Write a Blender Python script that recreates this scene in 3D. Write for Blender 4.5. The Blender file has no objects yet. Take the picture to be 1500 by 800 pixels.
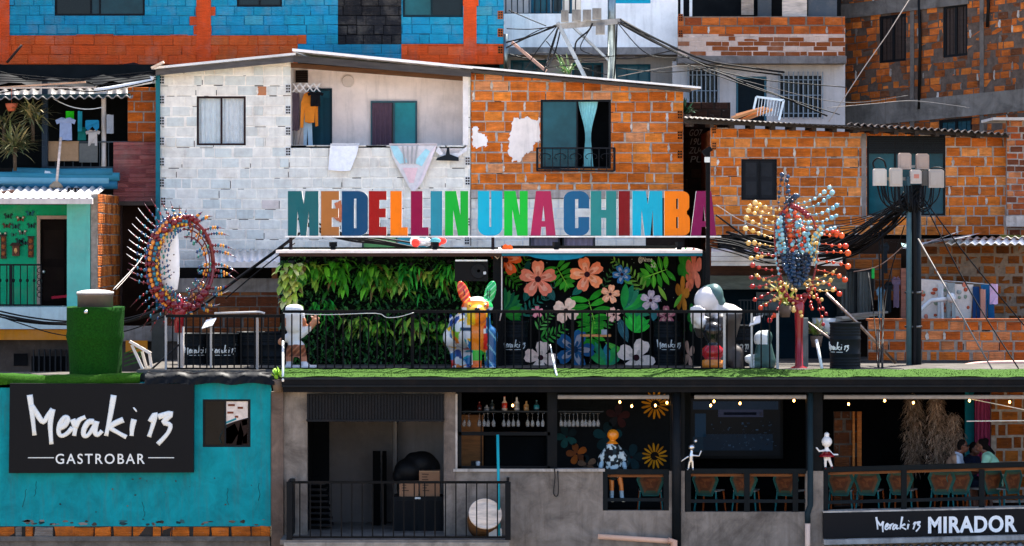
import bpy, bmesh, math, random
from mathutils import Vector, Matrix
from mathutils.geometry import tessellate_polygon
scene = bpy.context.scene
C = scene.collection
R = math.radians
# ------------------------------------------------------------------ camera, sky, sun, exposure
D, S0, H, ZC = 60.0, 80.0, 340.0, 6.75
cam = bpy.data.objects.new('camera', bpy.data.cameras.new('camera')); C.objects.link(cam)
cam.data.sensor_width = 36; cam.data.lens = 36 * D / 18.75; cam.data.clip_end = 2000
cam.data.shift_y = -(400 - H) / 1500.0
cam.location = (0, -D, ZC); cam.rotation_euler = (R(90), 0, 0)
scene.camera = cam
SUN_EL, SUN_AZ = R(60), math.atan2(0.5, 0.86)     # azimuth measured from +Y (behind the houses) towards +X
world = bpy.data.worlds.new('World'); scene.world = world; world.use_nodes = True
wn = world.node_tree.nodes; wl = world.node_tree.links
sky = wn.new('ShaderNodeTexSky'); sky.sky_type = 'NISHITA'; sky.sun_disc = False
sky.sun_elevation = SUN_EL; sky.sun_rotation = SUN_AZ; sky.altitude = 1500; sky.dust_density = 5.0; sky.air_density = .7; sky.ozone_density = .2
wl.new(sky.outputs[0], wn['Background'].inputs[0]); wn['Background'].inputs[1].default_value = 0.14
sun = bpy.data.objects.new('sun', bpy.data.lights.new('sun', 'SUN')); C.objects.link(sun)
sun.data.energy = 4.0; sun.data.angle = R(0.5); sun.data.color = (1.0, 0.95, 0.87)
to_sun = Vector((math.sin(SUN_AZ) * math.cos(SUN_EL), math.cos(SUN_AZ) * math.cos(SUN_EL), math.sin(SUN_EL)))
sun.rotation_euler = to_sun.to_track_quat('Z', 'Y').to_euler()
scene.view_settings.view_transform = 'Standard'; scene.view_settings.look = 'None'
scene.view_settings.exposure = 2.05; scene.view_settings.gamma = 1.0; scene.view_settings.use_curve_mapping = False
# ------------------------------------------------------------------ pixel -> place
def sc(Y): return S0 * D / (D + Y)
def px_x(px, Y): return (px - 750) / sc(Y)
def py_z(py, Y): return ZC + (H - py) / sc(Y)
def P(px, py, Y): return Vector((px_x(px, Y), Y, py_z(py, Y)))
def RC(a, b, t, u, Y): return px_x(a, Y), px_x(b, Y), py_z(u, Y), py_z(t, Y)      # left,right,top,bottom px -> x0,x1,z0,z1
def c(h):
    v = [int(h[i:i + 2], 16) / 255 for i in (0, 2, 4)]
    return tuple(x / 12.92 if x <= .04045 else ((x + .055) / 1.055) ** 2.4 for x in v) + (1.0,)
def mixc(a, b, t): return tuple(a[i] * (1 - t) + b[i] * t for i in range(3)) + (1.0,)
def dim(a, k): return (a[0] * k, a[1] * k, a[2] * k, 1.0)
RNG = random.Random(13)
def u(a, b): return RNG.uniform(a, b)
# ------------------------------------------------------------------ materials: colour comes from the thing's own 'Col', wear from noise
def fam(name, rough=.8, metal=0, nscale=3.0, namt=.18, stain=0, stain_col='3a3028', sscale=.9, bscale=20, bstr=.15, spec=.5, emit=0, flute=0, transl=0, stretch=(1, 1, 1), fleck=0, dist=0, streak=0):
    m = bpy.data.materials.new(name); m.use_nodes = True
    nt = m.node_tree; n = nt.nodes; l = nt.links; b = n['Principled BSDF']
    at = n.new('ShaderNodeAttribute'); at.attribute_name = 'Col'
    tc = n.new('ShaderNodeTexCoord'); mp = n.new('ShaderNodeMapping'); l.new(tc.outputs['Object'], mp.inputs[0]); mp.inputs['Scale'].default_value = stretch
    no = n.new('ShaderNodeTexNoise'); no.inputs['Scale'].default_value = nscale; no.inputs['Detail'].default_value = 6; no.inputs['Roughness'].default_value = .65; no.inputs['Distortion'].default_value = dist
    l.new(mp.outputs[0], no.inputs['Vector'])
    mr = n.new('ShaderNodeMapRange'); mr.inputs[1].default_value = .3; mr.inputs[2].default_value = .7
    mr.inputs[3].default_value = 1 - namt; mr.inputs[4].default_value = 1 + namt; l.new(no.outputs[0], mr.inputs[0])
    mx = n.new('ShaderNodeMix'); mx.data_type = 'RGBA'; mx.blend_type = 'MULTIPLY'; mx.inputs[0].default_value = 1
    l.new(at.outputs[0], mx.inputs[6]); l.new(mr.outputs[0], mx.inputs[7]); col = mx.outputs[2]
    if stain:
        n2 = n.new('ShaderNodeTexNoise'); n2.inputs['Scale'].default_value = sscale; n2.inputs['Detail'].default_value = 9; n2.inputs['Roughness'].default_value = .72; n2.inputs['Distortion'].default_value = dist
        l.new(mp.outputs[0], n2.inputs['Vector'])
        r2 = n.new('ShaderNodeMapRange'); r2.inputs[1].default_value = .5; r2.inputs[2].default_value = .72; r2.inputs[4].default_value = stain
        l.new(n2.outputs[0], r2.inputs[0])
        m2 = n.new('ShaderNodeMix'); m2.data_type = 'RGBA'; l.new(r2.outputs[0], m2.inputs[0]); l.new(col, m2.inputs[6]); m2.inputs[7].default_value = c(stain_col); col = m2.outputs[2]
    if fleck:
        n3 = n.new('ShaderNodeTexNoise'); n3.inputs['Scale'].default_value = 11; n3.inputs['Detail'].default_value = 8; n3.inputs['Roughness'].default_value = .75
        l.new(tc.outputs['Object'], n3.inputs['Vector'])
        r3 = n.new('ShaderNodeMapRange'); r3.inputs[1].default_value = .6; r3.inputs[2].default_value = .66; r3.inputs[4].default_value = fleck
        l.new(n3.outputs[0], r3.inputs[0])
        m3 = n.new('ShaderNodeMix'); m3.data_type = 'RGBA'; l.new(r3.outputs[0], m3.inputs[0]); l.new(col, m3.inputs[6]); m3.inputs[7].default_value = c('9a8f84'); col = m3.outputs[2]
    if streak:                                                          # rain streaks and grime running down the wall
        ms = n.new('ShaderNodeMapping'); l.new(tc.outputs['Object'], ms.inputs[0]); ms.inputs['Scale'].default_value = (3.2, 3.2, .28)
        ns = n.new('ShaderNodeTexNoise'); ns.inputs['Scale'].default_value = 2.2; ns.inputs['Detail'].default_value = 8; ns.inputs['Roughness'].default_value = .7; l.new(ms.outputs[0], ns.inputs['Vector'])
        rs_ = n.new('ShaderNodeMapRange'); rs_.inputs[1].default_value = .5; rs_.inputs[2].default_value = .78; rs_.inputs[4].default_value = streak; l.new(ns.outputs[0], rs_.inputs[0])
        m4 = n.new('ShaderNodeMix'); m4.data_type = 'RGBA'; l.new(rs_.outputs[0], m4.inputs[0]); l.new(col, m4.inputs[6]); m4.inputs[7].default_value = c('4a4038'); col = m4.outputs[2]
    l.new(col, b.inputs['Base Color'])
    b.inputs['Roughness'].default_value = rough; b.inputs['Metallic'].default_value = metal; b.inputs['Specular IOR Level'].default_value = spec
    if emit: l.new(at.outputs[0], b.inputs['Emission Color']); b.inputs['Emission Strength'].default_value = emit
    if transl: b.inputs['Subsurface Weight'].default_value = 0
    if bstr:
        nb = n.new('ShaderNodeTexNoise'); nb.inputs['Scale'].default_value = bscale; nb.inputs['Detail'].default_value = 5; l.new(mp.outputs[0], nb.inputs['Vector'])
        bp = n.new('ShaderNodeBump'); bp.inputs['Strength'].default_value = bstr; bp.inputs['Distance'].default_value = .02
        hsrc = nb.outputs[0]
        if flute:
            wv = n.new('ShaderNodeTexWave'); wv.bands_direction = 'Z'; wv.inputs['Scale'].default_value = flute; wv.inputs['Distortion'].default_value = 1.5; wv.inputs['Detail'].default_value = 2
            l.new(tc.outputs['Object'], wv.inputs['Vector'])
            ad = n.new('ShaderNodeMath'); ad.operation = 'ADD'; l.new(nb.outputs[0], ad.inputs[0]); l.new(wv.outputs[0], ad.inputs[1]); hsrc = ad.outputs[0]
        l.new(hsrc, bp.inputs['Height']); l.new(bp.outputs[0], b.inputs['Normal'])
    return m
M = {
    'brick': fam('clay_brick', .9, nscale=6, namt=.36, stain=.6, stain_col='4a2a18', sscale=1.8, bscale=30, bstr=.5, flute=10, spec=.15, stretch=(.6, 1, 1.6), fleck=.4, streak=.4),
    'pbrick': fam('painted_brick', .75, nscale=4, namt=.16, stain=.35, stain_col='8a8276', sscale=1.3, bscale=25, bstr=.5, flute=9, spec=.2, streak=.35),
    'wbrick': fam('whitewashed_brick', .85, nscale=6, namt=.12, stain=.45, stain_col='a8937f', sscale=1.3, bscale=16, bstr=.5, spec=.12, stretch=(.9, 1, 1.1), fleck=.12, streak=.2),
    'mortar': fam('mortar', .95, nscale=8, namt=.35, stain=.4, stain_col='3c3832', bscale=18, bstr=.6, spec=.1),
    'plaster': fam('plaster', .9, nscale=2.2, namt=.12, stain=.3, stain_col='8d8478', sscale=.8, bscale=14, bstr=.25, spec=.15, streak=.28),
    'teal': fam('teal_wall_paint', .8, nscale=2.6, namt=.2, stain=.4, stain_col='0c4a54', sscale=1.6, bscale=10, bstr=.35, spec=.15, streak=.4, dist=.8),
    'conc': fam('concrete', .9, nscale=2.2, namt=.38, stain=.7, stain_col='3a342e', sscale=1.1, bscale=9, bstr=.5, spec=.12, dist=.7, streak=.6, fleck=.12),
    'paint': fam('metal_paint', .5, spec=.07, nscale=6, namt=.15, stain=.06, stain_col='5a4636', sscale=2.5, bstr=.05),
    'gloss': fam('gloss_paint', .2, nscale=5, namt=.07, bstr=0),
    'letter': fam('letter_paint', .5, nscale=3, namt=.1, stain=.2, stain_col='4a4644', sscale=3, bstr=.08, spec=.12, streak=.18),
    'steel': fam('bare_steel', .35, 1.0, nscale=6, namt=.25, stain=.3, stain_col='5e5048', sscale=2, bstr=.1),
    'zinc': fam('zinc_sheet', .5, .3, nscale=2, namt=.18, stain=.35, stain_col='8a7c70', sscale=1.5, bstr=.1),
    'cloth': fam('cloth', .95, nscale=10, namt=.12, bscale=30, bstr=.2, spec=.1),
    'wood': fam('wood', .7, nscale=3, namt=.35, stretch=(1, 1, 6), bscale=12, bstr=.2, spec=.3),
    'leaf': fam('leaf', .5, nscale=14, namt=.25, bstr=.05, spec=.4),
    'turf': fam('artificial_turf', .95, nscale=30, namt=.45, stain=.35, stain_col='1c3a0a', sscale=3, bscale=90, bstr=.9, spec=.1),
    'skin': fam('skin', .55, nscale=8, namt=.06, bstr=0),
    'plastic': fam('plastic', .5, nscale=4, namt=.1, bstr=.03, spec=.12),
    'card': fam('cardboard', .9, nscale=5, namt=.12, bstr=.05),
    'glass': fam('window_glass', .08, nscale=.9, namt=.45, bstr=.02, bscale=2, spec=.16),
    'satin': fam('satin_paint', .42, nscale=5, namt=.06, bstr=0, spec=.25),
    'mural': fam('mural_paint', .8, spec=.1, nscale=9, namt=.22, stain=.15, stain_col='101512', sscale=3, bstr=.05),
    'tarp': fam('plastic_tarp', .5, nscale=3, namt=.3, bscale=4, bstr=.6, spec=.12),
    'glow': fam('bulb_glow', .4, bstr=0, emit=5, namt=0),
    'screen': fam('screen_glow', .3, bstr=0, emit=.12, namt=.3, nscale=2, spec=.1),
    'dark': fam('dark_interior', .95, nscale=2, namt=.3, bstr=.05, spec=.04),
    'ground': fam('dusty_ground', .95, nscale=.4, namt=.2, stain=.5, stain_col='6a5c48', sscale=.15, bscale=6, bstr=.3, spec=.1),
    'hill': fam('hill_scrub', .95, nscale=.6, namt=.5, stain=.7, stain_col='5a4630', sscale=.3, bscale=3, bstr=.8, spec=.1),
}
cg = bpy.data.materials.new('clear_glass'); cg.use_nodes = True
_b = cg.node_tree.nodes['Principled BSDF']; _b.inputs['Transmission Weight'].default_value = .75; _b.inputs['Roughness'].default_value = .05; _b.inputs['Base Color'].default_value = (.9, .93, .95, 1); _b.inputs['IOR'].default_value = 1.15; _b.inputs['Specular IOR Level'].default_value = .3; _b.inputs['Transmission Weight'].default_value = .9
M['clear'] = cg
# ------------------------------------------------------------------ mesh builder
class MB:
    def __init__(s, *mats, col='808080', Mx=None):
        s.v = []; s.f = []; s.fm = []; s.fc = []; s.fs = []; s.mats = list(mats); s.m = 0; s.cl = c(col); s.Mx = Mx
    def C(s, h): s.cl = c(h) if isinstance(h, str) else h; return s
    def pt(s, p):
        p = Vector(p); s.v.append(s.Mx @ p if s.Mx else p); return len(s.v) - 1
    def face(s, ids, col=None, m=None, sm=False):
        s.f.append(tuple(ids)); s.fm.append(s.m if m is None else m); s.fc.append(s.cl if col is None else col); s.fs.append(sm)
    def quad(s, a, b, d, e, col=None, m=None): s.face([s.pt(a), s.pt(b), s.pt(d), s.pt(e)], col, m)
    def box(s, x0, x1, y0, y1, z0, z1, col=None, m=None):
        i = [s.pt((x, y, z)) for z in (z0, z1) for y in (y0, y1) for x in (x0, x1)]
        for q in ((0, 1, 5, 4), (3, 2, 6, 7), (2, 0, 4, 6), (1, 3, 7, 5), (4, 5, 7, 6), (2, 3, 1, 0)): s.face([i[k] for k in q], col, m)
        return s
    def pbox(s, a, b, t, d, Y, y1, col=None, m=None):      # pixel rectangle at depth Y, back to y1
        x0, x1, z0, z1 = RC(a, b, t, d, Y); return s.box(x0, x1, Y, y1, z0, z1, col, m)
    def bar(s, p, q, w, h=None, col=None, m=None, up=(0, 0, 1)):
        p, q = Vector(p), Vector(q); h = h or w; d = (q - p).normalized(); up = Vector(up)
        if abs(d.dot(up)) > .95: up = Vector((0, 1, 0))
        a = d.cross(up).normalized() * (w / 2); b = a.cross(d).normalized() * (h / 2)
        i = [s.pt(o + sx * a + sz * b) for o in (p, q) for sx, sz in ((-1, -1), (1, -1), (1, 1), (-1, 1))]
        for q2 in ((0, 1, 5, 4), (1, 2, 6, 5), (2, 3, 7, 6), (3, 0, 4, 7), (3, 2, 1, 0), (4, 5, 6, 7)): s.face([i[k] for k in q2], col, m)
        return s
    def tube(s, pts, r, n=8, col=None, m=None, cap=True, flat=None):
        pts = [Vector(p) for p in pts]; rings = []; prev = None
        for k, p in enumerate(pts):
            d = (pts[min(k + 1, len(pts) - 1)] - pts[max(k - 1, 0)])
            d = d.normalized() if d.length > 1e-9 else Vector((0, 0, 1))
            if prev is None:
                up = Vector((0, 1, 0)) if abs(d.y) < .9 else Vector((1, 0, 0)); a = (up - d * d.dot(up)).normalized()
            else:
                a = prev - d * d.dot(prev); a = a.normalized() if a.length > 1e-6 else Vector((1, 0, 0))
            prev = a; b = d.cross(a); rr = r[k] if isinstance(r, (list, tuple)) else r; ring = []
            for j in range(n):
                t = 2 * math.pi * j / n; o = (a * math.cos(t) + b * math.sin(t)) * rr
                if flat is not None: o.y *= flat
                ring.append(s.pt(p + o))
            rings.append(ring)
        for k in range(len(rings) - 1):
            for j in range(n): s.face([rings[k][j], rings[k][(j + 1) % n], rings[k + 1][(j + 1) % n], rings[k + 1][j]], col, m, True)
        if cap: s.face(rings[0][::-1], col, m); s.face(rings[-1], col, m)
        return s
    def ball(s, ce, r, col=None, m=None, n=10, k=7, Rm=None):
        ce = Vector(ce); r = (r, r, r) if not isinstance(r, (tuple, list)) else r; rows = []
        def q(v): v = Vector(v); return ce + (Rm @ v if Rm else v)
        top = s.pt(q((0, 0, r[2]))); bot = s.pt(q((0, 0, -r[2])))
        for i in range(1, k):
            a = math.pi * i / k
            rows.append([s.pt(q((r[0] * math.sin(a) * math.cos(2 * math.pi * j / n), r[1] * math.sin(a) * math.sin(2 * math.pi * j / n), r[2] * math.cos(a)))) for j in range(n)])
        for j in range(n):
            s.face([top, rows[0][j], rows[0][(j + 1) % n]], col, m, True); s.face([bot, rows[-1][(j + 1) % n], rows[-1][j]], col, m, True)
            for i in range(len(rows) - 1): s.face([rows[i][j], rows[i + 1][j], rows[i + 1][(j + 1) % n], rows[i][(j + 1) % n]], col, m, True)
        return s
    def lathe(s, ce, prof, n=24, col=None, m=None, axis=None, smooth=True):   # prof: (radius, height[, colour])
        ce = Vector(ce); q = Vector((0, 0, 1)).rotation_difference(Vector(axis)).to_matrix() if axis else Matrix.Identity(3); rows = []
        for pr in prof: rows.append([s.pt(ce + q @ Vector((pr[0] * math.cos(2 * math.pi * j / n), pr[0] * math.sin(2 * math.pi * j / n), pr[1]))) for j in range(n)])
        for i in range(len(rows) - 1):
            cc = c(prof[i][2]) if len(prof[i]) > 2 else col
            for j in range(n): s.face([rows[i][j], rows[i][(j + 1) % n], rows[i + 1][(j + 1) % n], rows[i + 1][j]], cc, m, smooth)
        s.face(rows[0][::-1], col, m); s.face(rows[-1], c(prof[-1][2]) if len(prof[-1]) > 2 else col, m)
        return s
    def prism(s, loops, y0, y1, col=None, m=None, side=None, sidem=None):   # loops of (x,z): outline then holes; front at y0
        loops = [[Vector((p[0], p[1], 0)) for p in lp] for lp in loops]
        flat = [p for lp in loops for p in lp]; tri = tessellate_polygon(loops)
        f = [s.pt((p.x, y0, p.y)) for p in flat]; b = [s.pt((p.x, y1, p.y)) for p in flat]
        for t in tri:
            a, b2, d = (flat[k] for k in t)
            ccw = (b2 - a).cross(d - a).z > 0
            t = t if ccw else t[::-1]
            s.face([f[k] for k in t], col, m); s.face([b[k] for k in t[::-1]], col if side is None else side, m if sidem is None else sidem)
        o = 0
        for lp in loops:
            n = len(lp)
            for k in range(n):
                j = (k + 1) % n; s.face([f[o + k], b[o + k], b[o + j], f[o + j]], col if side is None else side, m if sidem is None else sidem)
            o += n
        return s
    def poly(s, pts, col=None, m=None): s.face([s.pt(p) for p in pts], col, m); return s
    def mesh(s, name, org):
        me = bpy.data.meshes.new(name); me.from_pydata([tuple(v - org) for v in s.v], [], s.f)
        for mm in s.mats: me.materials.append(M[mm] if isinstance(mm, str) else mm)
        me.polygons.foreach_set('material_index', s.fm); me.polygons.foreach_set('use_smooth', s.fs)
        at = me.color_attributes.new('Col', 'FLOAT_COLOR', 'CORNER'); buf = []
        for f, cc in zip(s.f, s.fc): buf.extend(list(cc) * len(f))
        at.data.foreach_set('color', buf); me.update(); return me
ORG = {}
def tag(o, label, cat, group=None, kind=None):
    if label: o['label'] = label
    if cat: o['category'] = cat
    if group: o['group'] = group
    if kind: o['kind'] = kind
    return o
def T(name, label, cat, loc, group=None):
    o = bpy.data.objects.new(name, None); o.empty_display_size = .2; C.objects.link(o); o.location = Vector(loc); ORG[o] = Vector(loc); return tag(o, label, cat, group)
def part(mb, name, parent, label=None):
    org = ORG[parent]; o = bpy.data.objects.new(name, mb.mesh(name, org)); C.objects.link(o); o.parent = parent; ORG[o] = org
    if label: o['label'] = label
    return o
def solo(mb, name, label, cat, group=None, kind=None):
    xs = [v.x for v in mb.v]; ys = [v.y for v in mb.v]; zs = [v.z for v in mb.v]
    org = Vector(((min(xs) + max(xs)) / 2, (min(ys) + max(ys)) / 2, min(zs)))
    o = bpy.data.objects.new(name, mb.mesh(name, org)); C.objects.link(o); o.location = org; ORG[o] = org; return tag(o, label, cat, group, kind)
def copy_tree(o, parent=None):
    n = o.copy(); C.objects.link(n)
    if parent: n.parent = parent
    for ch in o.children: copy_tree(ch, n)
    return n
def organic(prims, vox, colf, mat, name, parent, smooth=3):
    """one continuous body: ellipsoids ('e',centre,radii[,rot]) and tapered limbs ('l',[pts],[radii]) fused into a single surface"""
    mb = MB()
    for p in prims:
        if p[0] == 'e': mb.ball(p[1], tuple(p[2]) if hasattr(p[2], '__len__') else p[2], n=20, k=12, Rm=p[3] if len(p) > 3 else None)
        else:
            mb.tube(p[1], list(p[2]), n=12)
            for q, r in zip(p[1], p[2]): mb.ball(q, r * .99, n=14, k=9)
    me = mb.mesh('tmp', Vector()); o = bpy.data.objects.new('tmp', me); C.objects.link(o)
    md = o.modifiers.new('r', 'REMESH'); md.mode = 'VOXEL'; md.voxel_size = vox
    sm = o.modifiers.new('s', 'SMOOTH'); sm.iterations = smooth; sm.factor = .5
    dg = bpy.context.evaluated_depsgraph_get(); ev = o.evaluated_get(dg); nm = bpy.data.meshes.new_from_object(ev)
    bpy.data.objects.remove(o); bpy.data.meshes.remove(me)
    nm.name = name; nm.materials.clear(); nm.materials.append(M[mat])
    while nm.color_attributes: nm.color_attributes.remove(nm.color_attributes[0])
    at = nm.color_attributes.new('Col', 'FLOAT_COLOR', 'POINT'); buf = []
    for v in nm.vertices: buf.extend(colf(v.co) if callable(colf) else colf)
    at.data.foreach_set('color', buf); nm.polygons.foreach_set('use_smooth', [True] * len(nm.polygons))
    org = ORG[parent]
    for v in nm.vertices: v.co -= org
    nm.update(); r = bpy.data.objects.new(name, nm); C.objects.link(r); r.parent = parent; ORG[r] = org; return r
def smooth_path(pts, k=4):
    pts = [Vector(p) for p in pts]; out = []
    for i in range(len(pts) - 1):
        a, b, d, e = pts[max(i - 1, 0)], pts[i], pts[i + 1], pts[min(i + 2, len(pts) - 1)]
        for j in range(k):
            t = j / k; out.append(.5 * ((2 * b) + (d - a) * t + (2 * a - 5 * b + 4 * d - e) * t * t + (3 * b - a - 3 * d + e) * t ** 3))
    return out + [pts[-1]]
def sag(p, q, s, n=12):
    p, q = Vector(p), Vector(q); return [p.lerp(q, i / n) - Vector((0, 0, 4 * s * (i / n) * (1 - i / n))) for i in range(n + 1)]
def text_mb(mb, txt, p, size, y0, depth=.012, bold=0, col=None, m=None, width=None, slant=0, space=1.0):
    cu = bpy.data.curves.new('t', 'FONT'); cu.body = txt; cu.size = size; cu.offset = bold; cu.extrude = depth / 2; cu.space_character = space; cu.resolution_u = 4
    o = bpy.data.objects.new('t', cu); C.objects.link(o); dg = bpy.context.evaluated_depsgraph_get(); me = bpy.data.meshes.new_from_object(o.evaluated_get(dg))
    bpy.data.objects.remove(o); xs = [v.co.x for v in me.vertices]; zs = [v.co.y for v in me.vertices]
    k = (width / (max(xs) - min(xs))) if width else 1
    base = len(mb.v)
    for v in me.vertices: mb.pt((p[0] + (v.co.x - min(xs)) * k + slant * v.co.y, y0 - v.co.z - depth / 2, p[1] + v.co.y))
    for f in me.polygons: mb.face([base + i for i in f.vertices], col, m)
    bpy.data.meshes.remove(me); return mb
MERAKI = [  # brush lettering, units of the whole word's length
    [(137, 145), (146, 210), (158, 320)], [(143, 190), (170, 230), (196, 262), (218, 228), (236, 206)], [(236, 206), (226, 270), (231, 358)],
    [(262, 288), (288, 276), (301, 250), (288, 244), (268, 270), (262, 305), (274, 322), (298, 312), (322, 286)], [(322, 250), (333, 285), (329, 322)], [(333, 285), (350, 255), (378, 240)],
    [(414, 262), (392, 262), (372, 292), (371, 320), (390, 318), (422, 270)], [(426, 258), (418, 300), (430, 318), (450, 300)],
    [(500, 146), (486, 230), (467, 322)], [(542, 252), (505, 268), (486, 286), (515, 306), (555, 328)], [(588, 250), (580, 285), (577, 322)], [(590, 210), (595, 206)],
    [(658, 262), (680, 228), (668, 278), (652, 326)], [(692, 240), (748, 226), (716, 262), (744, 276), (732, 312), (690, 358)]]
def meraki(mb, x, z, w, y0, col=None, m=None, r=9.5, shear=0, bend=None):
    k = w / 630.0
    for st in MERAKI:
        pts = []
        for a, b in smooth_path([(q[0], q[1], 0) for q in st], 4) if False else [(v.x, v.y) for v in smooth_path([(q[0], q[1], 0) for q in st], 4)]:
            lx, lz = (a - 125) * k, (365 - b) * k
            if bend: pts.append(bend(lx, z + lz))
            else: pts.append((x + lx, y0, z + lz + shear * lx))
        n = len(pts); mb.tube(pts, [r * k * (.75 + .4 * abs(math.sin(1.5 + 2.2 * i / n))) for i in range(n)], n=8, col=col, m=m, flat=.35 if not bend else None)
    return mb
# ------------------------------------------------------------------ walls
def rsub(r, holes):
    out = [r]
    for h in holes:
        nx = []
        for a in out:
            x0, x1, z0, z1 = a; p0, p1, q0, q1 = max(x0, h[0]), min(x1, h[1]), max(z0, h[2]), min(z1, h[3])
            if p0 >= p1 or q0 >= q1: nx.append(a); continue
            if x0 < p0: nx.append((x0, p0, z0, z1))
            if p1 < x1: nx.append((p1, x1, z0, z1))
            if z0 < q0: nx.append((p0, p1, z0, q0))
            if q1 < z1: nx.append((p0, p1, q1, z1))
        out = nx
    return out
def brick_wall(mb, x0, x1, z0, z1, Y, colf, bw=.39, bh=.2125, mo=.022, th=.15, holes=(), ztop=None, mcol='9a938a', depth=.012, jit=.005, bm=0, mm=1, hb=.15, seed=1, gap=0, smear=0):
    rg = random.Random(seed); f = ztop or (lambda x: z1); mc = c(mcol) if isinstance(mcol, str) else mcol
    n = max(1, int((x1 - x0) / .5)) if ztop else 1
    for i in range(n):                                                # mortar backing
        a, b = x0 + (x1 - x0) * i / n, x0 + (x1 - x0) * (i + 1) / n
        top = min(f(a), f(b)) if ztop else z1
        for q in rsub((a, b, z0, top), holes): mb.box(q[0], q[1], Y + depth, Y + th, q[2], q[3], mc, mm)
    z = z0; row = 0; sm_ = []
    while z < z1 - .02:
        zt = min(z + bh - mo, z1); x = x0 - (bw / 2 if row % 2 else 0) - rg.random() * .12
        while x < x1:
            w = bw * (.5 if rg.random() < hb else rg.uniform(.9, 1.06)); a, b = max(x, x0), min(x + w - mo * rg.choice((.5, .8, 1, 1, 1.3, 1.9)), x1); x += w
            if b - a < .03: continue
            cl = colf((a + b) / 2, z, rg); 
            if cl is None: continue
            if smear and rg.random() < smear and zt < min(f(a), f(b)) - .03 and not any(h[0] - .06 < b < h[1] + .06 and h[2] - .1 < zt and z < h[3] + .1 for h in holes):
                w_s, h_s = rg.uniform(.014, .032), rg.uniform(.06, .115); zc_ = (z + zt) / 2 + rg.uniform(-.02, .02); sm_.append([(b + mo * .5 + w_s * math.copysign(abs(math.cos(q)) ** .4, math.cos(q)) * rg.uniform(.5, 1.3), zc_ + h_s * math.sin(q) * rg.uniform(.75, 1.1)) for q in [2 * math.pi * (i + .5) / 12 for i in range(12)]])
            dz, dy = rg.uniform(-.007, .007) + .009 * math.sin(a * .9 + row * .35 + seed) * (0 if row == 0 else 1), rg.uniform(-jit, jit)
            if gap and rg.random() < gap and f(a) > zt and f(b) > zt:              # open joint: a dark crack under or beside the brick
                g0 = a + (b - a) * rg.random() * .6; g1 = min(b, g0 + rg.uniform(.05, .3)); gz = z + dz - mo * .8
                for q in rsub((g0, g1, gz, gz + mo * rg.uniform(.3, .7)), holes): mb.box(q[0], q[1], Y + depth - .003, Y + depth + .003, q[2], q[3], c('2c2722'), mm)
                if rg.random() < .4:
                    for q in rsub((b + mo * .1, b + mo * .6, z + dz, z + dz + bh * rg.uniform(.3, .8)), holes): mb.box(q[0], q[1], Y + depth - .003, Y + depth + .003, q[2], q[3], c('2c2722'), mm)
            for q in rsub((a, b, z + dz, zt + dz), holes):
                if q[1] - q[0] < .02 or q[3] - q[2] < .02: continue
                tl, tr = min(q[3], f(q[0])), min(q[3], f(q[1]))
                if min(tl, tr) - q[2] < .02: continue
                e = .006; j = lambda: rg.uniform(-jit, jit)
                bk = [(q[0], q[2]), (q[1], q[2]), (q[1], tr), (q[0], tl)]
                fr = [(q[0] + e + j(), q[2] + e + j()), (q[1] - e + j(), q[2] + e + j()), (q[1] - e + j(), tr - e + j()), (q[0] + e + j(), tl - e + j())]
                bi = [mb.pt((p[0], Y + depth + .004, p[1])) for p in bk]; fi = [mb.pt((p[0], Y + dy + j() * .6, p[1])) for p in fr]
                mb.face(fi, cl, bm)
                for k in range(4): mb.face([bi[k], bi[(k + 1) % 4], fi[(k + 1) % 4], fi[k]], cl, bm)
        z += bh; row += 1
    for k, lp in enumerate(sm_): mb.prism([[(min(max(p[0], x0), x1), p[1]) for p in lp]], Y - jit - .008 - .0004 * (k % 9), Y, dim(mixc(mc, c('d4ccc0'), rg.random() * .8), rg.uniform(.9, 1.1)), mm)
    return mb
def pal(*hs, k=.12):
    cs = [c(h) for h in hs]
    def f(x, z, rg): return dim(rg.choice(cs), rg.uniform(1 - k, 1 + k))
    return f
def hollow(mb, px, py, Y, col='c8c4bc', w=9, h=13, bm=0):            # end of a hollow brick: dark plates painted for its shaded cells
    mb.pbox(px - w / 2, px + w / 2, py - h / 2, py + h / 2, Y - .012, Y, c(col), bm)
    for k in range(3):
        t = py - h / 2 + 1.2 + k * (h - 1) / 3; mb.pbox(px - w / 2 + 1, px - .4, t, t + h / 3 - 1.6, Y - .016, Y - .0121, c('100d0b'), bm); mb.pbox(px + .4, px + w / 2 - 1, t, t + h / 3 - 1.6, Y - .016, Y - .0121, c('100d0b'), bm)
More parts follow.
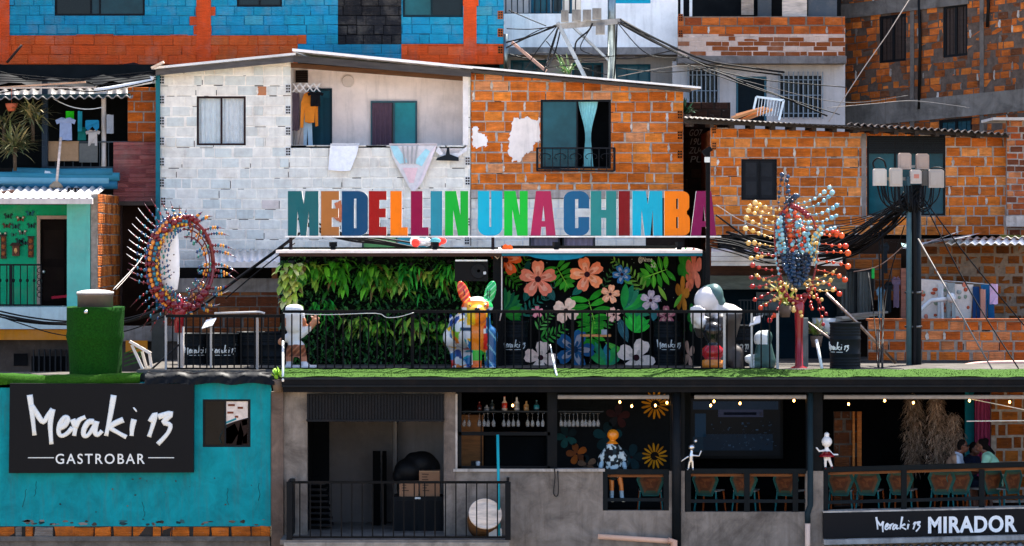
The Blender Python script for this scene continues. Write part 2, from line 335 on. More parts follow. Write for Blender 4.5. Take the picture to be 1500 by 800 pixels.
def window(parent, a, b, t, d, Y, fcol='20232a', gcol='142428', split=(.5,), fw=3, inset=.06, name='window', pane=True, gcols=None, fmat='paint', rails=()):
    x0, x1, z0, z1 = RC(a, b, t, d, Y); w = fw / sc(Y); f = MB(fmat, col=fcol); y0, y1 = Y + inset - .03, Y + inset + .03
    f.box(x0, x1, y0, y1, z0, z0 + w); f.box(x0, x1, y0, y1, z1 - w, z1); f.box(x0, x0 + w, y0, y1, z0 + w, z1 - w); f.box(x1 - w, x1, y0, y1, z0 + w, z1 - w)
    for s_ in split: xm = x0 + (x1 - x0) * s_; f.box(xm - w * .4, xm + w * .4, y0 + .004, y1 - .004, z0 + w, z1 - w)
    for s_ in rails: zm = z0 + (z1 - z0) * s_; f.box(x0 + w, x1 - w, y0 + .008, y1 - .008, zm - w * .4, zm + w * .4)
    fo = part(f, name, parent)
    if pane:
        edges = [x0 + w * .9] + [x0 + (x1 - x0) * s_ for s_ in split] + [x1 - w * .9]
        for k in range(len(edges) - 1):
            g = MB('glass', col=(gcols[k] if gcols else gcol)); yy = Y + inset + .012 * (k % 2); g.box(edges[k], edges[k + 1], yy, yy + .008, z0 + w * .9, z1 - w * .9); part(g, 'pane', fo)
    return fo
def curtain(parent, a, b, t, d, Y, col, waves=6, amp=.035, name='curtain', taper=None):
    x0, x1, z0, z1 = RC(a, b, t, d, Y); m_ = MB('cloth', col=col); n = waves * 8; rows = 10; ids = []
    for r in range(rows + 1):
        v = r / rows; row = []; k = taper(v) if taper else 1
        for i in range(n + 1):
            s_ = i / n; xx = (x0 + x1) / 2 + (s_ - .5) * (x1 - x0) * k; row.append(m_.pt((xx, Y + amp * math.sin(s_ * waves * 2 * math.pi + .4 * math.sin(v * 3)) * (.5 + .5 * v), z1 + (z0 - z1) * v)))
        ids.append(row)
    for r in range(rows):
        for i in range(n): m_.face([ids[r][i], ids[r + 1][i], ids[r + 1][i + 1], ids[r][i + 1]], sm=True)
    return part(m_, name, parent)
def corrugated(mb, p0, p1, q0, q1, n, amp, col=None, m=None, th=.012):    # p0->p1 eave, q0->q1 ridge; waves run up the slope
    p0, p1, q0, q1 = map(Vector, (p0, p1, q0, q1)); nrm = (p1 - p0).cross(q0 - p0).normalized()
    if nrm.z < 0: nrm = -nrm
    T_, B_ = [], []
    for i in range(n * 6 + 1):
        s_ = i / (n * 6); o = nrm * amp * math.sin(s_ * n * 2 * math.pi)
        a, b = p0.lerp(p1, s_) + o, q0.lerp(q1, s_) + o
        T_.append((mb.pt(a), mb.pt(b))); B_.append((mb.pt(a - nrm * th), mb.pt(b - nrm * th)))
    for i in range(n * 6):
        mb.face([T_[i][0], T_[i + 1][0], T_[i + 1][1], T_[i][1]], col, m, True); mb.face([B_[i][0], B_[i][1], B_[i + 1][1], B_[i + 1][0]], col, m, True)
        mb.face([T_[i][0], B_[i][0], B_[i + 1][0], T_[i + 1][0]], col, m); mb.face([T_[i][1], T_[i + 1][1], B_[i + 1][1], B_[i][1]], col, m)
    return mb
def leaf(mb, p, d, L, w, droop, col, fold=.25):
    p = Vector(p); d = Vector(d).normalized(); side = d.cross(Vector((0, 0, 1)));
    side = side.normalized() if side.length > 1e-3 else Vector((1, 0, 0)); pts = []; q = p.copy(); dd = d.copy(); n = 4
    prof = (0.12, .8, 1.0, .65, 0.0); mid, lf, rt = [], [], []
    for k in range(n + 1):
        nrm = side.cross(dd).normalized(); mid.append(mb.pt(q - nrm * fold * w * .5 * (prof[k])))
        lf.append(mb.pt(q - side * w / 2 * prof[k])) ; rt.append(mb.pt(q + side * w / 2 * prof[k]))
        q = q + dd * (L / n); dd = (dd + Vector((0, 0, -droop / n))).normalized()
    c2 = dim(col, .8)
    for k in range(n):
        mb.face([lf[k], mid[k], mid[k + 1], lf[k + 1]], col, None, True); mb.face([mid[k], rt[k], rt[k + 1], mid[k + 1]], c2, None, True)
# ================================================================== the setting
g = MB('ground', col='8f7d66'); g.quad((-700, -700, 0), (700, -700, 0), (700, 40, 0), (-700, 40, 0)); solo(g, 'ground', None, None, kind='structure')
g = MB('hill', col='5d6a3a'); N_ = 40; ids = []
for j in range(21):
    row = []
    for i in range(N_ + 1):
        x = -160 + 320 * i / N_; y = 20 + 80 * (j / 20) ** 1.3; row.append(g.pt((x, y, 9 + 40 * (j / 20) + 1.5 * math.sin(x * .17 + j) + 1.2 * math.sin(x * .05) + u(-.4, .4))))
    ids.append(row)
g.v += []; 
for j in range(20):
    for i in range(N_): g.face([ids[j][i], ids[j][i + 1], ids[j + 1][i + 1], ids[j + 1][i]], sm=True)
b0 = [g.pt((-160 + 320 * i / N_, 19.5, -1)) for i in range(N_ + 1)]
for i in range(N_): g.face([b0[i], b0[i + 1], ids[0][i + 1], ids[0][i]])
solo(g, 'hillside', None, None, kind='structure')
# ================================================================== far row: blue house, white flats, plastered house, brick tower
Y = 13.0
blue_house = T('brick_house', 'bright blue painted brick house with orange bands high at the top left', 'house', P(360, 130, Y))
ORA, BLU, BLK = c('d8501a'), c('1486ac'), c('15161a')
def blue_col(x, z, rg):
    p = 750 + x * sc(Y); q = H - (z + .1 - ZC) * sc(Y)
    if -10 < p < 13 or 680 < p < 697: cl = ORA
    elif 290 < p < 308: cl = c('cf4a1a')
    elif 495 < p < 588: cl = c('1c7c9a')
    elif p < 436 and q > 52: cl = mixc(ORA, c('b05a28'), rg.random() * .5 + (.3 if p > 310 else 0))
    elif p > 588 and q > 64: cl = ORA
    else: cl = mixc(BLU, c('1591a5'), rg.random() * .6)
    if rg.random() < .03: cl = c('3a90a4')
    return dim(cl, rg.uniform(.88, 1.08))
w_ = MB('pbrick', 'mortar'); hs = [RC(80, 212, -60, 23, Y), RC(347, 413, -60, 10, Y), RC(590, 678, -60, 25, Y)]
x0, x1, z0, z1 = RC(-160, 738, -70, 92, Y)
bk_ = RC(495, 588, -70, 65, Y)
ob_ = [RC(-160, 436, 52, 94, Y), RC(588, 738, 64.5, 94, Y)]
for k_, q_o in enumerate(ob_): brick_wall(w_, *q_o, Y, pal('d8501a', 'cc4a18', 'd0582a') if k_ else (lambda x, z, rg: dim(mixc(ORA, c('b05a28'), rg.random() * .4 + (.35 if 750 + x * sc(Y) > 310 else 0)), rg.uniform(.9, 1.06))), mcol='b8481c', seed=17 + k_, bw=.44, jit=.004, mo=.014, depth=.008, gap=.2)
brick_wall(w_, x0, x1, z0, z1, Y, blue_col, holes=hs + [bk_] + ob_, mcol='18708c', seed=3, bw=.44, jit=.004, mo=.014, gap=.25, depth=.009)
brick_wall(w_, *bk_, Y - .003, pal('121317', '17181c', '1b1c20'), mcol='0c0d10', seed=4, bw=.42, jit=.004, mo=.014)
for a in ((288, 309), (679, 698), (-12, 14)):                          # painted columns stand a little proud
    xa, xb, _, _ = RC(a[0], a[1], 0, 90, Y); w_.box(xa, xb, Y - .022, Y - .001, z0 + .03, z1, c('cf4a1a'), 0)
for q in (22, 48, 73): hollow(w_, 733, q, Y, 'a8521e', 8, 12)
part(w_, 'wall', blue_house)
m_ = MB('dark', col='14181c'); m_.box(x0 + .1, x1 - .1, Y + .5, Y + 5, z0, z1 - .1); part(m_, 'dark_core', blue_house)  # added solid block behind the windows; near-black colour stands for unlit rooms
m_ = MB('pbrick', col='1486ac'); m_.box(x1 - .16, x1 - .01, Y + .16, Y + 5.1, z0, z1); part(m_, 'side_wall', blue_house)
m_ = MB('zinc', col='8a8a88'); m_.box(x0 - .2, x1 + .3, Y - .5, Y + 5.4, z1 + .01, z1 + .12); part(m_, 'roof', blue_house)
window(blue_house, 80, 212, -60, 23, Y, '14181c', '10282e', (.4, .5), gcols=('0a1214', '10343c', '11383f'))
window(blue_house, 347, 413, -60, 10, Y, '14181c', '0e2024', (.5,))
window(blue_house, 590, 678, -60, 25, Y, '10262c', '0e3a40', (.48,), gcols=('12484c', '0b1518'))
m_ = MB('steel', col='6f7a7c'); m_.tube([P(741, 108, Y - .2), P(741, 50, Y - .2)], .055, 8); solo(m_, 'pipe', 'grey metal pipe at the right corner of the blue and orange house', 'pipe')

Y = 16.0
flats = T('apartment_house', 'white rendered house with barred balcony behind the upper power pole', 'house', P(860, 130, Y))
m_ = MB('plaster', col='f8f7f4'); x0, x1, z0, z1 = RC(736, 993, 22, 80, Y - .8); zt = py_z(-90, Y)
for q in rsub((x0, x1, z0, zt), [RC(736, 851, -100, 20, Y - .8), RC(893, 953, -100, 5, Y - .8)]): m_.box(q[0], q[1], Y - .8, Y - .62, q[2], q[3])
part(m_, 'parapet_wall', flats)
m_ = MB('plaster', col='b9b2ac'); x0, x1, z0, z1 = RC(736, 995, 83, 190, Y); wh = [RC(748, 801, 88, 150, Y), RC(838, 884, 92, 150, Y), RC(901, 953, 94, 150, Y)]
for q in rsub((x0, x1, z0 - 1, z1), wh): m_.box(q[0], q[1], Y, Y + .15, q[2], q[3])
part(m_, 'wall', flats)
m_ = MB('conc', col='8f8a86'); m_.box(px_x(734, Y - .85), px_x(995, Y - .85), Y - .85, Y + 3, py_z(83, Y) + .004, py_z(83, Y) + .17); part(m_, 'floor_slab', flats)
m_ = MB('dark', col='1c2224'); m_.box(px_x(740, Y) + .05, px_x(990, Y), Y + .5, Y + 4, z0 - 1, zt); part(m_, 'dark_core', flats)  # solid dark block added behind the wall in place of shaded rooms
for (a, b, t, d, gc) in ((748, 801, 88, 150, '17464e'), (838, 884, 92, 150, '0f1c20'), (901, 953, 94, 150, '1a5a66')): window(flats, a, b, t, d, Y, '1c5664', gc, (.33, .66))
window(flats, 893, 953, -100, 5, Y - .8, '16a0bc', '2a2f30', (.5,), fw=5)
m_ = MB('plaster', col='d9d6d2'); x0, x1, z0, z1 = RC(736, 852, -100, 22, Y + .1); m_.box(x0, x1, Y + .1, Y + .2, z0, z1); part(m_, 'balcony_back_wall', flats)
window(flats, 778, 806, -100, 20, Y + .03, '1f5f78', '12505e', (), name='window'); window(flats, 808, 838, -100, 20, Y + .03, '1f4f68', '1c2a30', (.5,))
m_ = MB('paint', col='22282c')
for k in range(14): p_ = 741 + k * 8.5; m_.bar(P(p_, 20, Y - .75), P(p_, -30, Y - .75), .025)
m_.bar(P(738, 20, Y - .75), P(852, 20, Y - .75), .035); part(m_, 'balcony_rail', flats)

Y = 15.0
plas = T('plastered_house', 'grey white plastered house with brick parapet and barred windows', 'house', P(1100, 180, Y))
m_ = MB('plaster', 'conc', col='c6c1bd'); x0, x1, z0, z1 = RC(985, 1238, 90, 200, Y); hh = [RC(1010, 1051, 104, 166, Y), RC(1078, 1123, 112, 178, Y), RC(1143, 1203, 111, 172, Y)]
for q in rsub((x0, x1, z0 - 2, z1), hh): m_.box(q[0], q[1], Y, Y + .15, q[2], q[3])
part(m_, 'wall', plas)
w_ = MB('brick', 'mortar'); x0, x1, z0, z1 = RC(993, 1238, 24, 50, Y - .6)
brick_wall(w_, x0, x1, z0, z1, Y - .6, pal('b4571f', 'a34a1c', 'c0652c', '8c4220'), bw=.4, bh=.2, seed=8, mcol='7a6a5c', smear=.2); 
for q in (26, 49): hollow(w_, 997, q, Y - .6, 'a5562a', 7, 11)
part(w_, 'brick_parapet', plas)
w_ = MB('wbrick', 'conc'); x0, x1, z0, z1 = RC(993, 1238, 50, 82, Y - .6)
brick_wall(w_, x0, x1, z0, z1, Y - .6, lambda x, z, rg: dim(c('cfb5a4') if rg.random() < .75 - .3 * (x > px_x(1060, Y) and z < .5 * (z0 + z1)) else c('8a4a26'), rg.uniform(.85, 1.05)), bw=.36, bh=.11, mo=.012, seed=9, mcol='c9b3a4', depth=.006); part(w_, 'peeling_plaster', plas)
m_ = MB('conc', col='77726e'); x0, x1, z0, z1 = RC(993, 1240, 82, 93, Y - .64); m_.box(x0, x1, Y - .64, Y + 3, z0, z1); part(m_, 'floor_slab', plas)
m_ = MB('dark', col='15181a'); m_.box(px_x(995, Y), px_x(1235, Y), Y + .5, Y + 4, py_z(220, Y), py_z(-95, Y)); part(m_, 'dark_core', plas)  # added near-black block; its colour is the shade behind the openings
for a, b in ((1010, 1051), (1143, 1203)):
    fo = window(plas, a, b, 104 if a < 1100 else 111, 166 if a < 1100 else 172, Y, '2a2e30', '0c1214', (.5,)); gr = MB('paint', col='8c98a0'); t, d = (98, 168) if a < 1100 else (105, 174)
    n = 8 if a < 1100 else 10
    for k in range(n): q = a - 2 + (b - a + 4) * k / (n - 1); gr.bar(P(q, t, Y - .08), P(q, d, Y - .08), .028)
    for q in (t + 12, (t + d) / 2, d - 8): gr.bar(P(a - 3, q, Y - .06), P(b + 3, q, Y - .06), .02)
    part(gr, 'window_bars', fo)
x0, x1, z0, z1 = RC(1078, 1123, 112, 178, Y); m_ = MB('paint', col='101c22'); m_.box(x0 + .05, x1 - .05, Y + .08, Y + .12, z0, z1 - .05); do = part(m_, 'door', plas)
m_ = MB('paint', col='3f6a78'); m_.box(x0, x0 + .05, Y + .02, Y + .13, z0, z1); m_.box(x1 - .05, x1, Y + .02, Y + .13, z0, z1); m_.box(x0 + .05, x1 - .05, Y + .02, Y + .13, z1 - .05, z1); part(m_, 'door_frame', do)
# upper open storey: dark block for the unlit room, leaning boards
for (a, b, d, o_, mt, cl, lb) in ((1110, 1130, 24, .2, 'zinc', '3a4248', 'dark sheet board leaning left of the pale board above the brick parapet'), (1146, 1182, 32, -.3, 'wood', 'c8b8a8', 'pale board leaning above the brick parapet of the plastered house'), (1184, 1226, 32, -.2, 'zinc', '3a444c', 'dark grey sheet leaning right of the pale board above the parapet'), (1086, 1104, 22, .1, 'brick', 'a89888', 'stone pier in the dark storey above the brick parapet'), (997, 1001, 24, -.4, 'zinc', 'cfd4d6', 'thin white rod at the left end of the brick parapet'), (1010, 1014, 24, -.4, 'zinc', 'cfd4d6', 'second thin white rod at the left of the brick parapet')):
    m_ = MB(mt, col=cl); m_.pbox(a, b, -60, d, Y + o_, Y + o_ + .05); solo(m_, 'board', lb, 'board')
m_ = MB('card', 'steel', col='d79a5c')
for k in range(7): a = u(-.3, .3); p_ = P(1092 + k * 3.2, 168 - abs(3 - k) * -1.5 - u(0, 8), 9.4 + u(-.2, .2)); m_.bar(p_ - Vector((.3, 0, .1 + a * .3)), p_ + Vector((.3, 0, .12)), .07, .05, c('c98a52' if k % 2 else 'e0b080'), 0)
solo(m_, 'lumber_pile', 'small pile of sawn lumber lying on the tiled roof', 'lumber')
m_ = MB('steel', col='cdd3d6')
for p, q in (((1108, 142), (1148, 147)), ((1148, 147), (1141, 176)), ((1108, 142), (1104, 160))): m_.bar(P(*p, 9.2), P(*q, 9.2), .045)
for k in range(1, 9): m_.bar(P(1108 + k * 4.4, 142.5 + k * .5, 9.2), P(1105 + k * 4.2, 170, 9.2), .012)
solo(m_, 'wire_rack', 'white metal wire rack leaning beside the lumber on the tiled roof', 'rack')

# brick tower, turned so that its right end comes nearer
A = Vector((px_x(1226, 16.5), 16.5, 0)); B = Vector((px_x(1640, 11.5), 11.5, 0)); Lw = (B - A).length; dw = (B - A).normalized(); nw = Vector((-dw.y, dw.x, 0))
def tu(px, py):
    k = px - 750; t = (k * (D + A.y) - A.x * S0 * D) / ((B.x - A.x) * S0 * D - k * (B.y - A.y)); yy = A.y + t * (B.y - A.y); uu = t * Lw
    return uu, py_z(py, yy) - SH * uu
SH = .055
MT = Matrix(((dw.x, nw.x, 0, A.x), (dw.y, nw.y, 0, A.y), (SH, 0, 1, 0), (0, 0, 0, 1)))
tower = T('brick_tower_house', 'tall unfinished brick house with concrete columns at the top right', 'house', P(1400, 200, 13.5))
def tr(a, b, t, d): u0, za = tu(a, (t + d) / 2); u1, zb = tu(b, (t + d) / 2); um = tu((a + b) / 2, t); ud = tu((a + b) / 2, d); return u0, u1, ud[1], um[1]
w_ = MB('brick', 'mortar', Mx=MT); th = [tr(1288, 1327, 22, 91), tr(1381, 1417, 7, 83), tr(1375, 1424, 174, 200)]
zb0, zt0 = tu(1380, 240)[1], tu(1380, -90)[1]
brick_wall(w_, 0, Lw, zb0, zt0, 0, pal('c0642a', 'b05a22', 'cc702e', '964e22', '744428', k=.18), smear=.15, bw=.29, bh=.165, mo=.016, holes=th, mcol='5e5046', seed=21, depth=.004, jit=.012, hb=.25); part(w_, 'wall', tower)
m_ = MB('conc', col='6c645c', Mx=MT)
for a, b, t, d in ((1334, 1338, -60, 160), (1436, 1440, -60, 140)):
    q = tr(a, b, t, d); m_.box(q[0], q[1] + .03, -.03, .02, zb0, zt0)
part(m_, 'column', tower)
m_ = MB('conc', col='7c756c', Mx=MT); q = tr(1300, 1400, 145, 178); m_.box(0, Lw, -.05, .01, q[2] + .02, q[3]); part(m_, 'floor_beam', tower)
m_ = MB('conc', col='6c6761', Mx=MT); q = tr(1240, 1330, 4, 22); m_.box(-.02, tu(1420, 10)[0], -.06, .012, q[2], q[3] + .05); part(m_, 'roof_beam', tower)
for k, (a, b, t, d) in enumerate(((1288, 1327, 22, 91), (1381, 1417, 7, 83), (1375, 1424, 174, 200))):
    q = th[k]; f = MB('paint', 'wood', Mx=MT, col='17181a'); w = .06
    f.box(q[0], q[1], .03, .1, q[2], q[2] + w); f.box(q[0], q[1], .03, .1, q[3] - w, q[3]); f.box(q[0], q[0] + w, .03, .1, q[2] + w, q[3] - w); f.box(q[1] - w, q[1], .03, .1, q[2] + w, q[3] - w)
    xm = (q[0] + q[1]) / 2; f.box(xm - .03, xm + .03, .034, .1, q[2] + w, q[3] - w); fo = part(f, 'window', tower)
    s_ = MB('wood', Mx=MT, col='33261f' if k < 2 else '14414a')
    n = 6
    for j in range(n): a0 = q[0] + w + (q[1] - q[0] - 2 * w) * j / n; s_.box(a0 + .008, a0 + (q[1] - q[0] - 2 * w) / n - .008, .06 + .01 * (j % 2), .08, q[2] + w, q[3] - w)
    part(s_, 'shutter', fo)
m_ = MB('dark', col='141414', Mx=MT); m_.box(.1, Lw - .1, .5, 4, zb0, zt0); part(m_, 'dark_core', tower)  # dark block added inside the tower; room shade is in its colour
m_ = MB('tarp', col='131313', Mx=MT)
for a, t, d in ((1347, -40, 160), (1447, -30, 40)):
    q = tu(a, t); q2 = tu(a + 1, d); m_ = MB('tarp', col='131313', Mx=MT); m_.tube([(q[0], -.05, q[1]), (q[0] + .05, -.05, (q[1] + q2[1]) / 2), (q2[0], -.05, q2[1])], .035, 6); solo(m_, 'cable', 'black cable hanging down the tall brick house front ' + ('between its two windows' if a < 1400 else 'right of its windows'), 'cable')

# ================================================================== middle row
Y = 8.0
def roofz(p):                                                        # roof underside in px at px p
    return 103 - (p - 225) * (26 / 205.0) if p < 430 else 80 + (p - 430) * (48 / 590.0)
ztopw = lambda x: py_z(roofz(750 + x * sc(Y)) + 6, Y)
house = T('whitewashed_house', 'whitewashed brick house with a recessed balcony behind the big colour letters', 'house', P(460, 370, Y))
w_ = MB('wbrick', 'wbrick'); x0, x1, z0, z1 = RC(232, 689, 70, 500, Y)
wholes = [RC(288, 360, 141, 213, Y), RC(426, 683, 40, 213, Y), RC(530, 632, 343, 366, Y)]
def wcol(x, z, rg):
    p = 750 + x * sc(Y); r = rg.random()
    if r < .006: return c('b87850')
    if r < .014: return c('dccec4')
    return dim(mixc(c('ece5d6'), c('d0d5cd'), rg.random() ** 1.2 * (1 if p < 430 else .5)), rg.uniform(.95, 1.04))
brick_wall(w_, x0, x1, z0, z1, Y, wcol, holes=wholes, ztop=ztopw, mcol='f4eddf', seed=5, bw=.42, depth=.012, gap=.28, mo=.028, smear=.15)
for p_, q in ((237, 117), (237, 146), (237, 177), (237, 207), (237, 237), (237, 268), (239, 295), (422, 130), (422, 161), (422, 192), (422, 222), (685, 236), (685, 265), (685, 325), (684, 352)): hollow(w_, p_, q, Y - .006, 'd8d8d4', 8, 13)
part(w_, 'wall', house)
# recessed balcony
YB = Y + 1.25; bx0, bx1, bz0, bz1 = RC(426, 683, 92, 213, Y)
m_ = MB('plaster', col='f4e6de'); m_.prism([[(px_x(a, YB), py_z(b, YB)) for a, b in ((420, 240), (690, 240), (690, roofz(690) + 16), (432, roofz(432) + 14), (420, roofz(420) + 14))]], YB, YB + .12); part(m_, 'balcony_back_wall', house)
m_ = MB('plaster', col='ddd6d0'); m_.box(bx0 - .15, bx0 - .01, Y + .16, YB - .01, bz0 - .2, bz1 + .05); part(m_, 'balcony_side_wall', house)
m_ = MB('plaster', col='ddd6d0'); m_.box(bx1 + .01, bx1 + .15, Y + .16, YB - .01, bz0 - .2, bz1 - .25); part(m_, 'balcony_side_wall', house)
m_ = MB('conc', col='9a958f'); m_.box(bx0 - .2, bx1 + .2, Y + .16, YB, bz0 - .62, bz0 - .5); part(m_, 'balcony_floor', house)
m_ = MB('wbrick', col='dedbd6'); m_.box(bx0, bx1, Y + .012, Y + .15, bz0 - .06, bz0 + .004); part(m_, 'balcony_sill', house)
m_ = MB('paint', col='e6e0da'); m_.pbox(678, 686, 110, 213, Y - .02, Y + .14); part(m_, 'balcony_post', house)
fo = window(house, 543, 611, 148, 215, YB - .05, '3a5a64', '0f8088', (.5,), gcols=('171418', '128a92'), fw=2.5, inset=.0)
curtain(house, 545, 574, 151, 215, YB - .09, '5d4a58', 4, .03)
x0, x1, z0, z1 = RC(453, 483, 133, 225, YB - .03); m_ = MB('paint', col='1d4a58'); m_.box(x0, x1, YB - .03, YB - .003, z0, z1); 
for k in range(2): m_.box(x0 + .08 + .22 * k, x0 + .24 + .22 * k, YB - .04, YB - .0301, z0 + .2, z1 - .15, c('173e4c'))
do = part(m_, 'door', house); m_ = MB('paint', col='142c36'); m_.box(x1 + .002, x1 + .05, YB - .045, YB - .003, z0, z1 + .05); m_.box(x0 - .05, x0 - .002, YB - .045, YB - .003, z0, z1 + .05); m_.box(x0 - .002, x1 + .002, YB - .045, YB - .003, z1 + .002, z1 + .05); part(m_, 'door_frame', do)
m_ = MB('dark', col='1a1614'); m_.pbox(433, 451, 103, 121, YB - .04, YB - .002)
for k in range(5): m_.pbox(433, 451, 105 + k * 3.2, 106.4 + k * 3.2, YB - .06, YB - .0401, c('3c302a'))
part(m_, 'vent_grille', house)
m_ = MB('plaster', col='dccfc6'); o_ = P(510, 119, YB - .02); m_.lathe(o_, [(.13, 0), (.13, .02), (.1, .03), (.1, .02)], axis=(0, -1, 0)); part(m_, 'round_vent', house)  # round vent on the balcony back wall
# roof sheets and beams over the two middle houses
def slope_beam(mb, p0, q0, p1, q1, Ya, Yb, t, col):                   # sheet of thickness t(m) whose top front edge runs between two pixels
    a, b = P(p0, q0, Ya), P(p1, q1, Ya); i = [mb.pt(v) for v in (a, b, b - Vector((0, 0, t)), a - Vector((0, 0, t)), a + Vector((0, Yb - Ya, .03 * (Yb - Ya))), b + Vector((0, Yb - Ya, .03 * (Yb - Ya))), b + Vector((0, Yb - Ya, .03 * (Yb - Ya) - t)), a + Vector((0, Yb - Ya, .03 * (Yb - Ya) - t)))]
    for q in ((3, 2, 1, 0), (0, 1, 5, 4), (4, 5, 6, 7), (7, 6, 2, 3), (0, 4, 7, 3), (1, 2, 6, 5)): mb.face([i[k] for k in q], c(col))
m_ = MB('zinc'); slope_beam(m_, 222, 98, 433, 77, Y - .45, Y + 4, .05, 'd8d5ce'); slope_beam(m_, 428, 71, 692, 97, Y - .5, Y + 4, .055, 'f4efe8'); part(m_, 'roof', house)
m_ = MB('wood', col='4a4440'); slope_beam(m_, 228, 102, 430, 82, Y - .38, Y - .2, .12, '4d4a48'); slope_beam(m_, 430, 81, 690, 103, Y - .4, Y - .2, .14, '3f3b38'); slope_beam(m_, 426, 92, 686, 112, Y + .0, Y + .13, .1, '5a3a20')
for k in range(8): p_ = 450 + k * 32; slope_beam(m_, p_, roofz(p_) + 2, p_ + 5, roofz(p_ + 5) + 2, Y - .15, YB, .1, '4a3020')
part(m_, 'roof_beam', house)
m_ = MB('dark', col='171310'); a, b = px_x(236, Y), px_x(420, Y); m_.box(a, b, Y + .5, Y + 3.5, 2, py_z(112, Y)); m_.box(b, px_x(688, Y), YB + .3, Y + 3.6, 2, py_z(110, Y)); m_.box(b + .01, px_x(688, Y), Y + .5, YB + .3, 2, bz0 - .7); part(m_, 'dark_core', house)  # added dark blocks fill the house; colour stands for the unlit interior
fo = window(house, 288, 360, 141, 213, Y, '2a1c1c', '9fb4ac', (.5,), fw=3, gcols=None, pane=False)
gl = MB('clear'); x0, x1, z0, z1 = RC(290, 358, 143, 211, Y); gl.box(x0, x1, Y + .06, Y + .066, z0, z1); part(gl, 'pane', fo)
curtain(house, 291, 324, 142, 212, Y + .14, 'f2f6f0', 5, .025); curtain(house, 326, 358, 142, 212, Y + .15, 'f6f6f0', 5, .025)
fo = window(house, 530, 632, 343, 366, Y, '3a4a4c', '4a8c80', (.5,), gcols=('5f9a5c', '2f8c98'))
m_ = MB('teal', col='1e6a74'); m_.pbox(228, 234, 100, 460, Y - .1, Y + .3); part(m_, 'corner_strip', house)
m_ = MB('wbrick', col='d6d6d2'); m_.pbox(664, 690, 360, 500, Y - .02, Y - .001); part(m_, 'lower_pilaster', house)

ohouse = T('brick_house', 'orange brick house with a curtained window and patches of white plaster', 'house', P(845, 345, Y))
w_ = MB('brick', 'mortar'); x0, x1, z0, z1 = RC(690, 1001, 60, 283, Y); oh = [RC(792, 895, 146, 247, Y)]
brick_wall(w_, x0, x1, z0, z1, Y, pal('d8742a', 'e28434', 'cc6820', 'da7a34', 'dc9462', 'c4641f', k=.12), holes=oh, ztop=ztopw, mcol='a69a8e', seed=6, bw=.385, gap=.2, smear=.3)
for q in (168, 198, 226): hollow(w_, 996, q, Y - .006, 'b86428', 8, 13)
part(w_, 'wall', ohouse)
def blob(mb, pts, Yf, th, col, jag=1.9, m=None):                      # ragged flat patch from px outline
    o = []
    for k in range(len(pts)):
        a, b = pts[k], pts[(k + 1) % len(pts)]
        for j in range(6): t = j / 6; o.append((px_x(a[0] + (b[0] - a[0]) * t + u(-jag, jag), Yf), py_z(a[1] + (b[1] - a[1]) * t + u(-jag, jag), Yf)))
    mb.prism([o], Yf, Yf + th, c(col), m)
m_ = MB('plaster'); blob(m_, [(753, 172), (764, 174), (772, 170), (785, 178), (790, 172), (791, 205), (783, 208), (780, 222), (770, 225), (764, 236), (752, 237), (744, 222), (745, 205), (748, 190)], Y - .024, .022, 'ebe0d6'); blob(m_, [(692, 188), (698, 184), (702, 196), (715, 200), (714, 214), (700, 217), (691, 214)], Y - .024, .022, 'e9e2da'); part(m_, 'plaster_patch', ohouse)
m_ = MB('conc', col='a59c94'); m_.pbox(690, 1001, 278, 290, Y - .03, Y + .15); part(m_, 'concrete_beam', ohouse)
w_ = MB('wbrick', 'wbrick'); x0, x1, z0, z1 = RC(690, 946, 291, 500, Y); brick_wall(w_, x0, x1, z0, z1, Y + .02, wcol, mcol='cfd2d0', seed=15, holes=[RC(775, 872, 345, 372, Y)]); part(w_, 'lower_wall', ohouse)
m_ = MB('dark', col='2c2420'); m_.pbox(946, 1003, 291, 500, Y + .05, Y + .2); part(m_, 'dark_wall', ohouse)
window(ohouse, 775, 872, 345, 372, Y + .02, '2c3236', '6f6a70', (.45, .52), pane=False); curtain(ohouse, 778, 818, 347, 372, Y + .12, '75707c', 5); curtain(ohouse, 826, 870, 347, 372, Y + .12, '847a86', 5)
m_ = MB('dark', col='101618'); m_.box(px_x(694, Y), px_x(998, Y), Y + .9, Y + 4, 2, py_z(135, Y)); m_.box(px_x(694, Y), px_x(785, Y), Y + .3, Y + .9, 2, py_z(140, Y)); m_.box(px_x(900, Y), px_x(998, Y), Y + .3, Y + .9, 2, py_z(140, Y)); part(m_, 'dark_core', ohouse)  # dark filler blocks added around the window cavity for interior shade
m_ = MB('brick', col='9a4a1c'); m_.box(px_x(1001, Y) - .15, px_x(1001, Y) - .002, Y + .16, Y + 4, 2, py_z(130, Y)); part(m_, 'side_wall', ohouse)
m_ = MB('zinc'); slope_beam(m_, 692.5, 97, 1027, 127, Y - .5, Y + 4, .04, 'f0ece4'); part(m_, 'roof', ohouse)
m_ = MB('wood', col='3a3430'); slope_beam(m_, 690.5, 102, 1012, 131, Y - .42, Y - .16, .06, '3a3632'); part(m_, 'roof_beam', ohouse)
fo = window(ohouse, 792, 895, 146, 247, Y, '16191c', '17383e', (.52,), gcols=('21545c', '0a0e10'), fw=3, pane=False)
gl = MB('glass', col='1b4a52'); x0, x1, z0, z1 = RC(794, 846, 149, 245, Y); gl.box(x0, x1, Y + .06, Y + .068, z0, z1); part(gl, 'pane', fo)
def tp(v): return 1 - .72 * math.sin(min(v / .58, 1) * math.pi / 2) ** 1.5 if v < .58 else .28 + .25 * (v - .58) / .42
curtain(ohouse, 847, 876, 148, 244, Y + .16, '8fd0d4', 6, .03, taper=tp)
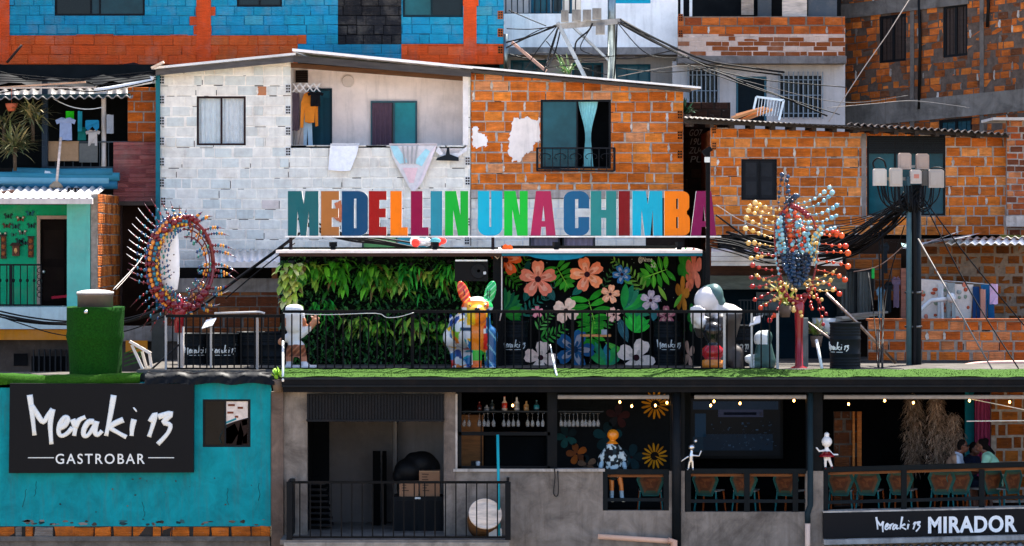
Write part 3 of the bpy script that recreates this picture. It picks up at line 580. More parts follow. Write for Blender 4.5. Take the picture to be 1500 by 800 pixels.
m_ = MB('dark', col='0b0f11'); m_.pbox(794, 893, 148, 246, Y + .55, Y + .6); part(m_, 'dark_backing', ohouse)  # near-black sheet behind the curtain, coloured as the room's shade
gr = MB('paint', col='1c1d20'); YG = Y - .3
for a, b in (((786, 217), (901, 217)), ((788, 247), (899, 251))): gr.bar(P(*a, YG), P(*b, YG), .03)
for k in range(11): q = 787 + k * 11.3; gr.bar(P(q, 217, YG), P(q, 250, YG), .016 if k not in (0, 10) else .05)
for k in range(1, 10, 2):
    q = P(787 + k * 11.3, 229, YG)
    for s_ in (-1, 1): gr.tube([q + Vector((s_ * .12 * math.sin(t * .5), 0, .06 * math.cos(t * .55))) for t in range(6)], .008, 5)
for a in (787, 900): gr.bar(P(a, 217, YG), P(a, 217, Y), .03); gr.bar(P(a, 250, YG), P(a, 250, Y), .03)
gr.box(px_x(788, YG), px_x(899, YG), YG, Y - .02, py_z(251, YG), py_z(249.5, YG)); part(gr, 'window_guard', ohouse)

# alley between the two orange houses
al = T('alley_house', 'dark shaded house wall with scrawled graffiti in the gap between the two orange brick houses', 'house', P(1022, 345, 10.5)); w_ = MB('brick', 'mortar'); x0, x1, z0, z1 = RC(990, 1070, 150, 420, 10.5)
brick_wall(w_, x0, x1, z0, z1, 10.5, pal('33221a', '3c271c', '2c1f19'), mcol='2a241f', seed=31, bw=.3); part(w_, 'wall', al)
m_ = MB('plaster', col='c9c4bd')
for k, t in enumerate(('GO7', '19UE', 'ZU4U', 'PU')): text_mb(m_, t, (px_x(1009 + (k % 2) * 2, 10.45), py_z(199 + k * 13, 10.45)), .2, 10.47, .006, col=c('a09a92'), slant=.25, width=(18 + 4 * (k % 3)) / sc(10.45))
part(m_, 'graffiti', al)

Y = 7.0
rhouse = T('brick_house', 'orange brick house with dark shutters and a tiled roof behind the meter pole', 'house', P(1250, 345, Y))
w_ = MB('brick', 'mortar'); x0, x1, z0, z1 = RC(1041, 1474, 184, 344, Y); hs = [RC(1086, 1138, 233, 293, Y), RC(1270, 1385, 199, 316, Y)]
zr = lambda x: py_z(186 + max(0, (750 + x * sc(Y) - 1041)) * .036, Y)
brick_wall(w_, x0, x1, z0, z1, Y, pal('d4742a', 'de8032', 'c86822', 'de8c4a', 'd0702c', 'ba6022', k=.12), holes=hs, ztop=zr, mcol='a89c90', seed=41, bw=.33, bh=.2, gap=.2, smear=.28)
for q in (190, 214): hollow(w_, 1046, q, Y - .006, 'c07038', 7, 12)
part(w_, 'wall', rhouse)
w_ = MB('brick', 'mortar'); x0, x1, z0, z1 = RC(1475, 1640, 176, 344, Y - .3); brick_wall(w_, x0, x1, z0, z1, Y - .3, pal('9c4c26', 'a85a34', 'b8744a', '6a3a26'), seed=42, bw=.26, bh=.13, mcol='9a9088'); part(w_, 'side_wing', rhouse)
m_ = MB('brick', col='7a3c18'); m_.box(px_x(1041, Y) + .002, px_x(1041, Y) + .15, Y + .16, Y + 3.4, 2, py_z(190, Y)); part(m_, 'side_wall', rhouse)
m_ = MB('dark', col='0e1416'); m_.box(px_x(1050, Y), px_x(1470, Y), Y + .5, Y + 3.5, 2, py_z(208, Y)); part(m_, 'dark_core', rhouse)  # added dark block behind the front, coloured as room shade
fo = window(rhouse, 1086, 1138, 233, 293, Y, '141517', '1d1f22', (.5,), pane=False, fw=3, inset=.04)
s_ = MB('paint', col='1f2124'); x0, x1, z0, z1 = RC(1089, 1135, 236, 290, Y); s_.box(x0, x1, Y + .04, Y + .08, z0, z1)
for i in range(2):
    for j in range(2): a = x0 + .05 + i * (x1 - x0) / 2; e = z0 + .06 + j * (z1 - z0) / 2; s_.box(a, a + (x1 - x0) / 2 - .1, Y + .025, Y + .0399, e, e + (z1 - z0) / 2 - .1, c('26282b'))
part(s_, 'shutter', fo)
fo = window(rhouse, 1270, 1385, 199, 316, Y, '14181a', '124048', (.36, .72), gcols=('14474f', '103840', '124049'), fw=3)
s_ = MB('paint', col='1b1e20'); x0, x1, z0, z1 = RC(1272, 1383, 200, 225, Y)
for k in range(9): a = z0 + (z1 - z0) * k / 9; s_.box(x0, x1, Y + .0 + .01 * (k % 2), Y + .028, a, a + (z1 - z0) / 9 - .004)
part(s_, 'roller_shutter', fo)
m_ = MB('conc', col='8a8078'); m_.pbox(1262, 1269, 196, 320, Y - .02, Y + .02); part(m_, 'concrete_jamb', rhouse)
m_ = MB('wood'); slope_beam(m_, 1002, 175, 1260, 184, Y - .75, Y - .6, .08, '2a241f'); slope_beam(m_, 1255, 186, 1478, 197, Y - .6, Y - .45, .07, '2c2622')
for k in range(15): p_ = 1010 + k * 30; q = 178 + (p_ - 1002) * .04; slope_beam(m_, p_, q, p_ + 6, q, Y - .7, Y + 1, .1, '30261e')
part(m_, 'roof_beam', rhouse)
tl = MB('zinc'); corrugated(tl, P(1000, 172, Y - 1.0), P(1262, 186, Y - 1.0), P(1010, 172, Y + 3.4) + Vector((0, 0, .02)), P(1262, 190, Y + 3.4) + Vector((0, 0, .02)), 34, .013, c('4e4640')); corrugated(tl, P(1245, 181, Y - .9), P(1480, 196, Y - .9), P(1240, 185, Y + 3.4) + Vector((0, 0, .03)), P(1475, 200, Y + 3.4) + Vector((0, 0, .03)), 24, .032, c('5e544e')); part(tl, 'roof', rhouse)
m_ = MB('conc', col='b0a69c'); m_.pbox(1474, 1640, 316, 332, Y - .7, Y - .31); part(m_, 'ledge', rhouse)
m_ = MB('plaster', col='beb8b0'); m_.pbox(1455, 1640, 172, 176, Y - .7, Y + 1); part(m_, 'wing_roof', rhouse)
# ================================================================== left: open laundry terrace, brick pier, turquoise house
Y = 9.0
lter = T('terrace_house', 'shaded house with an open laundry terrace under sagging roof sheets at the left', 'house', P(110, 250, Y))
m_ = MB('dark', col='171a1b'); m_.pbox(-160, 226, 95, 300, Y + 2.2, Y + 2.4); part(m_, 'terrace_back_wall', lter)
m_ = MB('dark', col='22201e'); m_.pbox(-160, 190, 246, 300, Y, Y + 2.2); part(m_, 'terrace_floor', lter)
w_ = MB('brick', 'mortar'); x0, x1, z0, z1 = RC(187, 229, 128, 208, Y - .5); brick_wall(w_, x0, x1, z0, z1, Y - .5, pal('c0601c', 'b05418', 'a04c1c'), seed=51, mcol='8c8075'); part(w_, 'brick_pier', lter)
w_ = MB('pbrick', 'pbrick'); x0, x1, z0, z1 = RC(166, 229, 208, 296, Y - .6); brick_wall(w_, x0, x1, z0, z1, Y - .6, pal('8c4a46', '94524c', '7c3f3c'), bw=.7, bh=.1, mo=.012, depth=.005, mcol='7a403c', seed=52); part(w_, 'pink_wall', lter)
m_ = MB('dark', col='2c1d15'); m_.pbox(168, 232, 296, 560, Y - .3, Y - .1); part(m_, 'lower_wall', lter)
m_ = MB('conc', col='4c4038'); m_.pbox(170, 230, 295, 301, Y - .65, Y - .05); part(m_, 'lintel', lter)
m_ = MB('wood', col='3a241a'); m_.pbox(176, 179, 301, 470, Y - .38, Y - .31); part(m_, 'door_post', lter)
tl = MB('zinc'); corrugated(tl, P(-160, 146, Y - 1.2), P(195, 142, Y - 1.2), P(-160, 128, Y + 2.4), P(195, 124, Y + 2.4), 26, .03, c('5d5a58')); part(tl, 'roof', lter)
m_ = MB('wood'); slope_beam(m_, -160, 140, 190, 137, Y - .9, Y - .78, .08, '1c3a3a'); slope_beam(m_, 0, 127, 125, 119, Y - 1.3, Y - 1.22, .035, 'b08c70'); slope_beam(m_, 0, 128, 140, 127, Y - 1.42, Y - 1.35, .03, 'b8a898'); part(m_, 'roof_beam', lter)
m_ = MB('plaster', col='c9c2bb'); m_.lathe(P(152, 248, Y - .4), [(.055, 0), (.05, .3), (.05, 1.5), (.075, 1.58), (.12, 1.66)], 12); m_.box(px_x(143, Y), px_x(161, Y), Y - .52, Y - .28, py_z(138, Y) - .06, py_z(138, Y) + .02); part(m_, 'column', lter)
m_ = MB('paint', col='24303a'); m_.bar(P(66, 118, Y - .7), P(66, 246, Y - .7), .12); part(m_, 'column', lter)
m_ = MB('paint', col='3c4448'); m_.bar(P(66, 208, Y - .5), P(188, 208, Y - .5), .03); m_.bar(P(66, 245, Y - .5), P(188, 245, Y - .5), .03)
for k in range(10): m_.bar(P(68 + k * 13, 208, Y - .5), P(68 + k * 13, 245, Y - .5), .014)
part(m_, 'terrace_rail', lter)
# pipe gutter, tarp, sheets above
m_ = MB('gloss', col='dadad6'); m_.tube([P(138, 133, Y - 1.3), P(160, 130, Y - 1.3), P(222, 119, Y - 1.3), P(223, 112, Y - 1.3)], .05, 10); solo(m_, 'pipe', 'white plastic drain pipe slanting under the left end of the whitewashed house roof', 'pipe')
m_ = MB('tarp', col='090c10'); n = 16; ids = [[m_.pt((px_x(-60 + 300 * i / n, 10.5), 10.3 + 1.8 * j / 5, py_z(126 - 33 * j / 5, 10.5) + .06 * math.sin(i * 1.7 + j) + .05 * math.sin(i * .6))) for i in range(n + 1)] for j in range(6)]
for j in range(5):
    for i in range(n): m_.face([ids[j][i], ids[j][i + 1], ids[j + 1][i + 1], ids[j + 1][i]], sm=True)
solo(m_, 'tarp', 'black plastic tarp bunched on the roof under the blue and orange house', 'tarp')
m_ = MB('wood', col='dcc2a8'); m_.bar(P(222, 100, 7.4), P(240, 91, 7.4), .14, .05); solo(m_, 'plank', 'short pale plank lying on the left end of the whitewashed house roof', 'plank')
def garment(kind, px, py, w, h, Yg, col, label, name='shirt', cat='shirt', col2=None):
    m_ = MB('cloth', col=col); s_ = sc(Yg); W, Hh = w / s_, h / s_; x, z = px_x(px, Yg), py_z(py, Yg)
    if kind == 'shirt': o = [(-.5, -.12), (-.22, 0), (-.08, -.02), (0, -.07), (.08, -.02), (.22, 0), (.5, -.12), (.42, -.3), (.28, -.24), (.3, -.98), (.1, -1), (-.1, -.97), (-.3, -1), (-.28, -.24), (-.42, -.3)]
    elif kind == 'hoodie': o = [(-.3, -.05), (-.1, 0), (.1, 0), (.3, -.05), (.48, -.3), (.5, -.95), (.34, -.97), (.3, -.5), (.28, -.85), (0, -.88), (-.25, -.84), (-.28, -.5), (-.34, -1), (-.5, -1), (-.46, -.3)]
    elif kind == 'trousers': o = [(-.4, 0), (.4, 0), (.5, -1), (.1, -.98), (.02, -.35), (-.06, -1), (-.46, -.97)]
    elif kind == 'bra': o = [(-.5, -.1), (-.45, 0), (.45, 0), (.5, -.1), (.5, -.7), (.3, -1), (.03, -.6), (-.03, -.6), (-.3, -1), (-.5, -.7)]
    else: o = [(-.5, 0), (-.17, .02), (.17, -.01), (.5, 0), (.48, -.5), (.5, -.97), (.15, -1), (-.2, -.98), (-.5, -1), (-.47, -.5)]
    lp = [(x + a * W, z + b * Hh) for a, b in o]; ns = len(m_.v); m_.prism([lp], Yg, Yg + .05, c(col))
    if col2: m_.bar((x - W * .25, Yg - .012, z - Hh * .45), (x + W * .25, Yg - .012, z - Hh * .45), .02, Hh * .12, c(col2))
    for i, v in enumerate(m_.v): v.y += .03 * math.sin(v.x * 30) 
    return solo(m_, name, label, cat, 'laundry hung out to dry')
garment('shirt', 96, 172, 30, 34, 8.3, '8a98b4', 'pale blue short sleeved shirt hanging on the left terrace line')
garment('towel', 102, 163, 12, 12, 8.5, '2cc81e', 'bright green cap hanging above the blue shirt', 'cap', 'cap')
garment('towel', 117, 163, 6, 30, 8.4, '1f7c8a', 'narrow teal strap top hanging right of the pale blue shirt', 'top', 'top')
garment('bra', 135, 176, 20, 16, 8.3, '1c6f92', 'blue bikini top hanging on the left terrace line', 'bikini_top', 'bikini top')
garment('shirt', 136, 190, 22, 24, 8.45, 'b0a8a0', 'beige vest hanging below the blue bikini top', 'vest', 'vest')
garment('towel', 120, 186, 12, 20, 8.5, '15635c', 'dark green cloth hanging between the blue shirt and the vest', 'cloth', 'cloth')
garment('towel', 161, 168, 10, 28, 8.4, '8f949a', 'grey striped socks hanging right of the white terrace column', 'socks', 'socks')
m_ = MB('cloth', col='9a7c5e'); m_.pbox(68, 115, 208, 236, 8.44, 8.47); m_.pbox(68, 115, 207, 208.5, 8.4, 8.6); solo(m_, 'mat', 'tan mat hung over the railing of the left laundry terrace', 'mat')
m_ = MB('cloth', col='5f605c'); m_.pbox(116, 143, 210, 238, 8.44, 8.47); solo(m_, 'mat', 'dark grey mat hung over the railing of the left laundry terrace', 'mat')
m_ = MB('gloss', col='cfd4d8'); m_.tube(sag(P(76, 143, 8.3), P(150, 157, 8.3), .12), .012, 5); solo(m_, 'clothesline', 'white clothesline sagging across the left laundry terrace', 'clothesline')
def spiky_plant(px, py, Yp, n, L, label):
    o = T('spiky_plant', label, 'plant', P(px, py, Yp), 'spiky plants on the left roof'); m_ = MB('leaf'); c0 = P(px, py, Yp)
    for k in range(n):
        a = u(0, 2 * math.pi); e = u(-.2, 1.3); d = Vector((math.cos(a) * math.cos(e), math.sin(a) * math.cos(e), math.sin(e)))
        leaf(m_, c0 + d * .03 + Vector((u(-.12, .12), u(-.1, .1), u(-.12, .1))), d, L * u(.6, 1.1), .045, u(.3, 1.6), mixc(c(RNG.choice(('4d5a2c', '6b6a34', '3c4a26', '8a7a4a'))), c('c8b88a'), u(0, .25)))
    part(m_, 'leaves', o); s_ = MB('wood', col='4a3a28'); s_.tube([c0 - Vector((0, 0, .5)), c0], .04, 7); part(s_, 'stem', o); return o
spiky_plant(48, 172, 8.0, 120, .5, 'spiky variegated plant beside the hanging terracotta pot'); spiky_plant(22, 215, 7.7, 140, .55, 'large spiky plant at the left edge above the teal pipes'); spiky_plant(6, 185, 8.2, 60, .45, 'small spiky plant at the very left under the roof sheets')
m_ = MB('plastic', col='b0583a'); m_.lathe(P(17, 163, 8.0), [(.07, 0), (.12, .1), (.13, .16), (.11, .16)], 14); m_.tube([P(17, 152, 8.0), P(17, 130, 8.0)], .006, 4); solo(m_, 'flower_pot', 'terracotta pot hanging from the left terrace roof', 'pot')
# ---- turquoise house
Y = 5.0
tq = T('turquoise_house', 'turquoise house with a dark door, wall ornaments and white sheet roof at the left edge', 'house', P(60, 480, Y))
m_ = MB('plaster', col='149a6c'); x0, x1, z0, z1 = RC(-200, 99, 300, 450, Y + .9)
for q in rsub((x0, x1, z0, z1), [RC(56, 100, 316, 460, Y + .9)]): m_.box(q[0], q[1], Y + .9, Y + 1.05, q[2], q[3])
part(m_, 'wall', tq)
m_ = MB('plaster', col='63b8a8'); m_.pbox(98, 132, 298, 484, Y, Y + .9); part(m_, 'corner_pilaster', tq)
w_ = MB('brick', 'mortar', Mx=Matrix(((0, -1, 0, px_x(132, Y)), (1, 0, 0, Y), (0, 0, 1, 0), (0, 0, 0, 1))))
brick_wall(w_, 0.02, 4.2, py_z(500, Y), py_z(284, Y), -.16, pal('b4611f', 'a85418', 'c27030', '8c4616'), seed=61, mcol='8f8478', bw=.34, th=.15); part(w_, 'side_wall', tq)
m_ = MB('plaster', col='b4c8c8'); m_.pbox(-200, 132, 450, 482, Y - .25, Y + 4.2); part(m_, 'floor_slab', tq)
m_ = MB('dark', col='17110f'); x0, x1, z0, z1 = RC(59, 98, 319, 450, Y + .9); m_.box(x0, x1, Y + .95, Y + 1.0, z0, z1); 
for k in range(2): m_.box(x0 + .06, x1 - .06, Y + .93, Y + .9499, z0 + .12 + k * .85, z0 + .8 + k * .75, c('1e1613'))
do = part(m_, 'door', tq); m_ = MB('plaster', col='a8897c'); m_.pbox(54, 58.5, 316, 450, Y + .84, Y + .99); m_.pbox(58.6, 98, 316, 321, Y + .84, Y + .99); part(m_, 'door_frame', do)
m_ = MB('steel', col='d8d4d0'); m_.ball(P(64, 398, Y + .9), .035, n=8, k=6); part(m_, 'door_handle', do)
gt = T('roof', '', '', (0, 0, 0)) if False else None
tl = MB('zinc'); corrugated(tl, P(-200, 291, Y - .5), P(136, 291, Y - .5), P(-200, 271, Y + 3.6), P(160, 271, Y + 3.6), 30, .028, c('d8d4d2')); part(tl, 'roof', tq)
m_ = MB('plaster', col='cfc4bc'); a, b = P(-200, 291, Y - .58), P(136, 299, Y - .58); m_.box(a.x, b.x, Y - .66, Y - .52, b.z, a.z); part(m_, 'gutter', tq)
rl = MB('paint', col='16191b'); 
for q in (388, 447): rl.bar(P(-60, q, Y - .1), P(60, q, Y - .1), .035)
for k in range(12): q = -50 + k * 10; rl.bar(P(q, 388, Y - .1), P(q, 447, Y - .1), .018); rl.ball(P(q, 411, Y - .1), (.03, .02, .04), n=6, k=5)
rl.bar(P(16, 388, Y - .1), P(16, 447, Y - .1), .06)
for k in range(5): o_ = P(58, 396 + k * 9, Y - .1); rl.tube([o_ + Vector((.05 * math.cos(t * .7), 0, .05 * math.sin(t * .7))) for t in range(8)], .008, 4)
part(rl, 'balcony_rail', tq)
m_ = MB('plaster', col='b8741a'); m_.pbox(-200, 103, 482.6, 498, Y - .2, Y + .29); m_.pbox(184, 216, 499, 516, Y + .12, Y + .19); part(m_, 'orange_band', tq)
m_ = MB('conc', col='4a4440'); m_.pbox(-200, 262, 496, 600, Y + .3, Y + .5); part(m_, 'lower_wall', tq)
m_ = MB('conc', col='77736f'); m_.pbox(170, 262, 478, 500, Y + .2, Y + .5); part(m_, 'lower_beam', tq)
m_ = MB('dark', col='131416'); m_.pbox(20, 40, 518, 536, Y + .27, Y + .298); m_.pbox(46, 98, 522, 560, Y + .2, Y + .29)
for k in range(7): m_.pbox(48 + k * 8, 50 + k * 8, 512, 560, Y + .12, Y + .19, c('2a2c2e'))
part(m_, 'shop_grille', tq)
orn = (('butterfly', 12, 317, '1a4038'), ('butterfly', 30, 321, '6a3a2c'), ('butterfly', 44, 313, '16606a'), ('butterfly', 10, 331, '50392c'), ('butterfly', 23, 332, '1c4a44'), ('butterfly', 46, 331, '14403a'), ('butterfly', 33, 341, '4a5a50'), ('butterfly', 20, 344, '2a6a58'), ('butterfly', 29, 353, '183c38'), ('butterfly', 37, 356, '1c3c3a'), ('butterfly', 4, 344, '32564a'))
where = ('at the top left', 'with brown and white wings', 'in blue nearest the top of the door', 'in brown below the top left one', 'small and dark, second row', 'dark, beside the door frame', 'with pale spotted wings', 'small green one in the middle', 'dark one above the little house ornament', 'lowest, beside the right carved panel', 'pale one above the left carved panel')
for k, (nm, a, b, cl) in enumerate(orn):
    m_ = MB('plastic', col=cl); o_ = P(a, b, Y + .88); s_ = .075 if k != 7 else .05
    for sd in (-1, 1):
        m_.prism([[(o_.x, o_.z - .02), (o_.x + sd * s_ * .8, o_.z + s_ * .9), (o_.x + sd * s_ * 1.3, o_.z + s_ * .5), (o_.x + sd * s_ * .8, o_.z), (o_.x + sd * s_ * .9, o_.z - s_ * .7), (o_.x + sd * .015, o_.z - s_ * .3)][::sd]], Y + .872, Y + .885)
    m_.ball(o_, (.014, .014, s_ * .6), c('101010'), n=6, k=4)
    if k in (1, 6, 10):
        for sd in (-1, 1): m_.ball(o_ + Vector((sd * s_ * .7, -.01, s_ * .4)), (.02, .008, .02), c('d8c8b0'), n=6, k=4)
    solo(m_, 'butterfly_ornament', 'metal butterfly on the turquoise wall, ' + where[k], 'ornament', 'butterflies on the turquoise wall')
for a, h, lb in ((5, 34, 'long carved wooden panel at the far left of the turquoise wall'), (45, 30, 'long carved wooden panel beside the door frame on the turquoise wall')):
    m_ = MB('wood', col='4a2a1a'); m_.pbox(a - 4, a + 4, 362 - h / 2, 362 + h / 2, Y + .85, Y + .888)
    for k in range(3): m_.ball(P(a, 362 - h / 2 + 6 + k * h / 3.3, Y + .845), (.045, .02, .05), c('8a4a22'), n=8, k=5)
    m_.pbox(a - 5, a + 5, 361 - h / 2, 362.5 - h / 2, Y + .84, Y + .888, c('241410')); solo(m_, 'wall_panel', lb, 'ornament')
m_ = MB('wood', col='5a3020'); m_.pbox(18, 28, 360, 375, Y + .8, Y + .888); o_ = P(23, 360, Y + .8); m_.prism([[(o_.x - .12, o_.z), (o_.x + .12, o_.z), (o_.x + .07, o_.z + .06), (o_.x - .07, o_.z + .06)]], Y + .76, Y + .888, c('2a1810')); m_.ball(P(23, 367, Y + .79), (.035, .02, .06), c('c8905a'), n=8, k=6); solo(m_, 'house_ornament', 'small wooden shrine shaped ornament with a dark roof on the turquoise wall', 'ornament')
m_ = MB('plastic', col='b01830'); m_.bar(P(76, 436, Y + .8), P(98, 434, Y + .8), .1, .05); solo(m_, 'brush', 'red brush head leaning low on the dark door', 'brush')
# things on that roof
def rooftube(y0, a, b, r, col, label):
    m_ = MB('plastic', col=col); m_.tube([P(a, y0, Y + 3.0 + u(-.2, .2)), P((a + b) / 2, y0 + u(-.5, 2), Y + 3), P(b, y0 + 1, Y + 3.0)], r, 10); solo(m_, 'pipe', label, 'pipe', 'pipes stacked on the left roof')
rooftube(252, 20, 165, .1, '2f7082', 'dark teal pipe on top of the stack on the left white roof'); rooftube(258, -80, 175, .09, '357f92', 'long teal pipe in the middle of the roof stack'); rooftube(264, -60, 160, .1, '6fa4b2', 'pale teal pipe in the roof stack, second from below'); rooftube(270, -80, 172, .09, '2a6880', 'lowest dark teal pipe lying on the left white roof'); rooftube(254, 66, 140, .07, 'd4dde0', 'short white pipe lying over the teal roof stack')
br = T('broom', 'pale broom leaning head down on the teal pipes of the left roof', 'broom', P(83, 270, Y + 2.5)); m_ = MB('wood', col='d8c0ae'); m_.tube([P(83, 268, Y + 2.5), P(89, 202, Y + 2.9)], .028, 8); part(m_, 'handle', br)
m_ = MB('cloth', col='a08a70'); m_.lathe(P(82, 275, Y + 2.5), [(.15, 0), (.13, .05), (.05, .13)], 12); part(m_, 'bristles', br)
for a, b, lb in ((90, 283, 'broken black hollow brick lying on the white sheet roof'), (107, 278, 'small black hollow brick higher on the white sheet roof')):
    m_ = MB('brick', col='1c1c1e'); q0, q1, q2, q3 = RC(a - 8, a + 8, b - 3, b + 3, Y + 1.6); m_.box(q0, q1, Y + 1.6, Y + 1.8, q2, q2 + .02); m_.box(q0, q1, Y + 1.6, Y + 1.8, q3 - .02, q3)
    for k in range(4): e = q0 + (q1 - q0 - .02) * k / 3; m_.box(e, e + .02, Y + 1.602, Y + 1.798, q2 + .02, q3 - .02)
    solo(m_, 'hollow_brick', lb, 'brick')
m_ = MB('wood', col='6a4a3a'); m_.bar(P(-10, 285, Y + 1.2), P(20, 281, Y + 1.4), .14, .08); solo(m_, 'plank', 'brown plank lying at the left edge of the white sheet roof', 'plank')
# ---- laundry on the recessed balcony of the whitewashed house
Yr = 8.6
rk = T('drying_rack', 'white folding scissor drying rack loaded with clothes on the recessed balcony', 'rack', P(447, 136, Yr)); m_ = MB('gloss', col='eae6e2')
for k in range(4):
    a = 429 + k * 10
    for s_ in (0, 1): m_.bar(P(a, 122 + 13 * s_, Yr + .03 * s_), P(a + 10, 135 - 13 * s_, Yr + .03 * s_), .025)
part(m_, 'lattice', rk)
garment('hoodie', 453, 135, 26, 52, Yr - .05, 'd8822c', 'orange sweatshirt hanging from the scissor drying rack', 'sweatshirt', 'sweatshirt')
garment('shirt', 462, 134, 24, 22, Yr - .14, '15161a', 'small black garment hanging over the orange sweatshirt', 'top', 'top')
garment('towel', 433, 136, 11, 56, Yr, '584a52', 'dark purple cloth hanging at the left end of the drying rack', 'cloth', 'cloth')
garment('towel', 440, 136, 9, 78, Yr + .08, 'b4a294', 'long beige cloth hanging behind the orange sweatshirt', 'cloth', 'cloth')
garment('trousers', 450, 170, 16, 44, Yr + .12, 'a9c4d4', 'pale blue trousers hanging below the orange sweatshirt', 'trousers', 'trousers')
Yt = 7.93
def drape(name, label, cat, outline, cols, Yd):
    m_ = MB('cloth'); xs = [p[0] for p in outline]
    o = [(px_x(a, Yd), py_z(b, Yd)) for a, b in outline]; m_.prism([o], Yd - .03, Yd, c(cols)); 
    return m_
m_ = drape('towel', '', '', [(484, 212), (526, 212), (522, 228), (513, 250), (500, 251), (481, 249)], 'f0f0f2', Yt); m_.pbox(484, 526, 210.5, 213, Yt - .03, Yt + .25, c('f0f0f2'))
solo(m_, 'towel', 'white towel hung over the ledge of the recessed balcony', 'towel', 'laundry hung out to dry')
m_ = drape('sheet', '', '', [(570, 212), (640, 212), (632, 232), (622, 252), (612, 276), (606, 283), (603, 280), (598, 272), (588, 254), (576, 232)], 'd8d2d0', Yt); m_.pbox(570, 640, 210.5, 213, Yt - .03, Yt + .25, c('e6d6d2'))
for pts, cl in (([(572, 214), (582, 214), (598, 238), (586, 240), (578, 230)], 'a8d4da'), ([(606, 238), (624, 218), (630, 222), (618, 244)], 'a8d8de'), ([(590, 246), (612, 246), (606, 268), (600, 268)], 'e8c4c4'), ([(606, 282), (616, 262), (634, 218), (640, 213), (630, 240), (618, 268)], 'e4d4d4')): m_.prism([[(px_x(a, Yt), py_z(b, Yt)) for a, b in pts]], Yt - .045, Yt - .031, c(cl))
for a in (590, 597, 604, 611): m_.bar(P(a, 214, Yt - .05), P(a + (600 - a) * .3, 240, Yt - .05), .035, .02, c('a8a6a4'))
solo(m_, 'bedsheet', 'pink, grey and pale blue bedsheet knotted to a point over the balcony ledge', 'bedsheet', 'laundry hung out to dry')
m_ = drape('c', '', '', [(642, 214), (650, 226), (672, 224), (684, 214), (684, 221), (668, 232), (648, 231), (638, 222)], 'e0dcda', Yt); solo(m_, 'cloth', 'small white cloth at the right end of the balcony ledge', 'cloth', 'laundry hung out to dry')
m_ = MB('plastic', col='121a20'); m_.prism([[(px_x(a, Yt - .06), py_z(b, Yt - .06)) for a, b in ((638, 235), (641, 231), (653, 227), (655, 216), (658, 216), (659, 226), (672, 231), (672, 236))]], Yt - .09, Yt - .06); solo(m_, 'clothes_hanger', 'black clothes hanger with a dark garment at the balcony ledge', 'hanger')
# ---- sheet roof and brick wall under the whitewashed house, left behind the round sculpture
Y = 6.5
aw = T('shed', 'low brick shed with a white corrugated roof behind the round kinetic sculpture', 'shed', P(360, 470, Y))
tl = MB('zinc'); corrugated(tl, P(300, 384, Y - .9), P(432, 384, Y - .9), P(300, 366, Y + 1.35), P(432, 366, Y + 1.35), 12, .03, c('d4d0cc')); part(tl, 'roof', aw)
m_ = MB('plaster', col='d8d2cc'); m_.pbox(296, 426, 384, 392, Y - 1.0, Y - .9); part(m_, 'gutter', aw)
w_ = MB('brick', 'mortar'); x0, x1, z0, z1 = RC(240, 425, 428, 540, Y); brick_wall(w_, x0, x1, z0, z1, Y, pal('8a4a20', '7c4220', '6a3a22', '94603c'), seed=71, mcol='6f675f', bw=.42); part(w_, 'wall', aw)
m_ = MB('conc', col='8a847e'); m_.pbox(232, 425, 408, 428, Y - .02, Y + .2); part(m_, 'beam', aw)
m_ = MB('dark', col='141210'); m_.pbox(236, 425, 392, 408, Y + .3, Y + .35); part(m_, 'opening', aw)  # near-black sheet painted for the shade under the shed roof
m_ = MB('wood', col='7a4a2a'); m_.pbox(398, 406, 391, 408, Y - .04, Y + .05); part(m_, 'post', aw)
m_ = MB('conc', col='5c544c'); m_.pbox(425, 432, 366, 540, Y, Y + .3); part(m_, 'corner_column', aw)
m_ = MB('steel', col='3a3c3e'); m_.pbox(222, 240, 452, 545, 5.0, 5.2); solo(m_, 'post', 'dark grey square post left of the terrace railing', 'post')
# ================================================================== right: lower yard
Y = 6.2
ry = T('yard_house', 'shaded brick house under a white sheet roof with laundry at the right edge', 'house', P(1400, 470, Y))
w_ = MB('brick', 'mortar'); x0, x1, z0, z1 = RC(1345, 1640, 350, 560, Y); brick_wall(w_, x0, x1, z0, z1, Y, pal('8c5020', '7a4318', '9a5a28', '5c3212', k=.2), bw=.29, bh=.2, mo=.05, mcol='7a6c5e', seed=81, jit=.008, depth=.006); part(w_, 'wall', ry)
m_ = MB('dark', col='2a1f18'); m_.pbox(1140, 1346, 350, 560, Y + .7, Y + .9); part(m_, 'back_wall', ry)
w_ = MB('brick', 'mortar'); x0, x1, z0, z1 = RC(1240, 1320, 372, 440, Y + .5); brick_wall(w_, x0, x1, z0, z1, Y + .5, pal('8a4a1c', '7a4018', '9a5624'), seed=82, mcol='6f655c'); part(w_, 'inner_wall', ry)
sh = MB('zinc')
for a, b, e, f_, Ya, cl in ((1344, 358, 1395, 338, 4.9, 'd8dadc'), (1320, 362, 1420, 342, 5.1, 'd0d4d6')): 
    sh.poly([P(a, b + 3, Ya - .3), P(e, f_ + 4, Ya - .3), P(e + 18, f_ - 1, Ya + 1.0), P(a + 16, b - 4, Ya + 1.0)], c(cl))
corrugated(sh, P(1385, 357, 4.9), P(1640, 357, 4.9), P(1395, 348, 6.9), P(1640, 346, 6.9), 22, .022, c('dcdad6'), 0); part(sh, 'roof', ry)
sh = MB('zinc', col='4f7a7c'); sh.poly([P(1288, 351, 5.2), P(1345, 360, 4.8), P(1322, 362, 4.8), P(1320, 356, 4.9)]); part(sh, 'roof_flap', ry)
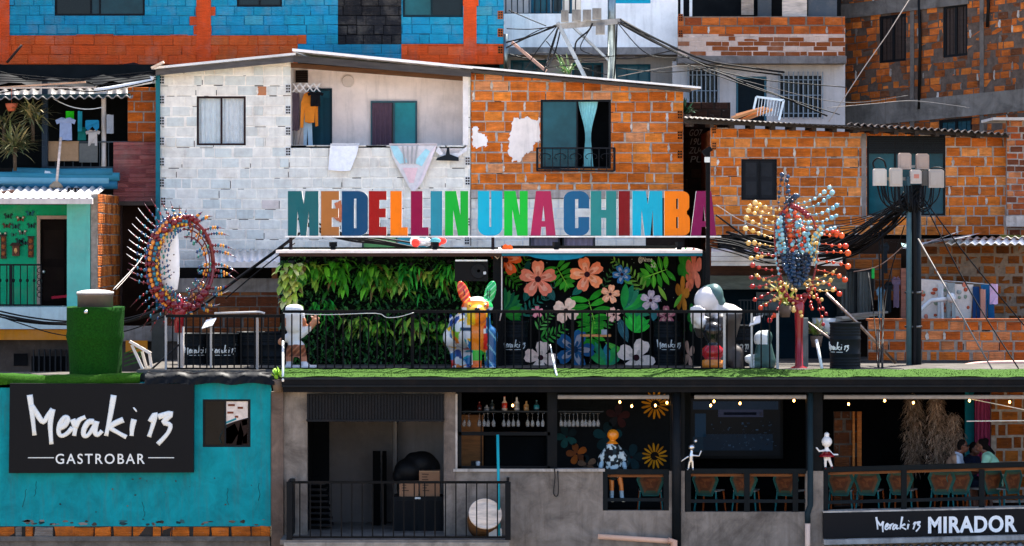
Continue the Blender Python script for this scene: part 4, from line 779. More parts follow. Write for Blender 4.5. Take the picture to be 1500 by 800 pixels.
w_ = MB('brick', 'mortar'); x0, x1, z0, z1 = RC(1272, 1640, 470, 528, 4.0); brick_wall(w_, x0, x1, z0, z1, 4.0, pal('b8571c', 'c06424', 'a84e1a', 'c87a4a', k=.15), bw=.33, bh=.2, mo=.035, mcol='8c8074', seed=83, smear=.2, gap=.15); 
w_.pbox(1270, 1640, 467, 470, 3.97, 4.2, c('a8603a'), 0); yw = solo(w_, 'brick_wall', 'orange brick parapet wall right of the black barrel', 'wall', kind='thing')
m_ = MB('conc', col='4a4642'); m_.pbox(1240, 1640, 528, 548, 3.95, 4.2); solo(m_, 'footing', 'dark stained concrete footing under the orange brick parapet', 'footing', kind='thing')
yl = sag(P(1346, 406, 5.2), P(1490, 440, 5.2), .05)
m_ = MB('gloss', col='b8b8b4'); m_.tube([P(1346, 409, 5.2), P(1420, 414, 5.2), P(1462, 418, 5.2)], .012, 5); solo(m_, 'clothesline', 'clothesline stretched in front of the shaded brick wall at the right', 'clothesline')
m_ = MB('cloth', col='cfc6bc'); Yc = 5.15
o = [(1347, 409), (1372, 411), (1400, 416), (1426, 417), (1422, 470), (1400, 469), (1375, 471), (1349, 470)]; m_.prism([[(px_x(a, Yc), py_z(b, Yc)) for a, b in o]], Yc, Yc + .03)
for k in range(34): a, b = u(1350, 1421), u(414, 466); q = P(a, b, Yc - .006); m_.ball(q, (u(.03, .06), .008, u(.03, .06)), c(RNG.choice(('b85a40', 'c87a64', '8a9a84', '9aa4a0', 'd89a80'))), n=6, k=4)
solo(m_, 'bedsheet', 'white bedsheet with orange and grey flower print on the right clothesline', 'bedsheet', 'laundry hung out to dry')
garment('trousers', 1393, 414, 14, 56, 5.0, '8f9694', 'grey trousers hanging in front of the flowered bedsheet', 'trousers', 'trousers')
garment('trousers', 1378, 416, 9, 54, 4.98, 'c4c8c8', 'narrow white trousers hanging in front of the flowered bedsheet', 'trousers', 'trousers')
garment('trousers', 1430, 420, 12, 52, 5.1, '1c3c66', 'dark blue jeans hanging right of the flowered bedsheet', 'jeans', 'jeans')
garment('trousers', 1446, 417, 22, 56, 5.1, '1f5a86', 'bright blue jeans at the right end of the line', 'jeans', 'jeans')
garment('towel', 1456, 416, 12, 30, 5.05, 'c8aac8', 'lilac cloth hanging over the bright blue jeans', 'cloth', 'cloth')
garment('towel', 1440, 424, 7, 46, 5.0, 'c08a78', 'narrow pink cloth between the two blue jeans', 'cloth', 'cloth')
dish = T('antenna', 'white satellite antenna arm with a small head in front of the laundry', 'antenna', P(1345, 462, 4.6)); m_ = MB('gloss', col='c4ccd0'); m_.tube([P(1338, 466, 4.6), P(1350, 452, 4.6), P(1364, 440, 4.6), P(1388, 438, 4.5)], .045, 8); part(m_, 'arm', dish); m_ = MB('gloss', col='b4bcc0'); m_.lathe(P(1388, 438, 4.5), [(.05, 0), (.1, .03), (.1, .12), (.06, .16)], 10, axis=(.9, -.4, .3)); part(m_, 'head', dish)
m_ = MB('plastic', col='d0a090'); m_.tube(smooth_path([P(1352, 546, 3.4), P(1400, 539, 3.4), P(1440, 533, 3.5), P(1520, 532, 3.5), P(1620, 536, 3.5)]), .05, 8); solo(m_, 'hose', 'thick pink hose lying in front of the orange brick parapet', 'hose')
# white awning house behind the bead sculpture
ba = T('shed', 'low house with a white metal awning and dark window behind the tall bead sculpture', 'shed', P(1140, 470, 5.8))
m_ = MB('zinc', col='d8d8d4'); 
for k in range(3): m_.pbox(1042, 1234, 369 + k * 7, 375.4 + k * 7, 4.9 - .03 * (k % 2), 5.0)
m_.poly([P(1042, 369, 4.9), P(1234, 369, 4.9), P(1234, 364, 6.3), P(1042, 364, 6.3)]); part(m_, 'awning', ba)
m_ = MB('wood', col='4a2c1a'); m_.pbox(1040, 1240, 390, 404, 5.4, 5.5); part(m_, 'upper_beam', ba)
m_ = MB('wood', col='5e6458'); m_.pbox(1040, 1240, 404, 424, 5.2, 5.4); part(m_, 'painted_beam', ba)
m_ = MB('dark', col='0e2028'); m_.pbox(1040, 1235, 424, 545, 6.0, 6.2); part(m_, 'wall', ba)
m_ = MB('conc', col='6f7a7c'); m_.pbox(1108, 1150, 428, 462, 5.9, 5.99); part(m_, 'panel', ba)
window(ba, 1226, 1280, 394, 462, 5.6, '1a1e20', '5a6264', (.5,), fw=4, pane=False, inset=.03); curtain(ba, 1229, 1252, 397, 460, 5.72, '59605f', 4); curtain(ba, 1256, 1277, 397, 460, 5.73, '6a706e', 4)
m_ = MB('dark', col='0c1012'); m_.pbox(1228, 1278, 396, 461, 5.8, 5.85); part(m_, 'dark_backing', ba)  # dark sheet whose colour stands for shade behind the yard window
m_ = MB('paint', col='2a3032')
for k in range(9): m_.bar(P(1085 + k * 5, 470, 4.6), P(1085 + k * 5, 440, 4.6), .02)
m_.bar(P(1082, 440, 4.6), P(1130, 440, 4.6), .03); part(m_, 'yard_rail', ba)
for k, (a, b, cl, lb) in enumerate(((1290, 470, '5a7a8a', 'pale blue laundry hanging in the dark yard left of the meter pole'), (1302, 462, '1a2024', 'black laundry hanging in the dark yard left of the meter pole'), (1313, 455, '6a5a6c', 'mauve laundry hanging in the dark yard left of the meter pole'), (1296, 405, '22282c', 'dark laundry bundle high under the roof left of the meter pole'))): garment('shirt', a, b - 50, 13, 46, 5.3, cl, lb)
m_ = MB('plastic', col='1fae4a'); m_.pbox(1277, 1281, 392, 408, 5.0, 5.1); solo(m_, 'clothes_brush', 'bright green plastic piece beside the curtained yard window', 'brush')
m_ = MB('wood', col='8a5a4a'); m_.pbox(1320, 1327, 393, 470, 5.3, 5.5); solo(m_, 'post', 'reddish wooden post just left of the meter pole', 'post')
for k in range(3):
    m_ = MB('wood', col=('8a8a84', '9c9890', '77736c')[k]); a = P(1215 + k * 14, 470 - k * 4, 4.6); m_.bar(a, a + Vector((.75, .3, .06)), .28, .04, up=(0, 1, 0) if False else (0, 0, 1)); solo(m_, 'board', ('grey board lying lowest on the rubble behind the barrel', 'pale board on the rubble behind the barrel', 'dark board on the rubble behind the barrel')[k], 'board', 'boards behind the barrel')
m_ = MB('gloss', col='b4babc'); m_.lathe(P(1207, 490, 4.4), [(.16, 0), (.24, .32), (.22, .32)], 16); solo(m_, 'bucket', 'white plastic bucket on the ground left of the black barrel', 'bucket')
def small_plant(px, py, Yp, n, L, cols, label, name='potted_plant', w=.06, dr=1.2):
    o = T(name, label, 'plant', P(px, py, Yp)); m_ = MB('leaf'); b = P(px, py, Yp)
    for k in range(n):
        a = u(0, 6.28); e = u(.3, 1.4); d = Vector((math.cos(a) * math.cos(e), math.sin(a) * math.cos(e), math.sin(e))); leaf(m_, b + Vector((u(-.08, .08), u(-.08, .08), u(0, .1))), d, L * u(.6, 1.1), w, u(.4, dr), dim(c(RNG.choice(cols)), u(.8, 1.1)))
    part(m_, 'leaves', o); m_ = MB('plastic', col='6a5a4c'); m_.lathe(b - Vector((0, 0, .22)), [(.09, 0), (.13, .22), (.1, .22)], 12); part(m_, 'pot', o)
small_plant(1150, 448, 3.4, 26, .5, ('8a9a2c', 'a8a83a', 'c8c05a'), 'yellow green long leaved plant beside the red sculpture post')
small_plant(1196, 492, 4.2, 40, .3, ('c8c4a0', '6a8a3a', 'a8a850'), 'pale flowering plant left of the white bucket', w=.08)
small_plant(1003, 168, 9.5, 30, .35, ('1f5a3a', '2c6a4a'), 'dark green plant on the roof end at the gap between the brick houses')
small_plant(830, 112, 12, 24, .5, ('3c6a34', '5a8a4a', '7a8a5a'), 'green weeds growing on the roof below the upper power pole')
# ================================================================== the bar building in front
FL = py_z(541, .55); BF = py_z(757, .5)
bar = T('bar_building', 'two storey bar building with a teal wall at left and dark open bar at right', 'building', (0, 0, 0))
w_ = MB('teal', 'conc'); x0, x1, z0, z1 = RC(-200, 396.5, 560, 771, 0); wz = RC(297, 367, 585, 655, 0)
for q in rsub((x0, x1, z0, z1), [wz]): w_.box(q[0], q[1], 0, .16, q[2], q[3], c('06858d'))
m_ = w_; m_.m = 1
for k in range(46):                                                   # chipped plaster and splashes
    low = k < 30; a, b = u(4, 392), (u(763, 769) if low else u(700, 762)); rx, rz = (u(2, 8), u(1, 3)) if low else (u(.6, 2.2), u(.5, 1.6)); m_.prism([[(px_x(a + rx * math.cos(t) * u(.6, 1.2), 0), max(py_z(b + rz * math.sin(t) * u(.6, 1.2), 0), py_z(770.3, 0))) for t in [2 * math.pi * i / 9 for i in range(9)]]], -.004 - .0002 * (k % 9), .004, dim(c(RNG.choice(('5a544c', '3a3630', '2f5a5e', '77706a', '1c3c40'))), u(.7, 1.2)))
for k in range(7):
    a, b = u(290, 392) if k < 4 else u(4, 280), u(690, 740) if k > 3 else u(600, 740); pts = [(a, b)]
    for j in range(6): pts.append((pts[-1][0] + u(-2, 2), pts[-1][1] + u(2, 6)))
    m_.tube([P(p[0], p[1], -.001) for p in pts], .0045, 4, c('0f3a40'))
part(w_, 'teal_wall', bar)
w_ = MB('brick', 'conc'); x0, x1, z0, z1 = RC(-200, 396, 770.5, 789, 0)
brick_wall(w_, x0, x1, z0, z1, -.012, lambda x, z, rg: dim(c('b4601f' if rg.random() < .93 else '7d756c'), rg.uniform(.7, 1.1)), bw=.36, bh=.25, mo=.035, mcol='2e2a26', jit=.022, seed=92, hb=.15, depth=.02); w_.box(x0, x1, -.03, .16, 0, z0, c('6a645c'), 1); part(w_, 'brick_footing', bar)
m_ = MB('conc', col='5e5a55'); m_.pbox(-200, 395, 786, 793, -.08, -.031); part(m_, 'footing_ledge', bar)
window(bar, 297, 367, 585, 655, 0, '17191c', '0d1216', (.47,), gcols=('0c0f12', '15191b'), fw=3, inset=.04)
m_ = MB('mural'); 
x0, x1, z0, z1 = RC(331, 363, 588, 652, .02); m_.box(x0, x1, .028, .036, z0, z1, c('c9beb4'))
for pts, cl in (([(331, 622), (345, 617), (363, 612), (363, 652), (331, 652)], '241a16'), ([(331, 628), (344, 620), (350, 634), (340, 650), (331, 650)], 'a85a2c'), ([(354, 616), (362, 614), (362, 622), (355, 624)], 'b8622c'), ([(348, 640), (352, 618), (357, 636), (354, 652), (346, 652)], '101416'), ([(356, 640), (362, 634), (362, 650), (355, 650)], 'a4542c'), ([(331, 618), (346, 612), (346, 615), (331, 621)], '2f7a84')): m_.prism([[(px_x(a, .02), py_z(b, .02)) for a, b in pts]], .022, .0275, c(cl))
for a, b, w in ((334, 592, 10), (348, 596, 8), (333, 603, 9), (344, 609, 5)): m_.pbox(a, a + w, b, b + 3, .022, .0275, c('6a3a2a'))
part(m_, 'window_poster', bar)
# concrete front
w_ = MB('conc'); x0, x1, z0, z1 = RC(397, 1660, 574, 800, .02)
ho = [RC(450, 650, 578, 791, .02), RC(668, 1700, 570, 690, .02), RC(883, 980, 688, 748, .02), RC(1003, 1180, 688, 750, .02), RC(1206, 1700, 688, 752, .02)]
cw = c('7c746b')
for q in rsub((x0, x1, z0, z1), ho): w_.box(q[0], q[1], .02, .2, q[2], q[3], cw)
w_.box(x0, px_x(450, .02), .021, .2, 0, z0, cw); w_.box(px_x(650, .02), x1, .021, .2, 0, z0, cw); part(w_, 'concrete_wall', bar)
m_ = MB('conc', col='66574d'); m_.pbox(397.5, 415, 574, 830, -.05, .019); part(m_, 'corner_pier', bar)
m_ = MB('conc', col='6e645c'); m_.pbox(651, 667, 574, 705, -.004, .019); part(m_, 'door_pier', bar)
m_ = MB('conc', col='aaa49c'); m_.pbox(664, 886, 687, 691, -.02, .21); m_.box(px_x(667, 0), px_x(670, 0), .0, .21, py_z(690, 0), py_z(577, 0)); part(m_, 'window_sill', bar)
for a, b, t, d in ((669, 676, 575, 688), (669, 806, 633, 638), (669, 806, 683, 687), (802, 816, 575, 688), (982, 1003, 575, 750), (1181, 1205, 575, 753)): m_ = MB('paint', col='0b0f12'); m_.pbox(a, b, t, d, .05 + .001 * (a % 7), .17); part(m_, 'window_frame', bar)
m_ = MB('paint', col='12171b')
m_.tube([P(991, 575, -.05), P(991, 800, -.05)], .085, 12); col1 = part(m_, 'column', bar)
m_ = MB('paint', col='1b2a30'); m_.tube([P(1187, 575, -.08), P(1187, 740, -.08), P(1183, 752, -.08), P(1183, 766, -.08)], .055, 10); part(m_, 'drain_pipe', bar)
# canopy
m_ = MB('paint', 'paint', col='0c0e11'); YF = -.45
m_.box(px_x(413, YF), 14, YF, 0.0, py_z(566, YF), py_z(553, YF)); m_.box(px_x(414, YF), 14, YF + .08, .015, py_z(575, YF), py_z(566, YF) - .001); m_.box(px_x(413, YF), 14, YF - .025, YF - .001, py_z(556, YF), py_z(552.6, YF), c('22272a')); m_.box(px_x(413, YF), 14, YF - .02, YF - .001, py_z(567, YF), py_z(564.5, YF), c('171b1e')); part(m_, 'canopy_fascia', bar)
zf = py_z(552, YF)
m_ = MB('conc', col='57534e'); m_.box(px_x(200, .5), 14, .5, 9, FL - .2, FL - .012); m_.box(px_x(413, 0), 14, .016, .499, FL - .24, FL - .14); m_.box(-14, px_x(199, .5), -.0, 4.0, py_z(560, 0) - .1, py_z(560, 0) + .02); part(m_, 'roof_slab', bar)
n = 160; tg = MB('turf', col='36541a'); rows_ = []
for j in range(5):
    row = []
    for i in range(n + 1):
        x = px_x(411, YF) + (14 - px_x(411, YF)) * i / n; yy = YF - .01 + (.57 - YF) * j / 4; row.append(tg.pt((x, yy, zf + .004 + (FL - zf) * min(1, (yy - YF) / .95) + .012 * math.sin(x * 5.1) * math.sin(x * 1.3 + j) + u(-.006, .006))))
    rows_.append(row)
for j in range(4):
    for i in range(n): tg.face([rows_[j][i], rows_[j][i + 1], rows_[j + 1][i + 1], rows_[j + 1][i]], sm=True)
for k in range(2600):                                                 # frayed tufts
    x = u(px_x(412, YF), 10.5); yy = YF + u(-.01, .9); z = zf + .004 + (FL - zf) * min(1, (yy - YF) / .95); h = u(.008, .022); a = u(-.02, .02); tg.face([tg.pt((x - .008, yy, z)), tg.pt((x + .008, yy, z)), tg.pt((x + a, yy - u(0, .02), z + h))], dim(c('426420'), u(.6, 1.15)))
solo(tg, 'artificial_turf', 'bright green artificial turf strip along the terrace edge', 'turf', kind='stuff')
# left roof edge: turf, tank, tarp
n = 60; tg = MB('turf', col='2a520c'); prof = [(.5, .10), (.1, .11), (-.05, .085), (-.1, .0), (-.11, -.06), (-.1, -.075)]; rows_ = []
for j, (yy, dz) in enumerate(prof):
    row = []
    for i in range(n + 1):
        x = px_x(-180, 0) + (px_x(206, 0) - px_x(-180, 0)) * i / n; row.append(tg.pt((x, yy + .02 * math.sin(x * 2.3 + j), py_z(557, 0) + dz + .02 * math.sin(x * 1.7) + .012 * math.sin(x * 6 + j) + u(-.005, .005))))
    rows_.append(row)
for j in range(len(prof) - 1):
    for i in range(n): tg.face([rows_[j][i], rows_[j + 1][i], rows_[j + 1][i + 1], rows_[j][i + 1]], sm=True)
solo(tg, 'artificial_turf', 'rolled green turf over the roof edge above the teal wall', 'turf', kind='stuff')
tk = T('water_tank', 'round tank wrapped in green turf with a steel cap', 'tank', P(140, 547, .9)); tm = MB('turf', col='14420c'); b0 = P(139.5, 549, .9); rr = []
for j in range(15):
    v = j / 14; row = []
    for i in range(48):
        a = 2 * math.pi * i / 48; rad = (.50 + .035 * v + (.02 if .55 < v < .62 else 0) - .02 * (v < .5)) * (1 + .012 * math.sin(a * 5 + v * 7) + .008 * math.sin(a * 11)) + (.03 * math.exp(-((a - 5.2) / .18) ** 2) * (1 - v))
        row.append(tm.pt(b0 + Vector((rad * math.cos(a), rad * math.sin(a), 1.26 * v + .01 * math.sin(a * 3)))))
    rr.append(row)
for j in range(14):
    for i in range(48): tm.face([rr[j][i], rr[j][(i + 1) % 48], rr[j + 1][(i + 1) % 48], rr[j + 1][i]], sm=True)
tm.face(rr[-1]); part(tm, 'turf_wrap', tk)
m_ = MB('zinc', col='6e6058'); m_.lathe(b0 + Vector((0, 0, 1.25)), [(.33, 0), (.33, .22), (.345, .23), (.345, .26)], 32); part(m_, 'cap', tk); m_ = MB('plaster', col='e8e4de'); m_.lathe(b0 + Vector((0, 0, 1.512)), [(.35, 0), (.34, .03), (.2, .06), (.01, .07)], 32); part(m_, 'cap_lid', tk)
m_ = MB('steel', col='c8c8c8'); m_.ball(b0 + Vector((-.1, -.55, 1.18)), .04, n=10); part(m_, 'valve', tk)
m_ = MB('tarp', col='0b0d10'); n = 30; ids = [[m_.pt((px_x(212 + 190 * i / n, -.12 - .02 * j), -.12 + .04 * math.sin(i * 1.3 + j) - .02 * j + (.5 if j == 0 else 0), py_z(545 + 4.2 * j + 1.5 * math.sin(i * .7), 0))) for i in range(n + 1)] for j in range(5)]
for j in range(4):
    for i in range(n): m_.face([ids[j][i], ids[j][i + 1], ids[j + 1][i + 1], ids[j + 1][i]], sm=True)
solo(m_, 'tarp', 'black plastic sheet hanging over the roof edge below the round sculpture', 'tarp')
fc = T('folding_chair', 'tilted folding chair with a white edge and green slats beside the turf tank', 'chair', P(200, 545, 1.2)); m_ = MB('gloss', col='e8dccf')
a, b = P(190, 500, 1.1), P(221, 518, 1.1); m_.bar(a, b, .12, .05); m_.bar(P(193, 505, 1.1), P(211, 545, 1.1), .05); m_.bar(P(208, 515, 1.4), P(215, 540, 1.4), .05); m_.bar(P(219, 518, 1.2), P(222, 538, 1.2), .05); part(m_, 'frame', fc)
m_ = MB('paint', col='3a6a2c')
for k in range(4): m_.bar(P(182, 518 + k * 6, 1.3), P(206, 508 + k * 7, 1.3), .06, .02)
part(m_, 'seat', fc)
# ---- signs
sg = T('bar_sign', 'large black sign reading Meraki 13 GASTROBAR on the teal wall', 'sign', P(150, 692, 0)); sy = -.22
m_ = MB('plastic', col='0a0b0e'); q = [P(15.5, 692, 0), P(285, 691, 0), P(285.5, 561.5, 0), P(17, 561, 0)]; m_.prism([[(v.x, v.z) for v in q]], sy, -.06); part(m_, 'board', sg)
m_ = MB('conc', col='4a4a4a')
for a in (40, 260): m_.pbox(a - 3, a + 3, 580, 680, -.06, -.001)
part(m_, 'wall_bracket', sg)
WH = 'd8dcd8'
m_ = MB('letter', col=WH); meraki(m_, px_x(42, 0), py_z(652, 0), 213 / 80, sy - .004, r=11.5); part(m_, 'lettering', sg)
m_ = MB('letter', col=WH); text_mb(m_, 'GASTROBAR', (px_x(84, 0), py_z(678, 0)), .26, sy - .006, .01, bold=.002, width=130 / 80, space=1.25)
for a, b in ((41, 79), (217, 255)): m_.pbox(a, b, 670, 671.2, sy - .008, sy - .001)
part(m_, 'lettering', sg)
ms = T('bar_sign', 'long black sign reading Meraki 13 MIRADOR at the lower right', 'sign', P(1360, 786, -.05)); m_ = MB('plastic', col='0b0d11'); q = [(1205, 750.5), (1660, 741.0), (1660, 777), (1205, 787.5)]; m_.prism([[(px_x(a, 0), py_z(b, 0)) for a, b in q]], -.14, .018); part(m_, 'board', ms)
m_ = MB('letter', col='e4e6e4'); meraki(m_, px_x(1281, 0), py_z(779.5, 0), 66 / 80, -.145, shear=.018, r=13); part(m_, 'lettering', ms)
m_ = MB('letter', col='e8eae8'); k0 = len(m_.v); text_mb(m_, 'MIRADOR', (px_x(1358, 0), py_z(779.2, 0)), .4, -.141, .012, bold=.014, width=130 / 80, space=1.08)
for v in m_.v[k0:]: v.z += .018 * (v.x - px_x(1358, 0))
part(m_, 'lettering', ms)
m_ = MB('conc', col='9d9a94'); q = [(1205, 789), (1660, 778), (1660, 785), (1205, 796)]; m_.prism([[(px_x(a, 0), py_z(b, 0)) for a, b in q]], -.3, .019); part(m_, 'lower_ledge', bar)
m_ = MB('conc', col='b8b0a4'); m_.prism([[(px_x(a, 0), py_z(b, 0)) for a, b in ((1205, 752), (1205, 748.6), (1660, 739), (1660, 742.4))]], -.12, .3); part(m_, 'parapet_cap', bar)
m_ = MB('zinc'); corrugated(m_, (px_x(1205, -1), -1.4, py_z(812, -1)), (px_x(1660, -1), -1.4, py_z(804, -1)), (px_x(1205, 0), -.1, py_z(800, 0)), (px_x(1660, 0), -.1, py_z(790, 0)), 40, .02, c('a8aeb0')); solo(m_, 'sheet_roof', 'grey corrugated sheet roof below the long black sign', 'roof')
# ---- store room and its balcony
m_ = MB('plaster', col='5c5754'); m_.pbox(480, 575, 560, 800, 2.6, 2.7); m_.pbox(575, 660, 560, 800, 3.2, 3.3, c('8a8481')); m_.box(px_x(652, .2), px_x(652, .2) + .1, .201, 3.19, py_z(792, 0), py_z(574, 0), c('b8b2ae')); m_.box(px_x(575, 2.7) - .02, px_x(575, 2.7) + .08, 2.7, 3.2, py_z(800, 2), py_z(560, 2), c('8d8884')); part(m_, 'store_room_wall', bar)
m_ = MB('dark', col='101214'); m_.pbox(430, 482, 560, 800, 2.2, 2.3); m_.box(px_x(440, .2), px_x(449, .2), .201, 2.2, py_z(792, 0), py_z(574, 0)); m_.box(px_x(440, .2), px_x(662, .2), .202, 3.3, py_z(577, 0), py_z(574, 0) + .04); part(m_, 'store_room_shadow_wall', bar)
m_ = MB('conc', col='6d6862'); m_.box(px_x(416, 0), px_x(746, -1), -1.0, .019, py_z(798, -1), py_z(791, -1)); m_.box(px_x(440, 0), px_x(662, 0), .021, 3.3, py_z(796, -1), py_z(791, -1)); m_.box(px_x(416, -1), px_x(746, -1), -1.03, -1.001, py_z(803, -1), py_z(794.5, -1), c('8d867c')); part(m_, 'balcony_floor', bar)
m_ = MB('plastic', col='7fb4c4'); m_.pbox(424, 448, 786, 791, -.2, -.0); m_.pbox(650, 735, 787, 791, -.2, -.0); part(m_, 'skirting', bar)
sh = MB('paint', col='17191c'); x0, x1, z0, z1 = RC(450, 650, 577, 614, -.02)
n = 44
for k in range(n): a = x0 + (x1 - x0) * k / n; sh.box(a, a + (x1 - x0) / n * .62, -.12, -.0, z0, z1); sh.box(a + (x1 - x0) / n * .62, a + (x1 - x0) / n, -.095, -.0, z0, z1)
sh.box(x0 - .01, x1 + .01, -.13, .0, z0 - .04, z0 - .001); part(sh, 'roller_shutter', bar)
def railing(name, label, pts, top, bot, n, Yr, col='0a0c0e', rb=.02, group=None, posts=(), tw=.045, botr=None):
    o = T(name, label, 'railing', P((pts[0] + pts[1]) / 2, bot, Yr), group)
    m_ = MB('paint', col=col); m_.bar(P(pts[0], top, Yr), P(pts[1], top, Yr), tw); part(m_, 'top_rail', o)
    m_ = MB('paint', col=col); m_.bar(P(pts[0], bot, Yr), P(pts[1], bot, Yr), .035); part(m_, 'bottom_rail', o)
    for k in range(n + 1):
        q = pts[0] + (pts[1] - pts[0]) * k / n; m_ = MB('paint', col=col); m_.bar(P(q, top + 1.2, Yr), P(q, bot - 1, Yr), rb); part(m_, 'baluster', o)
    for q, w, cl in posts: m_ = MB('paint', col=cl); m_.bar(P(q, top - .5, Yr), P(q, bot + 4, Yr), w, w); part(m_, 'post', o)
    return o
br_ = railing('railing', 'black balcony railing in front of the store room', (424, 744), 706.5, 787, 21, -.95, posts=((424, .1, '101316'), (744, .1, '101316')), rb=.022)
m_ = MB('paint', col='101316'); 
for k in range(6): yy = -.95 + .16 * k; m_.box(px_x(744, -.95) - .02, px_x(744, -.95) + .02, yy, yy + .05, py_z(787, -.95), py_z(706, -.95))
m_.box(px_x(744, -.95) - .025, px_x(744, -.95) + .025, -.93, -.0, py_z(706.5, -.95) - .02, py_z(706.5, -.95) + .02); m_.box(px_x(424, -.95) - .05, px_x(424, -.95) + .04, -.9, -.0, py_z(787, -.95), py_z(706.5, -.95)); part(m_, 'side_panel', br_)
m_ = MB('wood', col='c9a78c'); 
for k in range(21): q = 424 + 320 * (k + .5) / 21
dr = T('drum', 'tilted round drum with a pale head behind the balcony railing', 'drum', P(708, 785, -.5)); ax = Vector((.12, -.85, .5)).normalized(); o_ = P(711, 753, -.62)
m_ = MB('wood', col='6a4420'); m_.lathe(o_ - ax * .5, [(.27, 0), (.3, .2), (.295, .5)], 28, axis=ax); part(m_, 'shell', dr); m_ = MB('wood', col='dccbb8'); m_.lathe(o_ + ax * .002, [(.305, -.02), (.305, .012), (.29, .02), (.285, .014), (.2, .014), (.19, .02), (.11, .014), (.05, .018), (.01, .016)], 28, axis=ax); part(m_, 'head', dr)
m_ = MB('plastic', col='c8c0b4'); m_.pbox(716, 735, 775, 786, -.6, -.4); m_.pbox(718, 724, 765, 775, -.55, -.45); m_.pbox(727, 733, 768, 775, -.55, -.45, c('a8b8b0')); solo(m_, 'crate', 'small pale crate with bottles standing right of the drum', 'crate')
m_ = MB('plastic', col='1f9aa4'); m_.tube([P(731, 785, -.6), P(730.5, 720, -.5), P(729, 637, -.3)], .026, 8); solo(m_, 'pole', 'slim teal pole leaning against the bar window', 'pole')
m_ = MB('plastic', col='0c0d0f')
st = T('chair_stack', 'stack of black chairs in the dark store room', 'chair stack', P(477, 785, 1.2), 'stack')
for k in range(9):
    m_ = MB('plastic', col='141518'); z = py_z(778, 1.2) + .11 * k; x = px_x(470, 1.2) - .02 * k; m_.box(x - .22, x + .25, 1.0, 1.45, z, z + .04); m_.bar((x - .22, 1.2, z), (x - .32, 1.2, z + .42), .4, .03, up=(0, 1, 0)); part(m_, 'chair', st)
for k, (a, b) in enumerate(((546, 557), (560, 566))): m_ = MB('dark', col='0a0b0c'); m_.pbox(a, b, 661, 788, 1.9 + .2 * k, 2.0 + .2 * k); solo(m_, 'plank', ('wide black plank standing against the store room wall', 'narrow black plank standing against the store room wall')[k], 'plank')
cb = T('cabinet', 'dark low cabinet carrying cardboard boxes in the store room', 'cabinet', P(614, 788, 1.0)); m_ = MB('paint', col='15191c'); m_.pbox(576, 649, 728, 788, .8, 1.5); part(m_, 'body', cb); m_ = MB('paint', col='101316'); m_.pbox(580, 611, 733, 784, .78, .799); part(m_, 'door', cb); m_ = MB('paint', col='101316'); m_.pbox(614, 646, 733, 784, .78, .799); part(m_, 'door', cb); m_ = MB('plastic', col='c8d0d0'); m_.pbox(607, 616, 728.5, 731, .775, .799); part(m_, 'label_plate', cb)
for (a, b, t, d, yy, lb) in ((585, 613, 706, 727.5, .9, 'cardboard box at the left on the dark cabinet'), (615, 644, 706, 727.5, .95, 'cardboard box at the right on the dark cabinet'), (614, 644, 690, 705.5, .98, 'cardboard box on top of the right box with dark print')):
    m_ = MB('card', col='8f6a4e'); m_.pbox(a, b, t, d, yy, yy + .35); m_.pbox(a, b, t + .0, t + 1.5, yy - .004, yy - .0001, c('a4805f'))
    for k in range(3): m_.pbox(a + 4, a + 4 + u(5, 12), t + 4 + k * 4, t + 5.5 + k * 4, yy - .003, yy - .0002, c('4a3426'))
    solo(m_, 'cardboard_box', lb, 'box', 'cardboard boxes in the store room')
bg = T('garbage_bag', 'black plastic bags piled on the cabinet behind the boxes', 'bag', P(610, 690, 1.3)); organic([('e', P(600, 690, 1.35), (.3, .2, .25)), ('e', P(618, 680, 1.4), (.3, .2, .25)), ('e', P(607, 676, 1.4), (.2, .15, .18)), ('e', P(634, 686, 1.4), (.15, .15, .2)), ('e', P(586, 697, 1.35), (.15, .15, .15))], .03, c('0f1012'), 'tarp', 'bag', bg)
